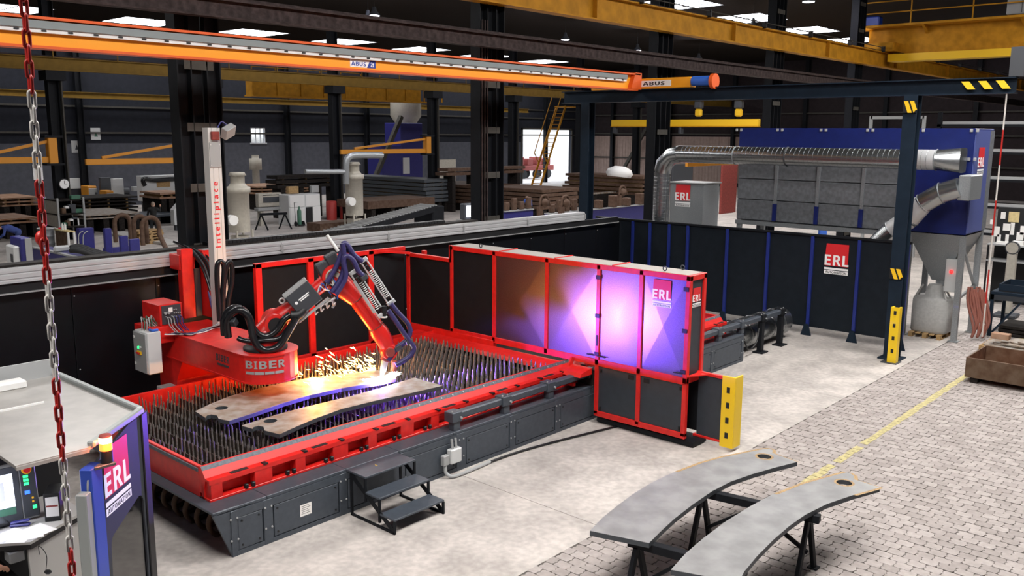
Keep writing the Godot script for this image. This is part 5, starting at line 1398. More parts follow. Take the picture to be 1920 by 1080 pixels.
func build_right() -> void:
	# rusty bin
	var p := pY(1807, 716, 0); var b := T("scrap_bin", "low brown steel scrap bin standing on the pavers by the yellow line", "bin", p)
	var x0 := p.x; var x1 := p.x + 1.5; var z0 := p.z; var z1 := p.z + 2.6
	for q in [[x0, z0, x0 + .03, z1], [x1 - .03, z0, x1, z1], [x0 + .03, z0, x1 - .03, z0 + .03], [x0 + .03, z1 - .03, x1 - .03, z1]]:
		bx(q[0], .12, q[1], q[2], .55, q[3], .006); fin("side", M.bin_brown, b)
	bx(x0 + .03, .12, z0 + .03, x1 - .03, .15, z1 - .03); fin("bottom", M.bin_inside, b)
	for q in [z0 + .1, z1 - .3]: bx(x0 + .05, 0, q, x1 - .05, .12, q + .15); fin("runner", M.steel_dark, b)
	# wooden crate with sheets
	p = pY(1846, 667, .3) ; p.y = 0
	var cr := T("wooden_crate", "open pale wooden crate with grey sheets leaning in it behind the scrap bin", "crate", p)
	for q in [[0, 0, .04, 1.3], [.8, 0, .84, 1.3], [.04, 0, .8, .04], [.04, 1.26, .8, 1.3]]: bx(p.x + q[0], .02, p.z + q[1], p.x + q[2], .3, p.z + q[3]); fin("side_board", M.wood_pale, cr)
	bx(p.x, 0, p.z, p.x + .84, .02, p.z + 1.3); fin("bottom_board", M.wood_pale, cr)
	for k in 3:
		var s := p + Vector3(.42, .14 + k * .09, .65 + k * .05)
		at0(s); xf = Transform3D(Basis.from_euler(Vector3(.05 * k, .1 * k, .06)), s); bx(-.34, -.01, -.4, .34, .01, .4); one("sheet_offcut", M.plate_edge, ["lowest", "middle", "topmost"][k] + " grey sheet offcut lying in the wooden crate", "sheet", "sheet offcuts in the crate")
	# pallet with plate blanks
	p = pY(1832, 656, 0); p = Vector3(p.x + .5, 0, p.z + .68)
	pallet(p, "wooden pallet loaded with rounded steel blanks behind the crate", PI / 2, 1.3, 1.0)
	for k in 5:
		var s := p + Vector3(-.05 + .1 * (k % 2), .127 + k * .035, -.1 + .14 * k)
		at0(s); var pv := PackedVector2Array()
		for i in 16:
			var t := TAU * i / 16; pv.append(Vector2(signf(cos(t)) * pow(absf(cos(t)), .4) * (.45 - .05 * k), signf(sin(t)) * pow(absf(sin(t)), .4) * (.5 - .04 * k)))
		prism(pv, s, Vector3.RIGHT, Vector3(0, 0, 1), Vector3(0, .03, 0)); one("steel_blank", M.plate, ["lowest and largest", "second lowest", "middle", "second highest", "topmost and smallest"][k] + " rounded grey steel blank on the pallet", "steel blank", "steel blanks on the pallet")
	at0(p + Vector3(-.2, .3, -.25)); bx(org.x - .12, org.y, org.z - .2, org.x + .12, org.y + .14, org.z + .2, .01); one("cardboard_box", M.rust_pale, "small brown cardboard box on the stacked steel blanks", "box")
	# blue bench with trays
	p = pY(1850, 629, 0)
	var bn := T("steel_bench", "dark steel bench with blue trays and braced legs by the filter", "bench", p)
	bx(p.x, 1.12, p.z, p.x + 1.4, 1.2, p.z + 3.2, .006); fin("top", M.gantry_blue, bn)
	bx(p.x, .98, p.z, p.x + .06, 1.12, p.z + 3.2); fin("apron", M.booth_dark, bn)
	for q in [[0, 0], [1.3, 0], [0, 3.1], [1.3, 3.1]]: bx(p.x + q[0], 0, p.z + q[1], p.x + q[0] + .08, 1.12, p.z + q[1] + .08); fin("leg", M.gantry_blue, bn)
	bar(p + Vector3(.04, .1, .1), p + Vector3(.04, 1.1, .8), .05, .05); bar(p + Vector3(.04, .1, 1.9), p + Vector3(.04, 1.1, 1.3), .05, .05); fin("brace", M.gantry_blue, bn)
	for k in 2:
		var s := p + Vector3(.1 + k * .1, 1.2, .15 + k * 1.5)
		var tr := T("parts_tray", ["dark blue rimmed parts tray on the end of the dark bench", "dark parts tray farther along the dark bench"][k], "tray", s)
		bx(s.x, s.y, s.z, s.x + 1.1, s.y + .03, s.z + 1.3); fin("bottom", M.black, tr)
		for q in [[0, 0, .03, 1.3], [1.07, 0, 1.1, 1.3], [.03, 0, 1.07, .03], [.03, 1.27, 1.07, 1.3]]: bx(s.x + q[0], s.y + .03, s.z + q[1], s.x + q[2], s.y + .2, s.z + q[3]); fin("rim", M.gantry_blue, tr)
	at0(p + Vector3(.7, 0, 1.0)); for k in 3: bx(p.x + .25, k * .1, p.z + .2, p.x + 1.3, .08 + k * .1, p.z + 1.4 + .2 * k, .01)
	one("plate_pile", M.steel_dark, "pile of dark steel bars on the floor under the bench", "steel bars")
	at0(p + Vector3(.4, 0, 1.9)); cyl(org + Vector3(-.1, .2, -.25), org + Vector3(-.1, .2, .3), .2, .2, 14); cyl(org + Vector3(-.1, .2, .3), org + Vector3(-.1, .2, .5), .12, .1, 12); bx(org.x - .25, 0, org.z - .2, org.x + .05, .06, org.z + .3); one("electric_motor", M.bin_inside, "rusty orange electric motor on the floor under the bench", "motor")
	# coppery hoses hanging on the filter leg
	var hh := T("hung_hoses", "coppery brown hoses hanging in loops on the filter leg", "hoses", pX(1828, 640, 24.6))
	for k in 6:
		var q := pX(1817 + k * 5, 538 + (k % 3) * 5, 24.55 + .05 * k); var w := pX(1822 + k * 5, 632 - (k % 2) * 12, 24.55 + .05 * k)
		tube(spline([q, q.lerp(w, .3) + Vector3(0, 0, -.05), q.lerp(w, .8) + Vector3(0, 0, .05), w, q.lerp(w, .7) + Vector3(.08, 0, .1), q + Vector3(.05, 0, .04)], 5), .035, 7); fin("hose", M.copper, hh)
	# notice board, shelf and bench scale at the back right
	var X := 31.0
	var c0 := pX(1856, 545, X); var c1 := pX(1990, 395, X)
	var nb := T("notice_board", "black notice board with many white paper sheets pinned on it", "notice board", Vector3(X, 0, c0.z))
	bx(X, 0, c0.z, X + .1, c1.y, c1.z); fin("board", M.black_matt, nb)
	for q in [[1863, 425, 12, 18], [1880, 420, 16, 12], [1893, 418, 10, 22], [1905, 436, 15, 14], [1868, 440, 9, 18], [1884, 440, 8, 16], [1856, 412, 8, 8], [1890, 398, 22, 18], [1912, 424, 10, 16], [1876, 398, 10, 12]]:
		var a := pX(q[0], q[1] + q[3], X - .01); var b2 := pX(q[0] + q[2], q[1], X - .01)
		bx(X - .012, a.y, a.z, X, b2.y, b2.z); fin("paper", M.paper if q[0] != 1890 else M.wood_pale, nb)
	var s0 := pX(1850, 482, 30.4); 
	var shf := T("wall_shelf", "dark shelf with white stacks of paper in front of the notice board", "shelf", Vector3(30.4, 0, s0.z))
	for k in 2: bx(30.3, s0.y - k * .5 + .4, s0.z, 30.98, s0.y + .44 - k * .5, s0.z + 4); fin("board", M.alu_dull, shf)
	for k in 3: bx(30.35, 0, s0.z + k * 1.9, 30.4, s0.y + .4, s0.z + k * 1.9 + .05); fin("post", M.black, shf)
	for k in 5:
		at0(Vector3(30.5, s0.y + .44, s0.z + .2 + k * .45)); bx(org.x, org.y, org.z, org.x + .25, org.y + .06 + .05 * (k % 3), org.z + .3); one("paper_stack", M.paper, "white paper stack lying on the dark shelf", "paper stack", "paper stacks on the shelf")
	var sp := pX(1898, 465, 28.5)
	var sc := T("dial_scale", "pedestal scale with big round dial beside the dark bench", "scale", Vector3(28.6, 0, sp.z))
	cyl(sp, sp + Vector3(.1, 0, 0), .19, .19, 18); fin("dial_case", M.dark_grey, sc)
	cyl(sp - Vector3(.005, 0, 0), sp, .16, .16, 18); fin("dial", M.machine_beige, sc)
	bx(28.5, .1, sp.z - .12, 28.7, sp.y - .15, sp.z + .12, .02); fin("column", M.machine_beige, sc)
	bx(28.3, 0, sp.z - .3, 28.9, .1, sp.z + .3, .02); fin("foot", M.dark_grey, sc)
	# tall storage rack of bars in the far right
	var rk := T("bar_rack", "tall dark rack holding long grey bars at the far right", "rack", Vector3(40, 0, -8))
	for k in 5:
		bx(40, 1.2 + k * 1.1, -12, 41, 1.3 + k * 1.1, 2); fin("shelf", M.column, rk)
		for j in 4: bx(40.05 + j * .2, 1.3 + k * 1.1, -11.8, 40.2 + j * .2, 1.42 + k * 1.1, 1.8); fin("steel_bar", M.alu_dull if j == 0 else M.steel_dark, rk)
	for k in 4: bx(40, 0, -12 + k * 4.6, 40.15, 6.2, -11.85 + k * 4.6); fin("upright", M.steel_black, rk)

func slabs(xl: float, xc: float, xr: float, yt: float, h: float, n: int, th: float, m: Material, what: String, where: String, gap := .05, top: Material = null) -> void:
	# a stack of n plates on floor beams; what: the plate, where: which stack
	var q := cb(xl, xc, xr, yt, h, 0, 0, false)
	for k in n:
		var y1 := h - k * (th + gap); var j := rng.randf_range(-.15, .15) if k > 0 else 0.0
		at0(Vector3((q[0] + q[1]) / 2, y1 - th, (q[2] + q[3]) / 2))
		var lab := what + " " + where
		if n > 1: lab = ["topmost ", "second ", "third ", "fourth ", "fifth ", "sixth "][k] + what + (" from the top " if k > 0 else " ") + where
		bx(q[0] + j, y1 - th, q[2] + j, q[1] + j, y1, q[3] + j * .5)
		one("steel_plate", top if top and k == 0 else m, lab, "steel plate", "plates " + where if n > 1 else "")
		if k > 0:
			for i in 3: bx(q[0] + (q[1] - q[0]) * (.1 + .35 * i), y1, q[2] + .2, q[0] + (q[1] - q[0]) * (.1 + .35 * i) + .12, y1 + gap, q[3] - .2)
			at0(org); one("spacer_bars", M.wood, "spacer strips under the " + ["topmost", "second", "third", "fourth", "fifth"][k - 1] + " plate " + where, "spacers", "spacers " + where)
	var yb := h - n * th - (n - 1) * gap
	if yb > .08:
		var t := T("support_beams", "dark beams on the floor under the plates " + where, "supports", Vector3((q[0] + q[1]) / 2, 0, (q[2] + q[3]) / 2))
		var L: float = q[1] - q[0]
		for k in 4: bx(q[0] + L * (.06 + .28 * k), 0, q[2] + .1, q[0] + L * (.06 + .28 * k) + .3, yb - .005, q[3] - .08); fin("beam", M.steel_dark, t)

func jib(xm: float, yt: float, yb: float, xe: float, ye: float, z: float, label: String) -> void:
	var m := pZ(xm, (yt + yb) / 2, z); var e := pZ(xe, ye, z)
	var h := (pZ(xm, yt, z).y - pZ(xm, yb, z).y)
	var t := T("jib_crane", label, "jib crane", m)
	bx(m.x - .2, m.y - h / 2, z - .2, m.x + .2, m.y + h / 2, z + .2, .03); fin("bracket", M.jib_orange, t)
	for s in [-1.0, 1.0]: bx(m.x - .35, m.y + s * h * .5 - .05, z - .3, m.x + .45, m.y + s * h * .5 + .05, z + .25); fin("clamp", M.column, t)
	bar(Vector3(m.x, e.y, z), Vector3(e.x, e.y, z), .16, .28, .02); fin("boom", M.jib_orange, t)
	bar(Vector3(m.x, m.y + h * .35, z), Vector3(lerpf(m.x, e.x, .85), e.y + .2, z), .1, .14, .01); fin("tie", M.jib_orange, t)

func build_back() -> void:
	# --- left part of the aisle behind the rail ---
	var q := cbase(18, 38, 58, 447, 1.9)
	var bc := T("blue_cabinet", "blue and grey machine cabinet with white side panel behind the rail", "cabinet", q)
	cb(18, 38, 58, 447, 1.9, 0, .03); fin("body", M.machine_blue, bc)
	var c := cb(18, 38, 58, 447, 1.9, 0, 0, false)
	bx(c[0] + .12, .3, c[3], c[1], 1.88, c[3] + .03); fin("door", M.cabinet_grey, bc)
	bx(c[0] - .18, .5, c[2] + .1, c[0], 1.65, c[3] - .1, .04); var wp := fin("side_panel", M.box_grey, bc)
	bx(c[0] - .19, 1.15, c[3] - .42, c[0] - .18, 1.4, c[3] - .22); fin("display", M.dark_grey, wp)
	q = cbase(62, 140, 178, 484, .8)
	var bt := T("blue_machine_bed", "long blue machine bed with pale edge behind the aluminium rail", "machine", q)
	c = cb(62, 140, 178, 484, .8, .1, .02); fin("bed", M.machine_blue, bt)
	bx(c[0] - .02, .8, c[2], c[0] + .12, .86, c[3]); fin("edge_rail", M.cabinet_grey, bt)
	at0(pY(160, 470, .9))
	for k in 4: tube(spline([pY(133, 464 + k * 2, 1.1), pY(150, 462 + k * 3, 1.1), pY(175, 470 + k * 3, .9), pY(212, 480 + k * 2, .6)], 5), .09, 8)
	one("hose_bundle", M.black_matt, "thick bundle of black hoses lying over the blue machine bed", "hoses")
	simple("roller", "grey steel roller lying across the blue machine bed", "roller", M.alu_dull, [98, 101, 132, 462, 1.1], .86, .08)
	q = cbase(142, 148, 176, 429, 1.25)
	var bb := T("blue_bin", "dark blue steel bin with wire handles behind the rail", "bin", q)
	c = cb(142, 148, 176, 429, 1.25, 0, .02); fin("body", M.machine_blue, bb)
	for k in 2:
		var h0 := pZ(148 + k * 8, 462, c[3] + .03); var h1 := pZ(156 + k * 9, 433, c[3] + .03)
		tube(spline([h0, h0.lerp(h1, .6) + Vector3(-.1, .1, 0), h1], 4), .02, 5); fin("handle", M.alu_dull, bb)
	q = cbase(100, 126, 141, 434, .98)
	var wb := T("workbench", "workbench with pale top carrying bottles and gloves beside the blue bin", "bench", q)
	c = cb(100, 126, 141, 434, .98, .93, .01); fin("top", M.wood_pale, wb)
	for k in 4: bx([c[0], c[1] - .08][k % 2], 0, [c[2], c[3] - .08][k / 2], [c[0], c[1] - .08][k % 2] + .08, .93, [c[2], c[3] - .08][k / 2] + .08); fin("leg", M.white_paint, wb)
	bx(c[0] + .05, .2, c[2] + .05, c[0] + .1, .9, c[3] - .05); fin("side_panel", M.bin_brown, wb)
	for k in 5:
		var s := Vector3(lerpf(c[0], c[1], .15 + .17 * k), .98, lerpf(c[2], c[3], .2 + .3 * (k % 2)))
		at0(s)
		if k in [1, 3]:
			lathe(s, Vector3.UP, [[.05, 0], [.05, .2], [.02, .26], [.02, .3]], 10); one("spray_bottle", M.white_paint, "white bottle standing on the workbench by the blue bin", "bottle", "bottles on the workbench")
		else:
			bx(s.x - .12, s.y, s.z - .1, s.x + .12, s.y + .06, s.z + .1, .03); one("work_glove", M.logo_red if k == 2 else M.machine_beige, "red work glove lying on the workbench" if k == 2 else "pale work glove lying on the workbench", "glove", "gloves on the workbench")
	var dp := pY(87, 428, 1.0); dp.y = 0
	var dm := T("steel_drum", "grey steel drum standing behind the hanging chain", "drum", dp)
	lathe(dp, Vector3.UP, [[.36, 0], [.36, .33], [.38, .35], [.36, .37], [.36, .65], [.38, .67], [.36, .69], [.36, 1.0]], 18); fin("shell", M.galv_panel, dm)
	hoop(dp + Vector3(0, 1.0, 0), Basis(Vector3.RIGHT, Vector3.FORWARD, Vector3.UP), .37, .02, 18, 5); fin("rim", M.white_paint, dm)
	# tool rack
	q = cbase(82, 106, 158, 372, 2.1)
	var tr := T("tool_rack", "grey frame rack with cluttered shelves behind the workbench", "rack", q)
	c = cb(82, 106, 158, 372, 2.1, 0, 0, false)
	for k in 4: bx([c[0], c[1] - .08][k % 2], 0, [c[2], c[3] - .08][k / 2], [c[0], c[1] - .08][k % 2] + .08, 2.1, [c[2], c[3] - .08][k / 2] + .08); fin("post", M.cabinet_grey, tr)
	for y in [.7, 1.3, 1.95]: bx(c[0], y, c[2], c[1], y + .05, c[3]); fin("shelf", M.steel_dark, tr)
	bx(c[0] + .02, .2, c[2] + .1, c[0] + .05, 1.95, c[3] - .1); fin("side_sheet", M.machine_beige, tr)
	for k in 9:
		var s := Vector3(lerpf(c[0] + .2, c[1] - .3, (k % 5) / 5.0 + .05), [.75, 1.35, 2.0][k / 4 % 3], c[3] - .35)
		at0(s); bx(s.x, s.y, s.z, s.x + .25 + .1 * (k % 3), s.y + .2 + .08 * (k % 4), s.z + .25, .03)
		one("stored_case", [M.green, M.bin_brown, M.white_paint, M.dark_grey][k % 4], ["green", "brown", "white", "dark grey"][k % 4] + " case on the " + ["lower", "middle", "top"][k / 4] + " shelf of the grey tool rack", "case", "cases in the tool rack")
	# blue stands and brown arched clamps
	for k in 3:
		var s: Array = [[192, 196, 209, 429, 1.35], [222, 225, 240, 443, 1.1], [240, 243, 262, 449, 1.05]][k]
		simple("blue_stand", ["tall blue steel stand beside the arched clamps", "blue steel block stand between the arched clamps", "low blue steel block stand by the pale sheets"][k], "stand", M.machine_blue, s, 0.0, .02)
	q = cbase(192, 196, 262, 466, .55); at0(q); cb(192, 196, 262, 466, .55, 0, .02); one("blue_bench", M.machine_blue, "long low blue bench joining the block stands behind the rail", "bench")
	for k in 3:
		var s: Array = [[217, 246, 452], [253, 276, 455], [268, 300, 458]][k]
		var p0 := pY(s[0], s[2], .55); var p1 := pZ(s[1], s[2], p0.z); var r := (p1.x - p0.x) / 2.0; var hh := 1.65
		at0(p0); var pts := [Vector3(p0.x, .5, p0.z), Vector3(p0.x, hh - r, p0.z)]
		for j in 7: pts.append(Vector3(p0.x + r - cos(PI * (j + 1) / 8.0) * r, hh - r + sin(PI * (j + 1) / 8.0) * r, p0.z))
		pts.append(Vector3(p1.x, hh - r, p0.z)); pts.append(Vector3(p1.x, .5 if k < 2 else .9, p0.z))
		if k == 2: pts.append(pY(312, 468, .6))
		tube(pts, .1, 8); one("arched_hose", M.rust, ["brown arched hose loop on the blue stands", "dark arched hose loop in front of the pallet stack", "wide arched hose loop ending on the pale floor"][k], "hose loop")
	var pp := pY(275, 452, .1); pp.y = 0
	for k in 5:
		var pn := pallet(pp + Vector3(.05 * (k % 2), k * .127, 0), ["lowest", "second lowest", "middle", "second highest", "topmost"][k] + " wooden pallet in the stack behind the arched hoses", .1)
		pn.set_meta("group", "stack of empty pallets")
	slabs(200, 310, 345, 456, .12, 1, .1, M.desk_top, "pale sheet", "on the floor beside the big column", .02)
	# plate piles left of the big column
	slabs(120, 158, 258, 372, 1.5, 5, .08, M.steel_dark, "dark plate", "in the pile left of the big column", .12)
	slabs(100, 158, 262, 404, .95, 2, .06, M.plate, "pale plate", "on low supports before the dark pile", .1)
	slabs(160, 200, 345, 409, .6, 1, .12, M.plinth, "long grey beam", "on supports by the worker in black", .05)
	slabs(262, 300, 350, 362, 1.7, 2, .1, M.rust_pale, "rusty plate", "on the pile by the white hood", .15)
	slabs(-40, 2, 74, 372, 1.4, 3, .08, M.rust_pale, "rusty plate", "in the pile left of the far column", .12)
	slabs(-60, -20, 70, 412, 1.0, 2, .08, M.rust_pale, "pale rusty plate", "beside the bending worker", .1)
	q = cbase(318, 325, 360, 376, 1.6)
	var wc := T("white_cabinet", "white machine hood with sloped shoulder beside the big column", "machine", q)
	c = cb(318, 325, 360, 376, 1.6, 0, 0, false)
	prism(PackedVector2Array([Vector2(c[0], .3), Vector2(c[1], .3), Vector2(c[1], 1.6), Vector2(c[0] + .5, 1.6), Vector2(c[0], 1.1)]), Vector3(0, 0, c[2]), Vector3.RIGHT, Vector3.UP, Vector3(0, 0, c[3] - c[2])); fin("hood", M.box_grey, wc)
	bx(c[0] + .1, 0, c[2] + .1, c[1] - .1, .3, c[3] - .1); fin("base", M.dark_grey, wc)
	bx(c[0] + .5, 1.3, c[3], c[1], 1.33, c[3] + .02); fin("seam", M.dark_grey, wc)
	# white machine with black hose at the wall
	q = cbase(255, 264, 350, 330, 2.4)
	var wm := T("white_machine", "long white machine with black hose standing at the grey back wall", "machine", q)
	c = cb(255, 264, 350, 330, 2.4, .8, .03); fin("cover", M.box_grey, wm)
	cb(245, 250, 350, 350, 1.5, 1.2, .02); fin("beam", M.cabinet_grey, wm)
	bx(c[0] + .2, 0, c[2] + .1, c[1] - .2, .8, c[3]); fin("base", M.dark_grey, wm)
	var hp := []
	for s in [[272, 348], [268, 340], [272, 335], [290, 338], [320, 336], [338, 336], [341, 345], [342, 358]]: hp.append(pZ(s[0], s[1], c[3] + .15))
	tube(spline(hp, 4), .14, 8); fin("hose", M.hose, wm)
	for k in 2: bx(c[0] + 1.0 + k * 1.5, 1.65, c[3], c[0] + 1.9 + k * 1.5, 2.05, c[3] + .02); fin("hatch", M.wood, wm)
	# welders and cabinets along the back wall
	for s in [[151, 164, 181, 349], [186, 198, 213, 358]]:
		q = cbase(s[0], s[1], s[2], s[3], 1.6)
		var wd := T("welding_unit", "orange and grey welding unit at the back wall" if s[0] == 151 else "small orange and grey welding unit below the switch cabinets", "welder", q)
		c = cb(s[0], s[1], s[2], s[3], 1.6, 0, .04); fin("case", M.jib_orange, wd)
		bx(c[0] + .05, .1, c[3], c[1], 1.45, c[3] + .05, .02); var fp := fin("front", M.cabinet_grey, wd)
		cyl(Vector3(c[0] + .5, 1.1, c[3] + .05), Vector3(c[0] + .5, 1.1, c[3] + .08), .08, .08, 10); fin("dial", M.dark_grey, fp)
	simple("switch_cabinet", "white switch cabinet hanging at the back wall beside a column", "cabinet", M.box_grey, [207, 211, 231, 335, 2.15], .95, .02)
	simple("switch_cabinet", "dark switch cabinet with pale fittings at the back wall", "cabinet", M.dark_grey, [184, 188, 207, 333, 2.15], .9, .02)
	at0(pZ(227, 358, -61)); cyl(org, org + Vector3(.5, 0, 0), .25, .25, 12); bx(org.x - .1, 0, org.z - .2, org.x + .6, org.y - .2, org.z + .2); one("bench_grinder", M.dark_grey, "dark bench grinder on a stand under the white switch cabinet", "grinder")
	at0(pZ(138, 344, -61.8)); bx(org.x - .45, org.y - .35, -61.99, org.x + .45, org.y + .35, -61.8, .02); one("fuse_box", M.box_grey, "small white fuse box on the back wall by the clock", "fuse box")
	for s in [[143, 275, "poster with a dark figure pinned on the back wall"], [179, 251, "poster with a green mark high on the back wall"]]:
		var po := pZ(s[0], s[1], -61.99)
		var pt := T("wall_poster", s[2], "poster", po)
		bx(po.x - .32, po.y - .4, -61.998, po.x + .32, po.y + .4, -61.96); fin("sheet", M.box_grey, pt)
		prism(PackedVector2Array([Vector2(-.1, -.2), Vector2(.15, -.2), Vector2(0, .15)]), Vector3(po.x, po.y, -61.96), Vector3.RIGHT, Vector3.UP, Vector3(0, 0, .004)); fin("print", M.dark_grey if s[0] == 143 else M.green, pt)
	var cl := pZ(120, 345, -44.2)
	var ck := T("wall_clock", "round white clock on the column beside the jib crane", "clock", cl)
	cyl(cl, cl + Vector3(0, 0, .05), .26, .26, 18); fin("case", M.black, ck)
	cyl(cl + Vector3(0, 0, .05), cl + Vector3(0, 0, .055), .22, .22, 18); fin("dial", M.white_print, ck)
	bx(cl.x - .01, cl.y, cl.z + .055, cl.x + .01, cl.y + .16, cl.z + .06); bx(cl.x, cl.y - .01, cl.z + .055, cl.x + .1, cl.y + .01, cl.z + .06); fin("hand", M.black, ck)
	at0(pZ(71, 323, -61.98)); bx(org.x - .3, org.y - .5, -61.998, org.x + .3, org.y + .5, -61.96); one("wall_sign", M.white_print, "white lit sign on the back wall behind the hanging chain", "sign")
	jib(97, 256, 308, -60, 302, -43.9, "orange jib crane on the far column at the left")
	jib(352, 262, 306, 160, 304, -43.9, "orange jib crane reaching left from behind the big column")
	jib(801, 255, 289, 638, 285, -43.9, "orange jib crane on the column beside the blue machine")
	# --- middle: filters, white machine, trestle ---
	for s in [[425, 440, 466, 345, 3.0, "beige cyclone filter tower behind the camera mast"], [645, 652, 681, 322, 3.2, "beige filter tower with silver pipe beside the red bollards"]]:
		q = cbase(s[0], s[1], s[2], s[3], s[4])
		var ft := T("filter_tower", s[5], "filter", q); var r: float = .46
		c = cb(s[0], s[1], s[2], s[3], s[4], 0, 0, false); var cc := Vector3((c[0] + c[1]) / 2, 0, (c[2] + c[3]) / 2)
		var hh: float = s[4]
		lathe(cc + Vector3(0, .9, 0), Vector3.UP, [[.45, 0], [r, .1], [r, hh - 1.3], [r * 1.15, hh - 1.29], [r * 1.15, hh - 1.05], [r * .9, hh - 1.04], [r * .7, hh - .9]], 16); fin("drum", M.machine_beige, ft)
		for k in 4: bx(cc.x + [-.4, .35][k % 2], 0, cc.z + [-.4, .35][k / 2], cc.x + [-.4, .35][k % 2] + .07, 1.0, cc.z + [-.4, .35][k / 2] + .07); fin("leg", M.machine_beige, ft)
		bx(cc.x - .3, .1, cc.z - .3, cc.x + .3, .75, cc.z + .3, .03); fin("dust_bin", M.machine_beige, ft)
		lathe(cc + Vector3(0, hh - .02, 0), Vector3.UP, [[.3, 0], [.3, .35], [.38, .36], [.3, .5]], 12); fin("fan_housing", M.machine_beige, ft)
		cyl(cc + Vector3(-.7, hh - 1.5, .45), cc + Vector3(-.7, hh - 1.5, .75), .22, .22, 12); fin("fan_motor", M.white_paint, ft)
		if s[0] > 600:
			var zt: float = cc.z + .3
			tube(spline([pZ(649, 345, zt), pZ(649, 306, zt), pZ(654, 295, zt), pZ(668, 291, zt), pZ(716, 291, zt)], 4), .17, 10); fin("pipe", M.galv, ft)
			tube([pZ(648, 322, zt), pZ(572, 322, zt)], .12, 8); fin("pipe", M.galv, ft)
	if true:
		var cc := pZ(480, 330, -58); cc.y = 0; at0(cc)
		lathe(cc, Vector3.UP, [[.26, 0], [.26, 2.44], [.45, 2.45], [.45, 3.26], [.26, 3.27], [.26, 3.5]], 14); one("filter_tower", M.machine_beige, "squat grey extraction tower at the back wall", "filter")
	q = cbase(520, 541, 600, 366, 1.72)
	var ws := T("white_press", "big white machine cabinet with open black doorway in the aisle", "machine", q)
	c = cb(520, 541, 600, 366, 1.72, 0, .02); fin("body", M.box_grey, ws)
	var dxm: float = (c[0] + c[1]) / 2
	for k in 4:
		var xa: float = c[0] + .05 + (k % 2) * (c[1] - c[0]) / 2; var yb2 := .05 if k < 2 else 1.02
		if k == 1:
			bx(xa + .45, .05, c[3], c[1] - .03, .98, c[3] + .06, .01); fin("door", M.white_paint, ws)
			bx(xa, .05, c[3], xa + .45, .98, c[3] + .012); fin("doorway", M.black, ws)
		else:
			bx(xa, yb2, c[3], xa + (c[1] - c[0]) / 2 - .08, yb2 + (.93 if k < 2 else .66), c[3] + .03, .01); fin("door", M.white_paint, ws)
	var c2 := cb(478, 484, 528, 362, 1.85, 1.2, 0, false)
	bx(c2[0], 1.05, c2[2], c2[1], 1.82, c2[3], .03); fin("head", M.machine_beige, ws)
	bx(c2[0] + .3, 1.3, c2[3], c2[1] - .2, 1.6, c2[3] + .03); bx(c2[0] + .3, 1.7, c2[3], c2[1] - .2, 1.72, c2[3] + .03); fin("slot", M.dark_grey, ws)
	bx(c2[0] - .1, .85, c2[2], c2[1], 1.02, c2[3] + .1, .02); fin("table", M.cabinet_grey, ws)
	bx(c2[0] + .1, 0, c2[2], c2[0] + .3, .85, c2[3]); fin("leg", M.machine_beige, ws)
	at0(cbase(534, 540, 560, 352, 2.3, 1.9)); cb(536, 541, 560, 350, 2.15, 1.74, .02); one("cardboard_box", M.wood, "brown cardboard box on top of the white machine cabinet", "box")
	at0(cbase(575, 582, 600, 350, 2.35, 1.9)); cb(580, 584, 598, 348, 2.15, 1.74, .02); one("grey_case", M.cabinet_grey, "grey metal case on top of the white machine cabinet", "case")
	# sawhorse, gas trolley, bollards, tool trestle
	var a := pY(487, 402, .85); var b := pY(538, 400, .85)
	var sh := T("sawhorse", "black sawhorse standing on the pale floor in the aisle", "trestle", Vector3((a.x + b.x) / 2, 0, (a.z + b.z) / 2))
	bar(a, b, .14, .12); fin("top_bar", M.steel_black, sh)
	for s in [a.lerp(b, .05), a.lerp(b, .92)]:
		for k in [-1, 1]: bar(s, Vector3(s.x + k * .2, .0, s.z + k * .3), .08, .06); fin("leg", M.column, sh)
	var gp := pY(562, 424, 0)
	var gt := T("gas_trolley", "small trolley with green gas bottle beside the white machine", "trolley", gp)
	lathe(gp + Vector3(0, .1, 0), Vector3.UP, [[.12, 0], [.12, .75], [.05, .9], [.04, 1.0]], 12); fin("bottle", M.green, gt)
	bx(gp.x - .18, .05, gp.z - .15, gp.x + .18, .1, gp.z + .3); tube([gp + Vector3(-.15, .1, -.15), gp + Vector3(-.15, 1.3, -.25), gp + Vector3(.15, 1.3, -.25), gp + Vector3(.15, .1, -.15)], .02, 5); fin("frame", M.black, gt)
	for k in [-1, 1]: cyl(gp + Vector3(k * .22, .14, .0), gp + Vector3(k * .27, .14, 0), .14, .14, 12); fin("wheel", M.black_matt, gt)
	for s in [[622, 412], [647, 410]]:
		var bp := pY(s[0], s[1], 0)
		at0(bp); lathe(bp, Vector3.UP, [[.32, 0], [.32, 1.1], [.25, 1.13]], 16); one("bollard", M.red_bollard, "red padded bollard next to the white machine cabinet" if s[0] == 622 else "red padded bollard close against the filter tower", "bollard", "red bollards")
	# coil of hoses, bucket and blue pump near the rail
	for k in 2:
		var s := pY([449, 510][k], [447, 448][k], .3)
		at0(Vector3(s.x, 0, s.z))
		if k == 0:
			for j in 4: hoop(s + Vector3(0, -.25 + .07 * j, 0), Basis(Vector3.RIGHT, Vector3.FORWARD, Vector3.UP), .62 - .08 * j, .05, 20, 6)
			one("hose_coil", M.hose, "coil of black hose lying on the floor behind the rail", "hose")
		else:
			bx(s.x - .1, 0, s.z - .2, s.x + .3, .4, s.z + .2, .08); cyl(s + Vector3(.3, -.1, 0), s + Vector3(.7, -.1, 0), .16, .16, 10); one("pump", M.bright_blue, "small blue pump standing on the floor near the hose coil", "pump")
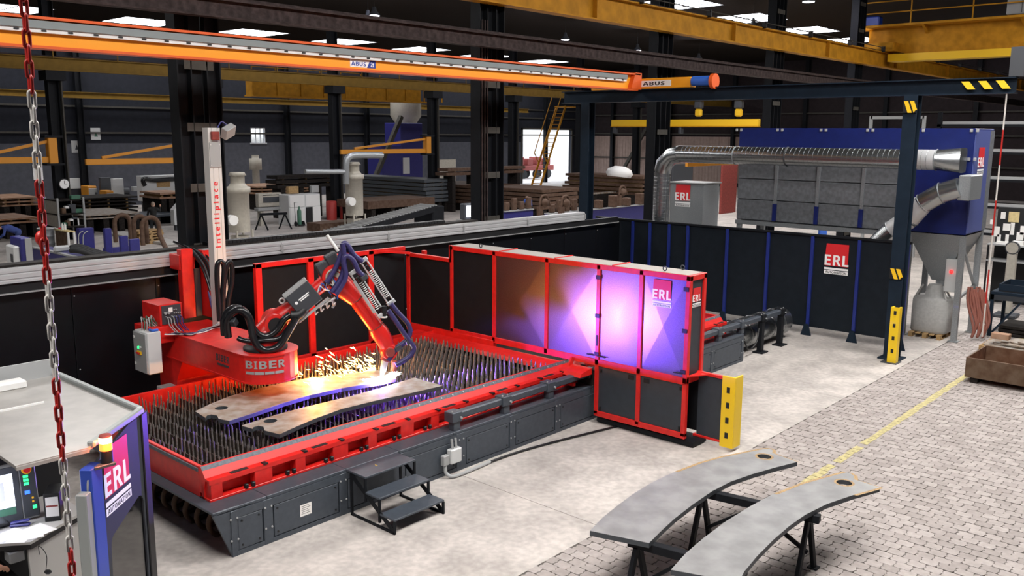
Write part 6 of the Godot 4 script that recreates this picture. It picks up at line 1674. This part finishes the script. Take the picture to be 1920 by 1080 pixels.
	for k in 2:
		var s := pY(485 + k * 9, 446, .3); at0(Vector3(s.x, 0, s.z)); lathe(Vector3(s.x, 0, s.z), Vector3.UP, [[.18, 0], [.22, .3], [.2, .31]], 12); one("red_bucket", M.red_bollard, "red bucket standing between hose coil and blue pump", "bucket", "red buckets")
	q = cbase(424, 428, 450, 375, 1.7)
	var mg := T("magazine_rack", "dark rack with yellow and white folders by the camera mast", "rack", q)
	c = cb(424, 428, 450, 375, 1.7, 1.0, .01); fin("case", M.dark_grey, mg)
	for k in 3: bx(c[0] + .1 + k * .3, 1.1, c[3], c[0] + .3 + k * .3, 1.6, c[3] + .05); fin("folder", [M.white_paint, M.bright_yellow, M.white_paint][k], mg)
	bx(c[0], 0, c[2], c[0] + .1, 1.0, c[3]); bx(c[1] - .1, 0, c[2], c[1], 1.0, c[3]); fin("leg", M.steel_dark, mg)
	# slabs and plate stacks in the middle
	slabs(575, 600, 700, 420, .5, 1, .42, M.rust, "thick rusty slab", "on the floor behind the rail", .02)
	slabs(632, 690, 815, 378, 1.25, 1, .45, M.rust, "thick slab", "raised over the slatted conveyor", .05)
	slabs(650, 796, 840, 337, 2.2, 6, .2, M.plate_edge, "grey plate", "in the tall stack beside the filter tower", .06)
	slabs(500, 520, 640, 330, 2.6, 3, .2, M.steel_dark, "dark plate", "in the stack behind the silver pipe", .08)
	slabs(430, 480, 600, 350, 1.6, 3, .1, M.rust_pale, "rusty plate", "in the stack behind the white machine", .1)
	slabs(795, 1017, 1085, 356, 1.75, 5, .2, M.rust, "wide plate", "in the stack right of the jib column", .06)
	slabs(820, 840, 985, 316, 2.9, 2, .2, M.rust, "brown plate", "in the stack before the low pale door", .08)
	slabs(1060, 1205, 1240, 331, 2.4, 5, .18, M.rust, "plate", "in the stack before the beige wall", .1)
	slabs(1105, 1110, 1200, 362, 1.3, 1, .1, M.plate, "narrow pale plate", "behind the dark frame post", .05)
	at0(cbase(1148, 1160, 1175, 318, 2.9, 2.4)); lathe(org, Vector3(.1, 1, .05), [[.8, 0], [.95, .22], [.8, .5], [.35, .7]], 7); one("white_sack", M.white_paint, "crumpled white sack lying on the plates before the beige wall", "sack")
	# slatted conveyor
	a = pY(602, 446, .1); b = pY(808, 388, 1.1)
	var cv := T("slatted_conveyor", "black slatted conveyor ramp rising behind the aluminium rail", "conveyor", Vector3((a.x + b.x) / 2, 0, (a.z + b.z) / 2))
	for s in [-1.0, 1.0]:
		bar(a + Vector3(0, 0, s * .7), b + Vector3(0, 0, s * .7), .1, .3); fin("side_beam", M.steel_black, cv)
	for k in 34: bar(a.lerp(b, k / 34.0) + Vector3(0, .17, -.68), a.lerp(b, k / 34.0) + Vector3(0, .17, .68), .09, .06); fin("slat", M.cabinet_grey, cv)
	bx(b.x - .6, 0, b.z - .8, b.x + .3, 1.2, b.z + .8, .05); fin("head", M.steel_black, cv)
	# low door, blue machine with silo
	at0(pZ(836, 318, -61.9)); bx(org.x - 1.3, 0, -61.99, org.x + 1.3, 2.7, -61.85); one("roller_door", M.machine_beige, "low pale door in the grey back wall behind the brown stack", "door")
	q = Vector3(pZ(757, 300, -56).x, 0, -56)
	var bm := T("blue_machine", "tall dark blue machine with pale silo beside the far column", "machine", q)
	bx(q.x - 1.0, 0, q.z - 1.2, q.x + 1.4, 6.0, q.z + .8, .05); fin("tower", M.machine_blue, bm)
	bx(q.x - 3.0, 0, q.z - 1.0, q.x - 1.0, 4.2, q.z + .8, .05); fin("body", M.machine_blue, bm)
	lathe(q + Vector3(1.6, 5.2, -1.5), Vector3.UP, [[.35, 0], [1.3, 1.4], [1.3, 2.6]], 16); fin("silo", M.machine_beige, bm)
	bx(q.x - .8, 1.9, q.z + .8, q.x - .1, 3.2, q.z + .85); fin("control_panel", M.box_grey, bm)
	bar(q + Vector3(-4.2, 1.0, .9), q + Vector3(-1.0, 6.5, .9), .35, .3); fin("conveyor", M.column_grey, bm)
	# terminal on a post behind the rail
	var tp := pY(876, 413, .9)
	var tm := T("control_terminal", "lit terminal screen on a post in front of the dark plate stack", "terminal", Vector3(tp.x, 0, tp.z))
	bx(tp.x - .05, 0, tp.z - .05, tp.x + .05, .9, tp.z + .05); bx(tp.x - .45, .9, tp.z - .3, tp.x + .45, .95, tp.z + .3); fin("stand", M.cabinet_grey, tm)
	bx(tp.x - .35, .95, tp.z - .2, tp.x + .45, 1.75, tp.z + .2, .05); fin("case", M.dark_grey, tm)
	bx(tp.x - .25, 1.08, tp.z + .2, tp.x + .3, 1.65, tp.z + .21); fin("screen", M.screen_far, tm)
	omni(Vector3(tp.x, 1.4, tp.z + .6), .4, Color("e4e8ff"), .1)
	# violet machine beds by the blue worker
	for s in [[935, 945, 1000, 398, 1.0, "dark violet machine bed with orange wordmark beside the worker in blue"], [1020, 1030, 1085, 402, 1.0, "dark violet machine bed behind the dark frame post"], [1105, 1110, 1212, 394, 1.2, "dark violet machine bed behind the fence corner"]]:
		q = cbase(s[0], s[1], s[2], s[3], s[4])
		var vb := T("machine_bed", s[5], "machine", q)
		c = cb(s[0], s[1], s[2], s[3], s[4], .0, .03); fin("bed", M.machine_blue, vb)
		bx(c[0], s[4], c[2], c[1], s[4] + .05, c[3] + .05); fin("rail", M.cabinet_grey, vb)
		for k in 4:
			var xx: float = lerpf(c[0], c[1], .1 + .25 * k)
			bx(xx, s[4] + .05, c[2] + .3, xx + .35, s[4] + .5 + .2 * (k % 2), c[3] - .3, .04); fin("clamp", M.rust, vb)
	for s in [[1012, 430], [1052, 431], [1160, 402]]:
		var p := pY(s[0], s[1], .3); p.y = 0
		at0(p); bx(p.x - .12, 0, p.z - .12, p.x + .12, 1.5, p.z + .12); tube(spline([p + Vector3(0, 1.5, 0), p + Vector3(.1, 1.95, 0), p + Vector3(.5, 2.0, 0), p + Vector3(.8, 1.5, 0)], 4), .07, 7); ball(p + Vector3(.35, 1.65, 0), Vector3(.3, .25, .2), 8, 6); one("torch_stand", M.rust, ["brown clamp stand beside the worker in blue", "brown clamp stand left of the dark frame post", "brown clamp stand right of the dark frame post"][[1012, 1052, 1160].find(s[0])], "clamp stand")
	# yellow stair ladder at the gate
	var l0 := pZ(1000, 335, -50); var l1 := pZ(1052, 215, -50); var l2 := pZ(1032, 335, -50); 
	var ld := T("stair_ladder", "steep yellow stair ladder leading up beside the open gate", "ladder", Vector3(l0.x, 0, -50))
	var foot := Vector3(l0.x, 0, -50); var head := Vector3(l1.x, 7.6, -50)
	for s in [-.5, .5]: bar(foot + Vector3(0, 0, s), head + Vector3(0, 0, s), .08, .18); fin("stringer", M.old_yellow, ld)
	for k in 22: bar(foot.lerp(head, (k + 1) / 24.0) + Vector3(0, 0, -.5), foot.lerp(head, (k + 1) / 24.0) + Vector3(0, 0, .5), .2, .04); fin("step", M.old_yellow, ld)
	for s in [-.5, .5]: bar(foot.lerp(head, .35) + Vector3(-.6, .9, s), head + Vector3(-.6, .9, s), .06, .06); bar(foot.lerp(head, .35) + Vector3(0, 0, s), foot.lerp(head, .35) + Vector3(-.6, .9, s), .06, .06); fin("handrail", M.old_yellow, ld)
	bx(head.x - .2, 7.5, -50.6, head.x + 1.6, 7.6, -49.4); fin("landing", M.old_yellow, ld)
	# machines glimpsed between duct and silencer box
	simple("control_unit", "dark control unit with small lights behind the silencer box", "control unit", M.dark_grey, [1258, 1262, 1300, 308, 3.2], 0.0, .03)
	simple("red_machine", "red machine housing behind the galvanized silencer box", "machine", M.dull_red, [1352, 1356, 1384, 305, 3.4], 0.0, .03)
	simple("orange_beam", "orange beam of a machine seen under the galvanized duct", "machine part", M.jib_orange, [1285, 1290, 1380, 300, 3.9], 3.55, .01)
	simple("blue_pump_unit", "bright blue fan motor behind the fence top", "motor", M.bright_blue, [1534, 1538, 1552, 424, 2.3], 0.0, .04)
	# scaffold frame and platform above the filter
	for s in [[1633, 218, 1730, 250]]:
		var p0 := pX(s[0], s[1], 40); var p1 := pX(s[2], s[3], 40)
		var fr := T("scaffold_frame", "white tubular frame standing behind the blue filter unit", "frame", Vector3(40, 0, p0.z))
		for z in [p0.z, p1.z]: bx(40, 0, z - .06, 40.12, p0.y, z + .06); fin("post", M.cabinet_grey, fr)
		bx(40, p0.y - .12, p0.z, 40.12, p0.y, p1.z); fin("top_tube", M.cabinet_grey, fr)
		bar(Vector3(40.06, 3, p0.z), Vector3(40.06, p0.y, p1.z), .08, .08); fin("brace", M.black, fr)

# one continuous skin over tapered bones: distance field meshed as surface nets; each bone has a colour
func flesh(bones: Array, cell: float, k := 0.03) -> void:
	var lo := Vector3.INF; var hi := -Vector3.INF
	for b in bones:
		for e in 2:
			var r: float = b[2 + e] + cell * 2.0
			lo = lo.min(b[e] - Vector3.ONE * r); hi = hi.max(b[e] + Vector3.ONE * r)
	var nx := int((hi.x - lo.x) / cell) + 2; var ny := int((hi.y - lo.y) / cell) + 2; var nz := int((hi.z - lo.z) / cell) + 2
	var f := PackedFloat32Array(); f.resize(nx * ny * nz); f.fill(1.0)
	for b in bones:
		var a: Vector3 = b[0]; var c: Vector3 = b[1]; var ra: float = b[2]; var rb: float = b[3]
		var m := maxf(ra, rb) + cell * 2.0 + k * 2.0
		var l := (a.min(c) - Vector3.ONE * m - lo) / cell; var h := (a.max(c) + Vector3.ONE * m - lo) / cell
		var ac := c - a; var L := maxf(ac.length_squared(), 1e-8)
		for iz in range(maxi(0, int(l.z)), mini(nz, int(h.z) + 1)):
			for iy in range(maxi(0, int(l.y)), mini(ny, int(h.y) + 1)):
				for ix in range(maxi(0, int(l.x)), mini(nx, int(h.x) + 1)):
					var p := lo + Vector3(ix, iy, iz) * cell
					var t := clampf((p - a).dot(ac) / L, 0, 1)
					var d := p.distance_to(a + ac * t) - lerpf(ra, rb, t)
					var i := ix + nx * (iy + ny * iz)
					var o := f[i]; var hh := clampf(.5 + .5 * (d - o) / k, 0, 1)
					f[i] = lerpf(d, o, hh) - k * hh * (1.0 - hh)
	var vert := {}
	for iz in nz - 1:
		for iy in ny - 1:
			for ix in nx - 1:
				var i := ix + nx * (iy + ny * iz)
				var s := 0; var acc := Vector3.ZERO; var n := 0
				var g := [f[i], f[i + 1], f[i + nx], f[i + nx + 1], f[i + nx * ny], f[i + nx * ny + 1], f[i + nx * ny + nx], f[i + nx * ny + nx + 1]]
				for c in 8:
					if g[c] < 0: s += 1
				if s == 0 or s == 8: continue
				for e in [[0, 1], [2, 3], [4, 5], [6, 7], [0, 2], [1, 3], [4, 6], [5, 7], [0, 4], [1, 5], [2, 6], [3, 7]]:
					if (g[e[0]] < 0) != (g[e[1]] < 0):
						var t: float = g[e[0]] / (g[e[0]] - g[e[1]])
						var p0 := Vector3(e[0] & 1, (e[0] >> 1) & 1, e[0] >> 2); var p1 := Vector3(e[1] & 1, (e[1] >> 1) & 1, e[1] >> 2)
						acc += p0.lerp(p1, t); n += 1
				vert[i] = lo + (Vector3(ix, iy, iz) + acc / n) * cell
	var col := {}
	for i in vert:
		var best := 1e9; var cc := Color.WHITE
		for b in bones:
			var ac: Vector3 = b[1] - b[0]
			var t := clampf((vert[i] - b[0]).dot(ac) / maxf(ac.length_squared(), 1e-8), 0, 1)
			var d: float = vert[i].distance_to(b[0] + ac * t) - lerpf(b[2], b[3], t)
			if d < best: best = d; cc = b[4]
		col[i] = cc.srgb_to_linear()
	var face := func(a: int, b: int, c: int, d: int, flip: bool) -> void:
		if not (vert.has(a) and vert.has(b) and vert.has(c) and vert.has(d)): return
		beg(0)
		var q := [a, b, c, a, c, d] if flip else [a, c, b, a, d, c]
		for j in q: st.set_color(col[j]); V(vert[j])
	for iz in range(1, nz - 1):
		for iy in range(1, ny - 1):
			for ix in range(1, nx - 1):
				var i := ix + nx * (iy + ny * iz); var a := f[i] < 0
				if a != (f[i + 1] < 0): face.call(i - nx - nx * ny, i - nx * ny, i, i - nx, not a)
				if a != (f[i + nx] < 0): face.call(i - 1 - nx * ny, i - nx * ny, i, i - 1, a)
				if a != (f[i + nx * ny] < 0): face.call(i - 1 - nx, i - nx, i, i - 1, not a)

func person(pos: Vector3, turn: float, J: Dictionary, C: Dictionary, label: String, cell: float, fine := false) -> void:
	var t := T("person", label, "person", pos); t.rotation.y = turn; at0()
	var b := []
	var A := func(a: String, c: String, ra: float, rb: float, col: Color) -> void: b.append([J[a], J[c], ra, rb, col])
	A.call("pelvis", "chest", .14, .155, C.top); A.call("chest", "neck", .13, .07, C.top); A.call("neck", "head", .06, .07, C.skin)
	A.call("ls", "rs", .085, .085, C.top)
	A.call("lh", "rh", .12, .12, C.legs)
	for s in ["l", "r"]:
		A.call(s + "s", s + "e", .065, .05, C.top); A.call(s + "e", s + "w", .05, .036, C.sleeve)
		A.call(s + "h", s + "k", .095, .065, C.legs); A.call(s + "k", s + "a", .065, .045, C.legs); A.call(s + "a", s + "t", .05, .045, C.shoe)
		var w: Vector3 = J[s + "w"]; var dir: Vector3 = (w - J[s + "e"]).normalized(); var sd := dir.cross(Vector3.UP).normalized()
		var pe := w + dir * .09
		if not fine:
			b.append([w, pe, .035, .035, C.skin])
			for k in 4: b.append([pe + sd * (.03 - .02 * k), pe + sd * (.034 - .022 * k) + dir * .06, .012, .01, C.skin])
			b.append([w + dir * .03 + sd * .03, w + dir * .07 + sd * .06, .014, .011, C.skin])
	var h: Vector3 = J.head
	b.append([h + Vector3(0, -.04, .02), h + Vector3(0, .04, 0), .075, .092, C.skin])
	b.append([h + Vector3(0, -.02, .085), h + Vector3(0, -.045, .1), .012, .016, C.skin])
	b.append([h + Vector3(0, -.1, .045), h + Vector3(0, -.1, .06), .03, .025, C.skin])
	for s in [-1, 1]: b.append([h + Vector3(s * .088, -.02, 0), h + Vector3(s * .09, .01, -.01), .012, .014, C.skin])
	flesh(b, cell); var body := fin("body", M.person, t)
	if fine:
		for s in ["l", "r"]:
			var w: Vector3 = J[s + "w"]; var dir: Vector3 = (w - J[s + "e"]).normalized(); var sd := dir.cross(Vector3.UP).normalized(); var up := sd.cross(dir).normalized()
			if s == "r": sd = -sd
			var hb := [[w - dir * .03, w + dir * .02, .034, .032, C.skin]]
			for k in 4:
				var kn := w + dir * (.085 - .006 * absf(k - 1)) + sd * (.03 - .02 * k)
				hb.append([w + dir * .02 + sd * (.016 - .011 * k), kn, .02, .013, C.skin])
				var L: float = [.034, .04, .037, .028][k]
				var m1 := kn + (dir - up * .35).normalized() * L; var m2 := m1 + (dir - up * .9).normalized() * L * .7; var m3 := m2 + (dir * .6 - up).normalized() * L * .55
				hb.append([kn, m1, .0105, .0095, C.skin]); hb.append([m1, m2, .0095, .009, C.skin]); hb.append([m2, m3, .009, .008, C.skin])
			var th := w + dir * .03 + sd * .035
			hb.append([w + sd * .015, th, .018, .014, C.skin]); hb.append([th, th + (dir + sd * .5 - up * .3).normalized() * .035, .0125, .011, C.skin]); hb.append([th + (dir + sd * .5 - up * .3).normalized() * .035, th + (dir + sd * .3 - up * .5).normalized() * .062, .011, .009, C.skin])
			flesh(hb, .006, .006); fin("hand", M.person, body)
	# hair or cap
	var hp := []
	hp.append([h + Vector3(0, .055, -.01), h + Vector3(0, .06, -.02), .088, .085, C.hair]); hp.append([h + Vector3(0, .0, -.05), h + Vector3(0, .02, -.05), .07, .07, C.hair])
	flesh(hp, maxf(cell * .7, .012), .02); fin("hair", M.person, t)
	for s in [-1, 1]: ball(h + Vector3(s * .032, .012, .083), Vector3(.012, .008, .008), 6, 4)
	fin("eyes", M.black, t)
	ball(h + Vector3(0, -.085, .083), Vector3(.022, .005, .006), 6, 4); fin("mouth", M.dull_red, t)

func build_people() -> void:
	var skinc := Color("c79a80")
	# z forward = facing
	var stand := {"pelvis": Vector3(0, .95, 0), "chest": Vector3(0, 1.3, .04), "neck": Vector3(0, 1.5, .08), "head": Vector3(0, 1.64, .13),
		"ls": Vector3(.18, 1.42, .04), "rs": Vector3(-.18, 1.42, .04), "le": Vector3(.27, 1.15, .12), "re": Vector3(-.3, 1.3, .25), "lw": Vector3(.24, 1.02, .34), "rw": Vector3(-.3, 1.5, .42),
		"lh": Vector3(.1, .9, 0), "rh": Vector3(-.1, .9, 0), "lk": Vector3(.12, .5, .03), "rk": Vector3(-.12, .5, .03), "la": Vector3(.12, .09, -.02), "ra": Vector3(-.12, .09, -.02), "lt": Vector3(.13, .05, .14), "rt": Vector3(-.13, .05, .14)}
	var p := pY(286, 380, 1.74); p.y = 0
	person(p, 2.6, stand, {"top": Color("17181c"), "sleeve": Color("17181c"), "legs": Color("202228"), "shoe": Color("111111"), "skin": skinc, "hair": Color("8a7a6c")}, "worker in black reaching up beside the dark plate pile", .035)
	var lean := stand.duplicate()
	lean.merge({"chest": Vector3(0, 1.22, .2), "neck": Vector3(0, 1.38, .34), "head": Vector3(0, 1.46, .45), "ls": Vector3(.18, 1.3, .27), "rs": Vector3(-.18, 1.3, .27), "le": Vector3(.27, 1.05, .42), "re": Vector3(-.27, 1.05, .42), "lw": Vector3(.15, 1.02, .64), "rw": Vector3(-.15, 1.02, .64)}, true)
	p = pY(993, 366, 1.6); p.y = 0
	person(p, -1.2, lean, {"top": Color("2f56a8"), "sleeve": Color("2f56a8"), "legs": Color("15161e"), "shoe": Color("cfcfcf"), "skin": skinc, "hair": Color("2a221c")}, "worker in blue shirt leaning over the violet machine bed", .035)
	var bend := stand.duplicate()
	bend.merge({"pelvis": Vector3(0, .95, -.1), "chest": Vector3(0, 1.12, .25), "neck": Vector3(0, 1.15, .45), "head": Vector3(0, 1.12, .58), "ls": Vector3(.18, 1.12, .36), "rs": Vector3(-.18, 1.12, .36), "le": Vector3(.24, .85, .42), "re": Vector3(-.24, .85, .42), "lw": Vector3(.12, .7, .6), "rw": Vector3(-.12, .7, .6), "lh": Vector3(.1, .9, -.12), "rh": Vector3(-.1, .9, -.12)}, true)
	p = pY(28, 432, 1.0); p.y = 0
	person(p, -1.9, bend, {"top": Color("3a4a88"), "sleeve": Color("3a4a88"), "legs": Color("39477c"), "shoe": Color("111111"), "skin": skinc, "hair": Color("4a3a2c")}, "worker in blue overalls bending over plates at the left edge", .035)
	# operator at the desk, only an arm in view
	var op := stand.duplicate()
	op.merge({"le": Vector3(.2, 1.16, .26), "lw": Vector3(.06, 1.02, .46), "re": Vector3(-.26, 1.12, .1), "rw": Vector3(-.2, 1.02, .36)}, true)
	p = pY(3, 1046, 1.0)
	person(Vector3(p.x - .52, 0, p.z + .22), 2.0, op, {"top": Color("121316"), "sleeve": Color("121316"), "legs": Color("1c2030"), "shoe": Color("111111"), "skin": skinc, "hair": Color("3a2c22")}, "operator in black standing at the desk of the booth", .03, true)
